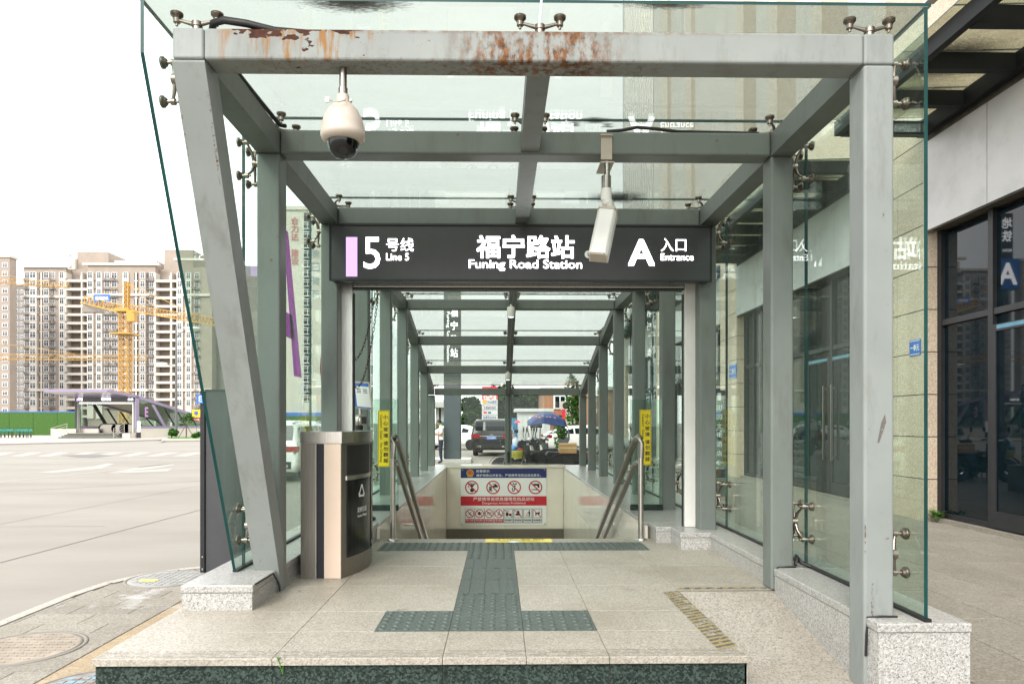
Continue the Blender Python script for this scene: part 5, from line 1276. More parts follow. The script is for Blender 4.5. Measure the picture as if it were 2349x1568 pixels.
for u in (-.02, 1.0):
    b = MB(); b.slab([V(u, 0, zr1 + .1), V(u, LV, zr2), V(u, LV, zr2 - .25), V(u, 0, zr1 - .25)], V(.02, 0, 0) - V(0, 0, 0)); b.build('side_beam', lil, en)
    b = MB(); b.slab([V(u, -.1, 1.0), V(u, .25, 1.0), V(u, .25, zr1 - .1), V(u, -.1, zr1)], V(.02, 0, 0) - V(0, 0, 0)); b.build('front_post', M['dark'] if u < 0 else lil, en)
    b = MB(); b.slab([V(u, 0, .98), V(u, LV - .5, .98), V(u, LV - .5, 1.22), V(u, 0, 1.22)], V(.02, 0, 0) - V(0, 0, 0)); b.build('base_rail', lil, en)
    b = MB(); b.slab([V(u - .002, 0, 0), V(u - .002, LV, 0), V(u - .002, LV, .97), V(u - .002, 0, .97)], V(.024, 0, 0) - V(0, 0, 0)); b.build('base_wall', M['palewall'], en)
    mp_ = [.6, 2.6, 4.0, 5.4, 6.8, 8.2, 9.4]
    for k, v in enumerate(mp_[1:]):
        zt = zr1 + (zr2 - zr1) * v / LV - .2; sk = 1.0 * (zt - 1.2) / 2.6; w_ = .34 if k == 0 else .13
        b = MB(); b.slab([V(u, v + .5, 1.22), V(u, v + .5 + w_, 1.22), V(u, v + w_ - sk, zt), V(u, v - sk, zt)], V(.018, 0, 0) - V(0, 0, 0)); b.build('slanted_mullion', lil if k == 0 and u > .5 else M['darkframe'], en)
    b = MB(); b.slab([V(u + .008, .4, 1.2), V(u + .008, LV - .4, 1.2), V(u + .008, LV - .4, zr2 - .2), V(u + .008, .4, zr1 - .25)], V(.004, 0, 0) - V(0, 0, 0)); b.build('side_glass', [M['glass']], en)
b = MB(); b.slab([V(0, .05, zr1 + .02), V(1, .05, zr1 + .02), V(1, LV, zr2 - .1), V(0, LV, zr2 - .1)], (0, 0, .06)); b.build('roof', M['palewall'], en)
for u, nm in ((-.0, 'front_post'), (.97, 'front_post')):
    b = MB(); b.box(V(u, 0, 0).x, V(u + .03, 0, 0).x, Y0 - .05, Y0 + .3, .5, 4.3); b.build(nm, M['steel'], en)
b = MB(); b.box(V(.0, 0, 0).x, V(.985, 0, 0).x, Y0 - .15, Y0 + .1, 3.85, 4.30); sgn = b.build('sign_band', M['dark'], en)
b = MB(); b.text('5号线', V(.06, 0, 4.08) + Vector((0, -.16, 0)), .62, .26, bold=.03); b.text('福宁路站', V(.51, 0, 4.10) + Vector((0, -.16, 0)), 1.0, .28, bold=.04); b.text('E入口', V(.925, 0, 4.08) + Vector((0, -.16, 0)), .5, .24, bold=.03); b.build('lettering', M['lit_white'], sgn)
b = MB(); q = V(.018, 0, 4.0); b.box(q.x - .06, q.x + .06, Y0 - .165, Y0 - .155, 3.87, 4.2); b.build('purple_bar', M['lit_purple'], sgn)
b = MB(); b.box(V(.02, 0, 0).x, V(.96, 0, 0).x, Y0, Y0 + .2, 3.6, 3.78); 
for u in (.02, .945): b.box(V(u, 0, 0).x, V(u + .015, 0, 0).x, Y0, Y0 + .2, .5, 3.6)
b.build('shutter_frame', M['alu'], en)
# floor, steps, escalators
for k in range(4):
    b = MB(); q0, q1 = V(-.12 + .0 * k, 0, 0).x, V(.87 - .02 * k, 0, 0).x; yf = Y0 - 2.0 + .36 * k; b.box(q0 + .1 * k, q1, yf, Y0, .125 * k, .125 * (k + 1) - .035); b.build('step_riser', M['greengran'], en)
    b = MB(); b.box(q0 + .1 * k, q1, yf - .03, Y0, .125 * (k + 1) - .034, .125 * (k + 1)); b.build('step_tread', M['kerb'], en)
b = MB(); b.box(V(.87, 0, 0).x, V(1.0, 0, 0).x, Y0 - 1.2, Y0 - .06, 0, .5); b.box(V(-.42, 0, 0).x, V(-.0, 0, 0).x, Y0 - .2, Y0 - .06, 0, .95); b.box(V(.03, 0, 0).x, V(.32, 0, 0).x, Y0 + .5, Y0 + .7, .5, .95); b.build('base_wall', M['palewall'], en)
for u in (.36, .58, .72):
    b = MB(); q = V(u, 0, 0); b.slab([(q.x + math.cos(a) * .45, Y0 + 1, 1.05 + math.sin(a) * .45 - .08) for a in [math.pi / 2 + math.pi * i / 10 for i in range(11)]] + [(q.x + 1.3, Y0 + 1, .52), (q.x + 1.3, Y0 + 1, 1.42)], (0, .15, 0)); b.build('escalator', M['stainless2'], en)
    b = MB(); b.tube([(q.x + 1.2, Y0 + .95, 1.46)] + [(q.x + math.cos(a) * .47, Y0 + .95, .97 + math.sin(a) * .49) for a in [math.pi / 2 + math.pi * i / 10 for i in range(11)]], .05, 6); b.build('escalator_handrail', M['black'], en)
def railing(u0, u1, y, z0, z1, nm):
    b = MB(); a, c = V(u0, 0, 0).x, V(u1, 0, 0).x
    for h in (.25, .5, .75, 1.0): b.cyl((a, y, z0 + h), (c, y + .9, z1 + h), .028, n=6)
    b.cyl((a, y, z0), (a, y, z0 + 1), .032, n=6); b.cyl((c, y + .9, z1), (c, y + .9, z1 + 1), .032, n=6); b.build('railing', M['stainless'], en)
railing(-.24, -.06, Y0 - 2.0, 0, .5, ''); railing(.80, .90, Y0 - 2.0, 0, .5, '')
# letter E, totem and warning marks on its side glass
t = thing('exit_letter_sticker', 'pale purple letter E on the far metro entrance', 'sticker', V(1.02, 1, 2.4))
b = MB(); b.text('E', V(1.06, .9, 2.75) + Vector((0, -.12, 0)), .36, 1.05, (1, 0, 0), (0, 0, 1), .03); b.build('letter', plain('pink_purple', (.45, .22, .50), .5), t)
p = E(1192, 1000, 73.5)
t = thing('advert_totem', 'slim white lit totem standing by the far metro entrance', 'totem', (p.x, 73.5, 0))
b = MB(); b.box(p.x - .16, p.x + .17, 73.4, 73.6, .62, 1.75); b.build('lit_panel', M['white'], t)
b = MB(); b.box(p.x - .2, p.x - .165, 73.38, 73.62, 0, 1.75); b.box(p.x - .16, p.x + .17, 73.4, 73.6, 0, .6); b.build('frame', M['darkframe'], t)
# shared bicycles: one row of rental bikes
teal = plain('teal_bike', (.05, .34, .31), .4)
def bike():
    t = thing('rental_bicycle', 'teal rental bicycle', 'bicycle', (0, 0, 0), group='teal rental bicycles in a row by the green hoarding')
    for s in (-.52, .52):
        b = MB(); P = [Vector((s + math.cos(2 * math.pi * i / 14) * .31, 0, .33 + math.sin(2 * math.pi * i / 14) * .31)) for i in range(15)]; b.tube(P, .022, 5)
        for i in range(6): b.cyl((s, 0, .33), P[i * 2], .006, n=3)
        b.build('wheel', M['black'], t)
    b = MB(); b.tube([(-.52, 0, .33), (-.1, 0, .33), (.38, 0, .72)], .03, 6); b.tube([(-.1, 0, .33), (-.2, 0, .80)], .028, 6); b.tube([(.52, 0, .33), (.40, 0, .72), (.35, 0, 1.0)], .025, 6); b.build('frame', teal, t)
    b = MB(); b.box(-.33, -.08, -.07, .07, .80, .87); b.build('saddle', M['black'], t)
    b = MB(); b.tube([(.28, -.27, 1.02), (.35, 0, 1.0), (.28, .27, 1.02)], .017, 5); b.build('handlebar', M['black'], t)
    b = MB(); b.box(.42, .66, -.15, .15, .72, .92); b.build('basket', teal, t)
    return t
B0 = bike()
NBK = 16
for k in range(NBK):
    o = B0 if k == 0 else dup(B0)
    o.location = at(-58 + 8.6 * k, 1000, 74.5); o.location.z = .0; o.rotation_euler = (0, 0, R(-58 + rnd.uniform(-7, 7)))
    o['label'] = 'teal rental bicycle parked in the row beside the green hoarding'
    if k == 11:
        o['label'] = 'rental bicycle with an orange front wheel in the teal row'
        w_ = [c for c in kids(o) if c.name.startswith('wheel')][0]; w_.data = w_.data.copy(); w_.data.materials[0] = plain('orange_wheel', (.60, .25, .04), .5)
# street lamp
p = gp(404, 1001, 0); p = Vector((p.x, 78, 0)); p.x = at(404, 950, 78).x
t = thing('street_lamp', 'tall grey double arm street lamp on the traffic island', 'street lamp', p)
zt = at(404, 748, 78).z
b = MB(); b.cyl(p, p + Vector((0, 0, zt)), .16, .08, n=10); b.build('pole', plain('lamp_grey', (.16, .165, .17), .5), t)
for (x1, y1, x2, y2, yy) in ((425, 757, 452, 748, 775), (385, 836, 357, 831, 842)):
    b = MB(); a = at(404, yy, 78); b.tube([a, at((404 + x1) / 2, yy - 12 if x1 > 404 else yy - 4, 78), at(x1, y1, 78)], .05, 6); b.build('arm', M['steel'], t)
    b = MB(); q = at(x2, y2, 78); q0 = at(x1, y1, 78); b.sphere(q.lerp(q0, .45), (1.0 if x1 > 404 else .75, .2, .12), 10, 6); b.build('lamp_head', M['white'], t)
# bushes, young tree, traffic sign
t = NT('bush_leaf'); oi = t.noise(2.6, 5, rough=.7); M['leaf'] = t.done(t.bsdf(t.ramp(oi, [(.3, (.016, .06, .006)), (.5, (.05, .15, .018)), (.72, (.13, .28, .045))]), .75, spec=.12))
t = NT('tree_leaf'); oi = t.noise(.9, 6, rough=.75); M['treeleaf'] = t.done(t.bsdf(t.ramp(oi, [(.3, (.006, .022, .005)), (.5, (.016, .052, .012)), (.72, (.045, .11, .025))]), .8, spec=.08))
M['bark'] = plain('bark', (.14, .11, .085), .9, var=.3, scale=12)
def crown(mb, c, r, n, s, q):
    c = Vector(c); r = Vector(r)
    blobs = []
    for i in range(9):
        d = Vector((q.gauss(0, 1), q.gauss(0, 1), q.gauss(0, 1))).normalized() * q.uniform(.25, .72); blobs.append((Vector((d.x * r.x, d.y * r.y, d.z * r.z)), q.uniform(.38, .62)))
    for i in range(n):
        bc, br = q.choice(blobs); d = Vector((q.gauss(0, 1), q.gauss(0, 1), q.gauss(0, 1))).normalized() * q.uniform(.55, 1.05) ** .6
        p = c + bc + Vector((d.x * r.x * br, d.y * r.y * br, d.z * r.z * br))
        e = Euler((q.uniform(-1, 1), q.uniform(-1, 1), q.uniform(0, 6.3))).to_matrix(); k = s * q.uniform(.6, 1.3)
        a, w = e @ Vector((k, 0, 0)), e @ Vector((0, k * .55, 0))
        mb.add([p - a, p + w - a * .2, p + a, p - w - a * .2], [(0, 1, 2, 3)])
def bush(px, py, Y, w, h, label, seed):
    p = at(px, py, Y); p.z = .04; q = random.Random(seed); t = thing('bush', label, 'bush', p); b = MB()
    crown(b, p + Vector((0, 0, h * .58)), (w / 2, w / 2, h * .46), 1500, .10, q); tag(b.build('foliage', M['leaf'], t), kind='stuff')
    b = MB(); 
    for k in range(4): b.tube([p, p + Vector((q.uniform(-.2, .2), q.uniform(-.2, .2), h * .5))], .03, 5)
    b.build('stem', M['bark'], t)
bush(394, 1004, 71, 1.25, .92, 'round clipped bush beside the street lamp pole', 1)
bush(450, 1003, 71, 1.05, .72, 'round clipped bush by the dark information pylon', 2)
def tree(loc, H, cw, label, seed, n=2600, leaf=.3, trunk=.16, crownz=.62, mat='treeleaf', props=False):
    q = random.Random(seed); l = Vector(loc); t = thing('tree', label, 'tree', l)
    b = MB(); b.tube([l, l + Vector((.05, 0, H * .3)), l + Vector((-.03, .05, H * .62)), l + Vector((.05, 0, H * .85))], trunk, 8, [trunk * 1.2, trunk * .9, trunk * .6, trunk * .25])
    for k in range(5):
        a = q.uniform(0, 6.28); z0 = H * q.uniform(.35, .6); b.tube([l + Vector((0, 0, z0)), l + Vector((math.cos(a) * cw * .2, math.sin(a) * cw * .2, z0 + H * .12)), l + Vector((math.cos(a) * cw * .38, math.sin(a) * cw * .38, z0 + H * .2))], trunk * .4, 5, [trunk * .5, trunk * .35, trunk * .12])
    b.build('trunk', M['bark'], t)
    b = MB(); crown(b, l + Vector((0, 0, H * crownz)), (cw / 2, cw / 2, H * (1 - crownz) * 1.05), n, leaf, q); tag(b.build('crown', M[mat], t), kind='stuff')
    if props:
        b = MB()
        for k in range(4): a = k * 1.57 + .4; b.cyl(l + Vector((math.cos(a) * .75, math.sin(a) * .75, 0)), l + Vector((0, 0, 1.35)), .035, n=6)
        b.build('support_pole', M['bark'], t)
p = at(427, 1000, 73); p.z = .03
tree(p, 2.6, 1.7, 'young propped sapling on the traffic island behind the standing man', 11, 420, .10, .05, .80, 'leaf', True)
p = at(451, 1000, 74); p.z = 0
t = thing('traffic_sign', 'yellow no stopping sign above a small red arrow board on one pole', 'traffic sign', p)
b = MB(); b.cyl(p, p + Vector((0, 0, 4.2)), .03, n=8); b.build('pole', M['steel'], t)
z1_, z2_ = at(451, 939, 74).z, at(451, 956, 74).z
b = MB(); b.box(p.x - .42, p.x + .42, 73.92, 73.96, z2_, z1_); b.build('yellow_board', M['yellow'], t)
b = MB(); b.lathe([(.24, 73.91 - 73.92), (.0, -.012)], (p.x, 73.92, z1_ - .36), 18, 'Y'); b.build('red_ring', M['redp'], t)
b = MB(); b.lathe([(.19, -.014), (.0, -.015)], (p.x, 73.92, z1_ - .36), 18, 'Y'); b.build('blue_disc', M['blue_sign'], t)
za = at(451, 962, 74).z
b = MB(); b.box(p.x - .5, p.x + .42, 73.92, 73.96, za - .15, za + .15); b.add([(p.x - .5, 73.92, za - .15), (p.x - .5, 73.92, za + .15), (p.x - .72, 73.92, za)], [(0, 1, 2)]); b.build('red_arrow_board', M['redp'], t)
b = MB(); b.text('停车场', (p.x + .0, 73.915, za), .6, .18, bold=.03); b.build('lettering', M['whitep'], t)
# ------------------------------------------------------------------ vehicles and street life behind the end glass
M['carblack'] = plain('dark_bronze_paint', (.016, .0145, .0125), .25, var=.1, spec=.35, coat=.25)
M['carwhite'] = plain('white_car_paint', (.72, .72, .71), .25, var=.03, coat=.6)
M['tyre'] = plain('tyre_rubber', (.02, .02, .021), .8, var=.2)
M['redlamp'] = plain('red_lamp_glass', (.38, .012, .015), .15)
M['carglass'] = M['darkglass']; M['chrome'] = brushed('chrome', (.7, .7, .7), .12, (1, 1, 1))
def car(label, paint, st, wheels, wr, loc, rz, suv=True, plate=None, group=None, mark=False):
    t = thing('parked_car', label, 'car', (0, 0, 0), group)
    rings = []
    for (y, zb, zbelt, zt, w, wrf) in st:
        half = [(w * .90, zb), (w * .985, zb + (zbelt - zb) * .3), (w, zb + (zbelt - zb) * .62), (w * .975, zbelt), (w * .95, min(zbelt + .05, zt)), (wrf + .04, max(zt - .10, min(zbelt + .06, zt))), (wrf * .92, zt - .02 if zt > zbelt + .1 else zt), (wrf * .5, zt + .012), (0, zt + .018)]
        rings.append([Vector((x, y, z)) for x, z in half] + [Vector((-x, y, z)) for x, z in half[-2::-1]])
    n = len(rings[0]); b = MB(); b.smooth = True
    vs = [v for r in rings for v in r]
    b.add(vs, [(i * n + j, (i + 1) * n + j, (i + 1) * n + (j + 1) % n, i * n + (j + 1) % n) for i in range(len(rings) - 1) for j in range(n)])
    b.add(rings[0], [tuple(range(n))]); b.add(rings[-1], [tuple(range(n - 1, -1, -1))])
    bo = b.build('body', M[paint], t)
    def quadwin(i0, i1, j, name, infl=.008, mat='carglass', a=.06, c=.94, e=.1, f=.9):
        p = [rings[i0][j], rings[i1][j], rings[i1][j + 1], rings[i0][j + 1]]
        bl = lambda u, v: (p[0].lerp(p[1], u)).lerp(p[3].lerp(p[2], u), v)
        q = [bl(a, e), bl(c, e), bl(c, f), bl(a, f)]; nn = (q[1] - q[0]).cross(q[3] - q[0]).normalized()
        ce = sum(q, Vector()) / 4
        if nn.dot(ce - Vector((0, 0, .8))) < 0: nn = -nn
        mb = MB(); mb.slab([v + nn * infl for v in q], nn * .006); mb.build(name, M[mat], t)
    nst = len(st)
    cab = [i for i in range(nst) if st[i][3] > st[i][2] + .3]
    for i0, i1 in zip(cab[:-1], cab[1:]):
        for j in (4, n - 6): quadwin(i0, i1, j, 'side_window')
    def endglass(i0, i1, name, lo=.12, hi=.92):
        w0, w1 = st[i0][4] * .80, st[i1][5] * .92; p0, p1 = st[i0], st[i1]
        s = -1 if i0 < nst / 2 else 1
        z0_, z1_ = p0[3] + .02, p1[3] - .02
        y0_, y1_ = p0[0], p1[0]
        def pt(u, v): return Vector(((w0 + (w1 - w0) * v) * u, y0_ + (y1_ - y0_) * v + s * .03, z0_ + (z1_ - z0_) * v + .02))
        mb = MB(); mb.slab([pt(-1, lo), pt(1, lo), pt(1, hi), pt(-1, hi)], (0, s * .012, 0)); mb.build(name, M['carglass'], t)
    i = cab[0]; endglass(i - 1, i, 'rear_window'); i = cab[-1]; endglass(i + 1, i, 'windscreen')
    for (x, y) in wheels:
        b = MB(); s = 1 if x > 0 else -1
        b.lathe([(wr * .62, -.1), (wr * .95, -.11), (wr, -.07), (wr, .07), (wr * .95, .11), (wr * .62, .1)], (x - s * .06, y, wr), 22, 'X'); o = b.build('wheel', M['tyre'], t)
        b = MB(); b.lathe([(wr * .63, s * .095), (wr * .55, s * .08), (wr * .16, s * .09), (0, s * .1)], (x - s * .06, y, wr), 10, 'X'); b.build('rim', M['chrome'], o)
    r = st[0]; yr = r[0]; w = r[4]
    yl = st[2][0]; zl = st[1][2]
    for s in (-1, 1):
        b = MB(); x0_, x1_ = (s * st[2][4] * .52, s * st[2][4] * .99); b.box(min(x0_, x1_), max(x0_, x1_), st[1][0] - .03, st[2][0] + .05, zl - .10, zl + .06); b.build('tail_light', M['redlamp'], t)
        b = MB(); q = st[cab[-1]]; b.box(min(s * q[4] * 1.0, s * q[4] * 1.2), max(s * q[4] * 1.0, s * q[4] * 1.2), q[0] + .1, q[0] + .24, q[2] + .02, q[2] + .18); b.build('wing_mirror', M[paint], t)
        b = MB(); q = st[-2]; b.box(min(s * q[4] * .5, s * q[4] * .95), max(s * q[4] * .5, s * q[4] * .95), st[-1][0] - .12, st[-1][0] + .02, q[2] - .2, q[2] - .06); b.build('headlight', M['chrome'], t)
    b = MB(); b.box(-w * .86, w * .86, yr - .02, yr + .1, st[0][1] - .02, st[0][1] + .18); b.build('rear_bumper', M['tyre'] if suv else M[paint], t)
    b = MB(); b.box(-w * .62, w * .62, st[0][0] - .045, st[1][0] + .02, zl - .03, zl - .0); b.build('chrome_strip', M['chrome'], t)
    if suv:
        b = MB()
        for s in (-1, 1): b.box(s * w * .66 - .10, s * w * .66 + .10, yr - .03, yr, st[0][1] + .02, st[0][1] + .10)
        b.build('exhaust_trim', M['chrome'], t)
        b = MB()
        for s in (-1, 1): q = st[cab[0]]; q2 = st[cab[-1]]; b.tube([(s * q[5] * .9, q[0], q[3] + .02), (s * q[5] * .9, q[0] + .2, q[3] + .06), (s * q2[5] * .9, q2[0], q2[3] + .05)], .018, 5)
        b.build('roof_rail', M['chrome'], t)
    if plate:
        zp = st[0][2] + .08 if suv else st[0][2] - .1; yq = st[1][0] - .05
        b = MB(); b.box(-.24, .24, yq - .012, yq + .05, zp - .08, zp + .08); po = b.build('number_plate', M['blue_sign'], t)
        b = MB(); b.text(plate, (0, yq - .014, zp), .41, .10, bold=.02); b.build('lettering', M['whitep'], po)
    if mark:
        b = MB(); yq = st[2][0] - .03; zc_ = zl + .02; nn = 20
        for i in range(nn):
            a0, a1 = 2 * math.pi * i / nn, 2 * math.pi * (i + 1) / nn
            b.add([(math.cos(a) * r_, yq - .04, zc_ + math.sin(a) * r_) for a, r_ in ((a0, .075), (a1, .075), (a1, .062), (a0, .062))], [(0, 1, 2, 3)])
        for (a, c, d, e) in ((-.03, .055, 0, .005), (.03, .055, 0, .005), (-.055, .02, -.022, -.05), (-.022, -.05, 0, -.005), (0, -.005, .022, -.05), (.022, -.05, .055, .02)): b.tube([(a, yq - .041, zc_ + c), (d, yq - .041, zc_ + e)], .006, 4)
        b.build('badge', M['chrome'], t)
    t.location = loc; t.rotation_euler = (0, 0, rz)
    return t
SUV = [(-2.50, .42, .80, .82, .90, .86), (-2.47, .32, .98, 1.0, .975, .92), (-2.44, .30, 1.10, 1.14, .985, .90), (-2.26, .30, 1.12, 1.68, .99, .82), (-2.05, .30, 1.11, 1.76, .99, .80), (-.4, .30, 1.08, 1.78, .99, .80), (.5, .30, 1.06, 1.70, .99, .77), (1.35, .30, 1.05, 1.10, .985, .80), (2.2, .32, .98, 1.0, .96, .80), (2.5, .45, .75, .78, .84, .7)]
SED = [(-2.3, .42, .72, .74, .82, .78), (-2.25, .28, .92, .94, .88, .8), (-2.15, .26, .96, 1.0, .90, .72), (-1.35, .25, .95, 1.30, .91, .64), (-.9, .25, .94, 1.44, .91, .62), (.0, .25, .92, 1.46, .91, .62), (.5, .25, .92, 1.38, .91, .62), (1.2, .25, .90, .95, .90, .7), (2.0, .28, .80, .82, .86, .7), (2.3, .4, .6, .62, .74, .6)]
WH = [(-.9, -1.5), (.9, -1.5), (-.9, 1.5), (.9, 1.5)]
p = at(1134, 1040, 33.3)
car('dark bronze SUV parked with its rear and blue plate towards the stairs', 'carblack', SUV, WH, .37, (p.x, 35.6, 0), R(-3), True, '川Q·608F9', mark=True)
p = at(1070, 1030, 41)
car('white saloon car standing side on between the totem and the dark SUV', 'carwhite', SED, WH, .32, (p.x - .9, 42, 0), R(72), False)
p = at(640, 1080, 20)
car('white SUV seen through the road side glass beside the litter bin', 'carwhite', SUV, WH, .37, (-6.55, 22.6, -.12), R(-4), True, '川A·6F23K')
p = at(1320, 1030, 36)
car('silver grey car parked behind the blue umbrella scooter', 'steelcar' if 'steelcar' in M else 'carwhite', SED, WH, .32, (at(1345, 1030, 37).x, 37, 0), R(-80), False)
p = at(690, 1000, 70)
car('white saloon far across the road before the green hoarding', 'carwhite', SED, WH, .32, (at(690, 1000, 70).x, 70, -.12), R(85), False)
# ---- scooters
M['vinyl'] = plain('black_vinyl_seat', (.022, .022, .024), .38, var=.2)
M['scblack'] = plain('black_scooter_paint', (.014, .014, .015), .2, coat=.5)
M['scgrey'] = plain('dull_grey_plastic', (.10, .10, .105), .4)
def scooter(label, loc, rz, paint='scblack', mirrors=True):
    """heads towards -X"""
    t = thing('electric_scooter', label, 'scooter', (0, 0, 0))
    for x in (-.62, .62):
        b = MB(); b.lathe([(.19, -.045), (.27, -.05), (.29, 0), (.27, .05), (.19, .045)], (x, 0, .29), 22, 'Y'); o = b.build('wheel', M['tyre'], t)
        b = MB(); b.lathe([(.19, -.03), (.05, -.05), (.05, .05), (.19, .03)], (x, 0, .29), 16, 'Y'); b.build('rim', M['chrome'], o)
    b = MB(); P = [Vector((-.62 + math.cos(a) * .335, 0, .29 + math.sin(a) * .335)) for a in [R(20 + 14 * i) for i in range(11)]]
    for q0, q1 in zip(P, P[1:]): b.slab([(q0.x, -.06, q0.z), (q1.x, -.06, q1.z), (q1.x, .06, q1.z), (q0.x, .06, q0.z)], (0, 0, .015))
    b.build('front_fender', M[paint], t)
    b = MB()
    for s in (-.065, .065): b.tube([(-.62, s, .29), (-.48, s, .62), (-.43, s * .6, .85)], .02, 7)
    b.build('fork', M['scgrey'], t)
    b = MB(); b.slab([(-.55, -.15, .92), (-.44, -.17, .52), (-.36, -.17, .30), (-.28, -.17, .30), (-.36, -.15, .92)], (0, .32, 0)); b.build('leg_shield', M[paint], t, bevel=.03)
    b = MB(); b.slab([(-.62, -.10, .88), (-.64, -.10, .99), (-.54, -.10, 1.05), (-.42, -.10, 1.0), (-.44, -.10, .86)], (0, .20, 0)); b.build('headlamp_cowl', M[paint], t, bevel=.02)
    b = MB(); b.lathe([(.06, -.01), (.05, .0), (0, .004)], (-.645, 0, .94), 12, 'X'); b.build('headlight', M['chrome'], t)
    b = MB(); b.box(-.36, .12, -.15, .15, .24, .31); b.build('floorboard', M['scgrey'], t)
    b = MB(); b.slab([(.08, -.15, .28), (.06, -.15, .60), (.20, -.15, .68), (.75, -.15, .74), (.86, -.15, .70), (.72, -.15, .48), (.40, -.15, .36)], (0, .30, 0)); b.build('body', M[paint], t, bevel=.03)
    b = MB(); b.slab([(.03, -.14, .66), (.10, -.14, .76), (.35, -.14, .74), (.48, -.14, .80), (.80, -.14, .82), (.84, -.14, .76), (.45, -.14, .68)], (0, .28, 0)); b.build('seat', M['vinyl'], t, bevel=.035)
    b = MB(); b.tube([(.72, -.12, .76), (.92, -.12, .82), (.95, 0, .83), (.92, .12, .82), (.72, .12, .76)], .015, 6); b.build('grab_rail', M['chrome'], t)
    b = MB(); b.box(.84, .89, -.08, .08, .60, .68); b.build('tail_light', M['redlamp'], t)
    b = MB(); b.tube([(-.36, -.34, 1.0), (-.45, -.2, 1.03), (-.46, 0, 1.0), (-.45, .2, 1.03), (-.36, .34, 1.0)], .014, 6); b.build('handlebar', M['chrome'], t)
    b = MB()
    for s in (-1, 1): b.tube([(-.43, s * .24, 1.03), (-.36, s * .34, 1.0)], .022, 7)
    b.build('grip', M['black'], t)
    if mirrors:
        for s in (-1, 1):
            b = MB(); b.tube([(-.45, s * .2, 1.03), (-.47, s * .28, 1.18), (-.45, s * .33, 1.24)], .007, 5); b.sphere((-.45, s * .35, 1.29), (.02, .055, .075), 10, 6); b.build('mirror', M['black'], t)
    b = MB(); b.tube([(.55, .12, .33), (.25, .14, .3), (.12, .14, .10)], .03, 6); b.cyl((.05, -.12, .25), (.12, -.26, .0), .014, n=6); b.build('stand', M['scgrey'], t)
    t.location = loc; t.rotation_euler = (0, 0, rz); t.scale = (1.1, 1.1, 1.1); return t
scooter('black scooter standing behind the cardboard carton', (at(1288, 1100, 20.4).x, 20.4, 0), R(-3), mirrors=False)
s1 = (at(1247, 1100, 18.6).x, 18.6, 0)
scooter('black scooter with woven front basket, nearest behind the end glass', s1, R(4))
scooter('black scooter under a blue rain canopy', (at(1262, 1100, 21).x, 21, 0), R(8), mirrors=True)
scooter('black scooter parked farthest along the row, partly behind the middle post', (at(1206, 1100, 19.5).x, 19.5, 0), R(-6), 'scblack')
scooter('black scooter squeezed between the basket scooter and the canopy scooter', (at(1268, 1100, 19.8).x, 19.8, 0), R(2))
# woven basket with bags
bx0 = at(1187, 1075, 18.5)
t = thing('woven_basket', 'yellow green woven basket hung on the front of the black scooter', 'basket', (bx0.x, 18.55, .72))
b = MB(); cxx, cyy2 = bx0.x, 18.6; z0_ = at(1187, 1050, 18.5).z; z1_ = at(1187, 1034, 18.5).z
for k in range(7):
    z = z0_ + (z1_ - z0_) * k / 6; w_ = .17 + .035 * k / 6
    b.tube([(cxx + (w_ + .008 * (-1) ** (i + k)) * math.cos(2 * math.pi * i / 24), cyy2 + (w_ * .8) * math.sin(2 * math.pi * i / 24), z) for i in range(25)], .018, 5)
for i in range(24): a = 2 * math.pi * i / 24; b.tube([(cxx + .165 * math.cos(a), cyy2 + .14 * math.sin(a), z0_), (cxx + .20 * math.cos(a), cyy2 + .165 * math.sin(a), z1_ + .01)], .011, 4)
b.build('weave', plain('wicker', (.42, .40, .06), .6, var=.3, scale=40), t)
def blob(name, label, cat, c, r, mat, seed):
    q = random.Random(seed); b = MB(); b.sphere(c, r, 14, 9); c = Vector(c)
    b.v = [tuple(c + (Vector(v) - c) * (1 + q.uniform(-.16, .16))) for v in b.v]; tag(b.build(name, mat), label, cat)
bluebag = plain('blue_plastic_bag', (.02, .22, .62), .3); redb = plain('dark_red_net', (.30, .04, .04), .7, var=.4, scale=40); pale = plain('pale_plastic_bag', (.55, .62, .72), .3)
blob('plastic_bag', 'bright blue plastic bag on top of the woven basket', 'bag', (cxx + .10, cyy2 - .02, z1_ + .18), (.13, .11, .10), bluebag, 1)
blob('plastic_bag', 'pale blue plastic bag standing in the woven basket', 'bag', (cxx - .05, cyy2, z1_ + .20), (.09, .1, .16), pale, 2)
blob('plastic_bag', 'blue and dark bag low in the basket beside a red net', 'bag', (cxx - .11, cyy2 - .03, z1_ + .06), (.10, .1, .09), bluebag, 3)
blob('net_bag', 'dark red net bag at the right of the basket', 'bag', (cxx + .11, cyy2 - .04, z1_ + .04), (.11, .1, .09), redb, 4)
# carton on the rear carrier
p = at(1301, 1039, 18.6)
t = thing('cardboard_carton', 'taped brown cardboard carton on the carrier of the basket scooter', 'carton', (p.x, 18.6, at(1301, 1039, 18.6).z))
zb_, zt_ = at(1301, 1039, 18.6).z, at(1301, 1019, 18.6).z
cm = plain('cardboard', (.38, .23, .10), .8, var=.1)
b = MB(); b.box(p.x - .22, p.x + .24, 18.42, 18.78, zb_, zt_); b.build('box', cm, t, bevel=.01)
b = MB(); b.slab([(p.x - .22, 18.42, zt_ + .003), (p.x + .24, 18.42, zt_ + .003), (p.x + .24, 18.58, zt_ + .04), (p.x - .22, 18.58, zt_ + .03)], (0, 0, .008)); b.build('flap', cm, t)
b = MB(); b.box(p.x - .222, p.x + .242, 18.415, 18.785, (zb_ + zt_) / 2 + .01, (zb_ + zt_) / 2 + .05); b.build('tape', plain('packing_tape', (.55, .42, .22), .25), t)
t = thing('scooter_carrier', 'black wire carrier under the cardboard carton', 'carrier', (p.x, 18.6, zb_ - .3)); b = MB()
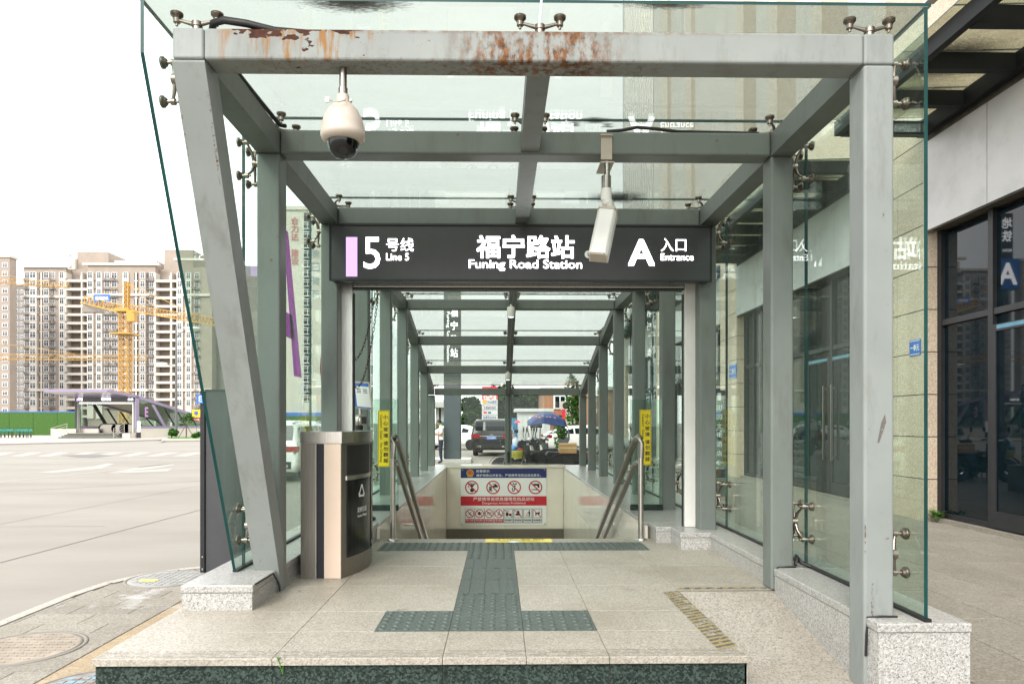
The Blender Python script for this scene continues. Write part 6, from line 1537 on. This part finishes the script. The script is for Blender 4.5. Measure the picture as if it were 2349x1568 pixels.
for yy in (18.45, 18.6, 18.75): b.tube([(p.x - .45, yy, zb_ - .12), (p.x - .3, yy, zb_ - .02), (p.x + .4, yy, zb_ - .02), (p.x + .42, yy, zb_ - .25)], .012, 5)
for xx in (-.2, .1, .38): b.tube([(p.x + xx, 18.42, zb_ - .02), (p.x + xx, 18.78, zb_ - .02)], .012, 5)
b.build('wire_frame', M['black'], t)
# blue rain canopy
YU = 21.0
t = thing('scooter_canopy', 'blue fabric rain canopy with clear curtains over a scooter', 'rain canopy', (at(1265, 960, YU).x, YU, 1))
def um(px, py, dy=0): return at(px, py, YU + dy)
b = MB(); top = [(1190, 968), (1200, 961.5), (1216, 952.5), (1233, 947), (1250, 946), (1268, 949), (1283, 957), (1294, 966)]
top = [(1211, 964), (1216, 960), (1226, 952), (1237, 947.5), (1250, 946), (1266, 947), (1280, 953), (1290, 960), (1295.5, 966)]
W2 = .5; b.smooth = True; rows_ = []
for px, py in top:
    rows_.append([um(px, py) + Vector((0, W2 * f, -.16 * f * f)) for f in (-1, -.6, -.2, .2, .6, 1)])
vs = [v for r in rows_ for v in r]; b.add(vs, [(i * 6 + j, i * 6 + j + 1, (i + 1) * 6 + j + 1, (i + 1) * 6 + j) for i in range(len(rows_) - 1) for j in range(5)])
bc = plain('blue_canopy_cloth', (.025, .06, .20), .6, var=.15, scale=5)

for f in (-1, 1):
    b.smooth = False; P_ = [um(px, py) + Vector((0, W2 * f, -.16)) for px, py in top]
    b.add(P_ + [um(1250, 967.5) + Vector((0, W2 * f, -.05)), um(1228, 968) + Vector((0, W2 * f, -.05))], [tuple(range(len(P_) + 2))])
o = b.build('cloth_roof', bc, t); so = o.modifiers.new('thick', 'SOLIDIFY'); so.thickness = .012
b = MB()
for f in (-.5, .5):
    b.tube([um(1222, 1018, f), um(1223, 990, f), um(1224, 965, f)], .011, 5); b.tube([um(1240, 1020, f * .6), um(1270, 985, f), um(1280, 960, f)], .011, 5)
b.tube([um(1238, 1015, 0), um(1239, 985, 0), um(1240, 950, 0)], .016, 6); b.tube([um(1295, 966, -.4), um(1305, 985, -.3), um(1306, 1005, -.3), um(1298, 1018, -.3)], .012, 5)
b.build('strut', M['black'], t)
b = MB(); b.smooth = True
P = [um(1211, 965, -.42), um(1212, 985, -.4), um(1215, 1003, -.35), um(1222, 1016, -.3)]; Q_ = [p + Vector((.0, .84, 0)) for p in P]
b.add(P + Q_, [(i, i + 1, i + 5, i + 4) for i in range(3)]); b.add([um(1212, 966, -.45), um(1238, 966, -.45), um(1236, 1012, -.4), um(1222, 1016, -.4)], [(0, 1, 2, 3)])
b.add([um(1276, 968, -.45), um(1291, 968, -.45), um(1303, 988, -.42), um(1303, 1000, -.42), um(1294, 1006, -.42), um(1283, 1000, -.42)], [tuple(range(6))]); b.build('clear_curtain', M['clear'], t)
b = MB(); b.slab([um(1303, 985, -.44), um(1307, 992, -.44), um(1307, 1008, -.44), um(1298, 1026, -.44), um(1284, 1028, -.44), um(1282, 1004, -.44), um(1294, 1008, -.44), um(1303, 1001, -.44)], (0, .03, 0)); b.build('grey_flap', M['scgrey'], t)
b = MB(); 
for k in range(9): q = um(rnd.uniform(1225, 1288), rnd.uniform(951, 962), -.46); b.lathe([(.035, -.03), (0, -.035)], q, 6, 'Y')
b.build('print_dot', plain('pink_print', (.55, .25, .30), .6), t)
# ---- station totem
YT = 28.0; a, c = at(1017.7, 1059, YT), at(1056.6, 1059, YT)
t = thing('station_totem', 'tall slate station name totem on a granite base behind the stairs', 'totem', ((a.x + c.x) / 2, YT, 0))
slate = plain('slate_blue_steel', (.075, .10, .11), .35, var=.06, scale=3)
b = MB(); b.box(a.x, c.x, YT, YT + .5, .16, 7.0); b.build('body', slate, t, bevel=.03)
b = MB(); q = at(1081, 1065, YT - .3); b.box(a.x - .9, q.x, YT - .5, YT + 1.1, 0, .16); b.build('granite_base', M['curb'], t, bevel=.01)
b = MB(); mx_ = a.x + (c.x - a.x) * .62
for k, ch in enumerate('福宁路站'): q = at(1045, 716 + 31 * k, YT); b.text(ch, (mx_, YT - .004, q.z), .30, .36, bold=.03)
b.text('Funing Road Station', (a.x + .17, YT - .004, at(1029, 772, YT).z), 2.0, .15, (0, 0, -1), (1, 0, 0), .01); b.text('05|14', (mx_, YT - .004, at(1040, 842, YT).z), .34, .14, bold=.01)
b.build('lettering', M['lit_white'], t)
# ---- petrol station price board
YP = 58.0; a, c = at(1105.5, 962, YP), at(1141.6, 962, YP); zt, zb_ = at(1120, 886, YP).z, at(1120, 964, YP).z
t = thing('price_board', 'tall white petrol station board with red fuel heading', 'price board', ((a.x + c.x) / 2, YP, 0))
pb2 = plain('board_grey', (.62, .64, .65), .4)
b = MB(); b.box(a.x, c.x, YP, YP + .3, zb_ - 1.2, zt); b.box(a.x + .2, c.x - .2, YP + .05, YP + .25, 0, zb_ - 1.2); b.build('body', pb2, t)
def cz(y): return at(1120, 900 + (y - 280) * .1709 + 7.95, YP).z
Wd = c.x - a.x; mxx = (a.x + c.x) / 2
b = MB(); b.box(a.x, c.x, YP - .02, YP - .001, cz(322), zt); b.build('red_panel', M['redp'], t)
b = MB(); b.text('92#汽油', (mxx, YP - .03, cz(298)), Wd * .8, .42, bold=.02); b.text('国VI', (mxx, YP - .03, cz(240)), Wd * .6, .42, bold=.02); b.build('lettering', M['whitep'], t)
b = MB()
b.text('Mobil美孚', (mxx + .2, YP - .004, cz(360)), Wd * .58, .26, bold=.02); b.text('五星级加油站', (mxx, YP - .004, cz(438)), Wd * .75, .22, bold=.02); b.text('免费洗车加水', (mxx, YP - .004, cz(570)), Wd * .85, .30, bold=.02); b.build('blue_lettering', M['navy'], t)
b = MB()
for k in range(5): b.text('★', (mxx + (k - 2) * Wd * .19, YP - .004, cz(416)), .14, .14)
b.build('red_star', M['redp'], t)
b = MB(); sx, sz = a.x + Wd * .17, cz(358); b.add([(sx, YP - .004, sz - .17)] + [(sx + math.sin(an) * .21, YP - .004, sz - .02 + math.cos(an) * .19) for an in [R(-110 + 22 * i) for i in range(11)]][::-1], [tuple(range(12))]); b.build('shell_mark', plain('shell_yellow', (.75, .38, .03), .5), t)
b = MB()
for k, mm in enumerate((0, 1, 2)): pass
b.box(a.x + Wd * .10, a.x + Wd * .32, YP - .006, YP - .002, cz(515), cz(486)); b.build('card_mark', M['redp'], t)
b = MB(); b.box(a.x + Wd * .40, a.x + Wd * .58, YP - .006, YP - .002, cz(515), cz(490)); b.build('card_mark', M['navy'], t)
b = MB()
for z_ in (323, 393, 463, 531): b.box(a.x, c.x, YP - .008, YP - .002, cz(z_) - .02, cz(z_) + .02)
b.build('divider', M['steel'], t)
# ---- guard booth
YG = 50.0; a, c = at(1188, 1016, YG), at(1262, 1016, YG); zt = at(1200, 938, YG).z
t = thing('guard_booth', 'small white panel guard booth with flat roof behind the scooters', 'booth', ((a.x + c.x) / 2, YG, 0))
bw = plain('booth_panel', (.60, .63, .63), .45, var=.04)
n = 7
for k in range(n): b = MB(); w_ = (c.x - a.x) / n; b.box(a.x + w_ * k + .006, a.x + w_ * (k + 1) - .006, YG, YG + .05, 0, zt - .22); b.build('wall_panel', bw, t)
b = MB(); b.box(a.x, c.x, YG + .051, YG + 2.6, 0, zt - .22); b.build('wall', bw, t)
b = MB(); b.box(a.x - .25, c.x + .25, YG - .3, YG + 2.8, zt - .2, zt + .04); b.build('roof', bw, t, bevel=.03)
for (x0, x1, y0, y1) in ((1216, 1229, 958, 981), (1231, 1244, 957, 981)):
    p, q = at(x0, y1, YG), at(x1, y0, YG); b = MB(); b.box(p.x - .06, q.x + .06, YG - .03, YG - .002, p.z - .06, q.z + .06); o = b.build('window', M['winframe'], t); b = MB(); b.box(p.x, q.x, YG - .034, YG - .031, p.z, q.z); b.build('pane', M['darkglass'], o)
# ---- brick building with window and air conditioner
conc_ = plain('pale_eave', (.60, .58, .54), .7); YB = 66.0; a, c = at(1249, 1000, YB), at(1330, 1000, YB)
t = thing('brick_building', 'orange brick building with barred window and air conditioner behind the booth', 'building', ((a.x + c.x) / 2, YB, 0))
bm = NT('orange_brick'); br = bm.new('TexBrick'); br.inputs['Scale'].default_value = 4; br.inputs['Color1'].default_value = (.42, .20, .10, 1); br.inputs['Color2'].default_value = (.36, .16, .08, 1); br.inputs['Mortar'].default_value = (.40, .30, .24, 1)
mp2 = bm.new('Mapping'); mp2.inputs['Rotation'].default_value = (R(90), 0, 0); bm.l.new(bm.pos(), mp2.inputs[0]); bm.l.new(mp2.outputs[0], br.inputs[0]); bmm = bm.done(bm.bsdf(br.outputs[0], .85))
b = MB(); b.box(a.x, c.x + 8, YB, YB + 10, 0, 4.7); b.build('wall', bmm, t)
b = MB(); b.box(a.x - .3, c.x + 8.2, YB - .3, YB + 10.2, 4.701, 5.0); b.build('roof', conc_, t)
p, q = at(1272, 935, YB), at(1309, 909, YB)
b = MB(); b.box(p.x - .1, q.x + .1, YB - .12, YB - .002, p.z - .1, q.z + .1); o = b.build('window', M['winframe'], t)
for k in range(3): b = MB(); w_ = (q.x - p.x) / 3; b.box(p.x + w_ * k + .05, p.x + w_ * (k + 1) - .05, YB - .13, YB - .122, p.z, q.z); b.build('pane', M['darkglass'], o)
b = MB()
for k in range(12): x_ = p.x + (q.x - p.x) * (k + .5) / 12; b.box(x_ - .015, x_ + .015, YB - .17, YB - .14, p.z, p.z + (q.z - p.z) * .55)
b.build('window_bar', M['steel'], o)
p = at(1298, 930, YB); b = MB(); b.box(p.x - .5, p.x + .7, YB - .5, YB - .14, p.z - .45, p.z + .4); o = b.build('air_conditioner', M['offwhite'], t); b = MB(); b.lathe([(.33, -.01), (.30, -.02), (.06, -.012), (0, -.012)], (p.x - .05, YB - .5, p.z), 16, 'Y'); b.build('fan_grille', M['darkframe'], o)
b = MB(); p, q = at(1247, 950, YB), at(1330, 944, YB); b.box(p.x, q.x, YB - 1.2, YB - .01, p.z - .1, p.z + .25); b.build('ledge', plain('terracotta_ledge', (.42, .15, .10), .7), t)
b = MB(); p, q = at(1289, 965, YB - 2), at(1297, 938, YB - 2); b.box(p.x, q.x, YB - 2.1, YB - 2, p.z - 2, q.z); b.build('red_banner', M['redp'], t)
b = MB(); p, q = at(1297, 1000, YB - 1.3), at(1318, 938, YB - 1.3); b.box(p.x, q.x, YB - 1.9, YB - 1.3, 0, q.z); b.build('tiled_pier', M['palewall'], t)
b = MB(); p, q = at(1262, 1015, YB - 6), at(1300, 958, YB - 6); b.box(p.x, q.x, YB - 6, YB - 5.8, 0, .95); b.build('low_brick_wall', bmm, t)
# ---- trees, fences, viaduct
for (px, Y, H, cw, lab, sd) in ((1158, 74, 5.2, 5.0, 'dark green tree directly behind the petrol board', 21), (1182, 76, 4.6, 4.4, 'low dark tree between the petrol board and the guard booth', 22), (1222, 80, 6.0, 6.0, 'tall round dark tree above the guard booth roof', 23), (1246, 79, 5.2, 4.6, 'dark tree touching the brick building corner', 24), (1092, 72, 4.4, 3.6, 'grey green tree left of the petrol board', 25), (1076, 64, 2.4, 2.6, 'low tree beyond the white saloon and viaduct columns', 26)):
    tree((at(px, 1000, Y).x, Y, 0), H, cw, lab, sd, 2600, .24, .16, .60)
tree((at(1312, 1000, 40).x, 40, 0), 4.4, 1.5, 'tall thin climbing tree against the brick building', 27, 1500, .10, .08, .55, 'leaf')
tree((at(1288, 1000, 30).x, 30, 0), 1.95, .62, 'narrow potted conifer beside the blue canopy', 28, 900, .07, .04, .5, 'leaf')
bush(1100, 1000, 47, 1.8, 1.7, 'bright green bush at the roof corner of the dark SUV', 29)
t = thing('blue_fence', 'teal blue picket fence beside the guard booth', 'fence', (at(1172, 1000, 52).x, 52, 0)); 
for k in range(9): b = MB(); x_ = at(1166 + 2.6 * k, 1000, 52).x; b.box(x_ - .03, x_ + .03, 52, 52.04, .1, 1.95); b.build('picket', M['blue_sign'] if k % 2 else teal, t)
b = MB(); b.box(at(1165, 1000, 52).x, at(1189, 1000, 52).x, 52.041, 52.07, 1.7, 1.78); b.box(at(1165, 1000, 52).x, at(1189, 1000, 52).x, 52.041, 52.07, .4, .48); b.build('rail', teal, t)
t = thing('red_kiosk_umbrella', 'small red parasol by the teal fence', 'parasol', (at(1187, 970, 49).x, 49, 0)); p = at(1187, 964, 49)
b = MB(); b.lathe([(.26, -.16), (.16, -.05), (.0, .04)], p, 12); b.build('canopy', M['redp'], t); b = MB(); b.cyl((p.x, 49, 0), p, .025, n=6); b.build('pole', M['steel'], t)
YV = 120.0
conc = plain('viaduct_concrete', (.48, .48, .45), .8, var=.08, scale=.5)
t = thing('viaduct', 'pale concrete elevated road on paired columns in the distance', 'viaduct', (at(1040, 1000, YV).x, YV, 0))
x0, x1 = at(940, 950, YV).x, at(1104, 950, YV).x
b = MB(); b.box(x0, x1, YV, YV + 9, at(1040, 934, YV).z, at(1040, 927, YV).z); b.build('deck', conc, t)
b = MB(); b.box(x0, x1, YV + .3, YV + .5, at(1040, 927, YV).z, at(1040, 921, YV).z)
for k in range(26): x_ = x0 + (x1 - x0) * k / 26; b.box(x_, x_ + .15, YV + .28, YV + .52, at(1040, 921, YV).z, at(1040, 916, YV).z)
b.build('parapet', conc, t)
for px in (985, 1003, 1011, 1030, 1066, 1078): b = MB(); x_ = at(px, 960, YV).x; b.box(x_ - .45, x_ + .45, YV + 2, YV + 3.2, 0, at(1040, 934, YV).z); b.build('column', conc, t)
hoard(1000, 1100, 95, 1.75, 'low green hoarding under the viaduct')
hoard(640, 760, 92, 2.6, 'green hoarding seen through the glass below the pale tower')
t = thing('blue_site_shed', 'blue roofed site shed on top of the hoarding seen beside the litter bin', 'shed', (at(700, 960, 96).x, 96, 0))
b = MB(); b.box(at(655, 960, 96).x, at(760, 960, 96).x, 96, 99, 2.2, 3.0); b.build('blue_roof', M['blue_sign'], t); b = MB(); b.box(at(655, 960, 96).x, at(760, 960, 96).x, 96.2, 98.8, 0, 2.19); b.box(at(662, 960, 96).x, at(752, 960, 96).x, 97, 98.5, 3.01, 4.4); b.build('wall', M['palewall'], t)

# ------------------------------------------------------------------ people
M['skin'] = plain('skin', (.48, .29, .20), .5, var=.05); M['hair'] = plain('black_hair', (.012, .010, .009), .6)
def person(label, loc, rz, J, cols, phone=False, scale=1.0):
    """J: joint name -> (x, y, z, radius); the figure faces -Y"""
    t = thing('person', label, 'person', (0, 0, 0))
    E_ = [('pelvis', 'belly'), ('belly', 'chest'), ('chest', 'neck'), ('neck', 'head'), ('head', 'crown')]
    for s in 'LR': E_ += [('chest', 'sho' + s), ('sho' + s, 'elb' + s), ('elb' + s, 'wri' + s), ('wri' + s, 'palm' + s), ('pelvis', 'hip' + s), ('hip' + s, 'kne' + s), ('kne' + s, 'ank' + s), ('ank' + s, 'toe' + s)]
    for s in 'LR':
        w = Vector(J['wri' + s][:3]); p = Vector(J['palm' + s][:3]); d = (p - w).normalized(); sd_ = Vector((1, 0, 0)) if abs(d.x) < .8 else Vector((0, 0, 1)); 
        for k in range(4):
            nm = 'f%d%s' % (k, s); o = sd_ * (.024 * (k - 1.5) * .8); L_ = (.062, .074, .07, .055)[k]
            q = p + o + d * L_ * .6; J[nm + 'a'] = (*q, .010); r2 = q + d * L_ * .4 + Vector((0, -.02, .0)); J[nm + 'b'] = (*r2, .009); E_ += [('palm' + s, nm + 'a'), (nm + 'a', nm + 'b')]
        q = p - d * .02 + sd_ * (.045 if s == 'L' else -.045) + Vector((0, -.03, 0)); J['th' + s] = (*q, .011); E_.append(('palm' + s, 'th' + s))
    names = list(J); idx = {n_: i for i, n_ in enumerate(names)}
    me = bpy.data.meshes.new('body'); me.from_pydata([J[n_][:3] for n_ in names], [(idx[a], idx[c]) for a, c in E_], [])
    o = bpy.data.objects.new('body', me); COL.objects.link(o); o.modifiers.new('skin', 'SKIN'); sv = me.skin_vertices[0].data
    for i, n_ in enumerate(names): r = J[n_][3]; sv[i].radius = (r, r); sv[i].use_root = n_ == 'pelvis'
    m = o.modifiers.new('sub', 'SUBSURF'); m.levels = m.render_levels = 2
    dg = bpy.context.evaluated_depsgraph_get(); dg.update(); nm = bpy.data.meshes.new_from_object(o.evaluated_get(dg)); bpy.data.objects.remove(o)
    for c in cols['mats']: nm.materials.append(c)
    for p in nm.polygons: p.use_smooth = True; p.material_index = cols['pick'](p.center)
    nm.name = 'body'; bo = link(bpy.data.objects.new('body', nm), t, (0, 0, 0))
    hd = Vector(J['head'][:3]); f = Vector(cols['face']).normalized(); side = f.cross(Vector((0, 0, 1))).normalized()
    b = MB(); b.sphere(hd + Vector((0, 0, .045)) - f * .018, (.094, .10, .095), 16, 10)
    b.v = [v for v in b.v]; keep = MB(); keep.smooth = True
    hv = [Vector(v) for v in b.v]; fs = [q for q in b.f if all(((hv[i] - hd).dot(f) < .045 or hv[i].z > hd.z + .085) and hv[i].z > hd.z - .035 for i in q)]
    keep.v = b.v; keep.f = fs; keep.m = [0] * len(fs); keep.sm = [True] * len(fs); keep.build('hair', M['hair'], t)
    b = MB(); b.sphere(hd + f * .085 + Vector((0, 0, -.01)), (.013, .013, .022), 8, 5)
    for s in (-1, 1): b.sphere(hd + side * s * .083 + Vector((0, 0, .0)), (.014, .02, .03), 8, 5)
    b.build('nose_and_ear', M['skin'], t)
    b = MB()
    for s in (-1, 1): b.sphere(hd + f * .078 + side * s * .032 + Vector((0, 0, .018)), (.012, .012, .007), 8, 5)
    b.sphere(hd + f * .078 + Vector((0, 0, -.05)), (.02, .012, .006), 8, 5); b.build('eye_and_mouth', M['hair'], t)
    t.location = loc; t.rotation_euler = (0, 0, rz)
    return t
white_cl = plain('white_shirt', (.74, .71, .70), .8); navy_cl = plain('navy_trousers', (.02, .028, .06), .8); black_cl = plain('black_clothes', (.014, .014, .016), .8); shoe = plain('dark_shoe', (.03, .03, .03), .6)
def base_pose(**k):
    J = dict(pelvis=(0, 0, .95, .135), belly=(0, -.01, 1.10, .125), chest=(0, 0, 1.32, .15), neck=(0, -.01, 1.49, .055), head=(0, -.03, 1.60, .092), crown=(0, -.02, 1.67, .085),
             shoL=(.19, .01, 1.41, .07), shoR=(-.19, .01, 1.41, .07), elbL=(.23, .05, 1.13, .045), elbR=(-.23, .05, 1.13, .045), wriL=(.23, -.02, .88, .032), wriR=(-.23, -.02, .88, .032), palmL=(.225, -.04, .80, .036), palmR=(-.225, -.04, .80, .036),
             hipL=(.095, 0, .90, .10), hipR=(-.095, 0, .90, .10), kneL=(.10, -.02, .49, .065), kneR=(-.10, -.02, .49, .065), ankL=(.10, .02, .09, .042), ankR=(-.10, .02, .09, .042), toeL=(.11, -.14, .035, .035), toeR=(-.11, -.14, .035, .035))
    J.update(k); return J
# man looking at his phone
J = base_pose(head=(0, -.09, 1.585, .092), crown=(0, -.10, 1.655, .085), elbL=(.22, -.02, 1.12, .045), elbR=(-.22, -.02, 1.12, .045), wriL=(.10, -.26, 1.17, .03), wriR=(-.10, -.26, 1.17, .03), palmL=(.055, -.33, 1.19, .034), palmR=(-.055, -.33, 1.19, .034))
def pick1(c):
    if c.z > 1.475 and abs(c.x) < .13 and c.y < .2: return 1 if c.z > 1.50 else 0
    if c.z > .93: return 1 if (c.y < -.08 and abs(c.x) < .26 and c.z < 1.32) or (abs(c.x) > .165 and c.z < 1.2) else 0
    return 2 if c.z > .1 else 3
p = at(1011.5, 1060, 27.6)
pm = person('man in white shirt and navy trousers looking down at a phone', (p.x, 27.6, 0), R(-78), J, dict(mats=[white_cl, M['skin'], navy_cl, shoe], pick=pick1, face=(0, -1, -.45)))
ph = thing('phone', 'dark smartphone held in both hands by the man in white', 'phone', (p.x, 27.6, 1.2)); b = MB()
Rm = Matrix.Translation((p.x, 27.6, 0)) @ Matrix.Rotation(R(-78), 4, 'Z'); b.box(-.04, .04, -.012, 0, -.08, .08, Rm @ Matrix.Translation((0, -.385, 1.24)) @ Matrix.Rotation(R(-35), 4, 'X')); b.build('case', M['blackgloss'], ph)
# walker in black across the road
J = base_pose(kneL=(.10, -.10, .50, .065), ankL=(.10, -.06, .09, .042), toeL=(.11, -.22, .04, .035), kneR=(-.10, .03, .50, .065), ankR=(-.10, .16, .12, .042), toeR=(-.11, .03, .04, .035), wriL=(.24, .10, .90, .032), palmL=(.24, .12, .82, .036), wriR=(-.25, -.10, .90, .032), palmR=(-.25, -.14, .83, .036))
def pick2(c):
    if c.z > 1.5 and abs(c.x) < .13: return 1
    if c.z > .93 and abs(c.x) > .19 and c.z < 1.25: return 1
    if c.z < .92 and abs(c.x) > .2 and c.z > .7: return 1
    return 0 if c.z > .1 else 2
p = at(417, 998, 82)
person('man in black T-shirt and trousers walking past the far metro entrance', (p.x, 82, 0), R(15), J, dict(mats=[black_cl, M['skin'], shoe], pick=pick2, face=(0, -1, -.05)))
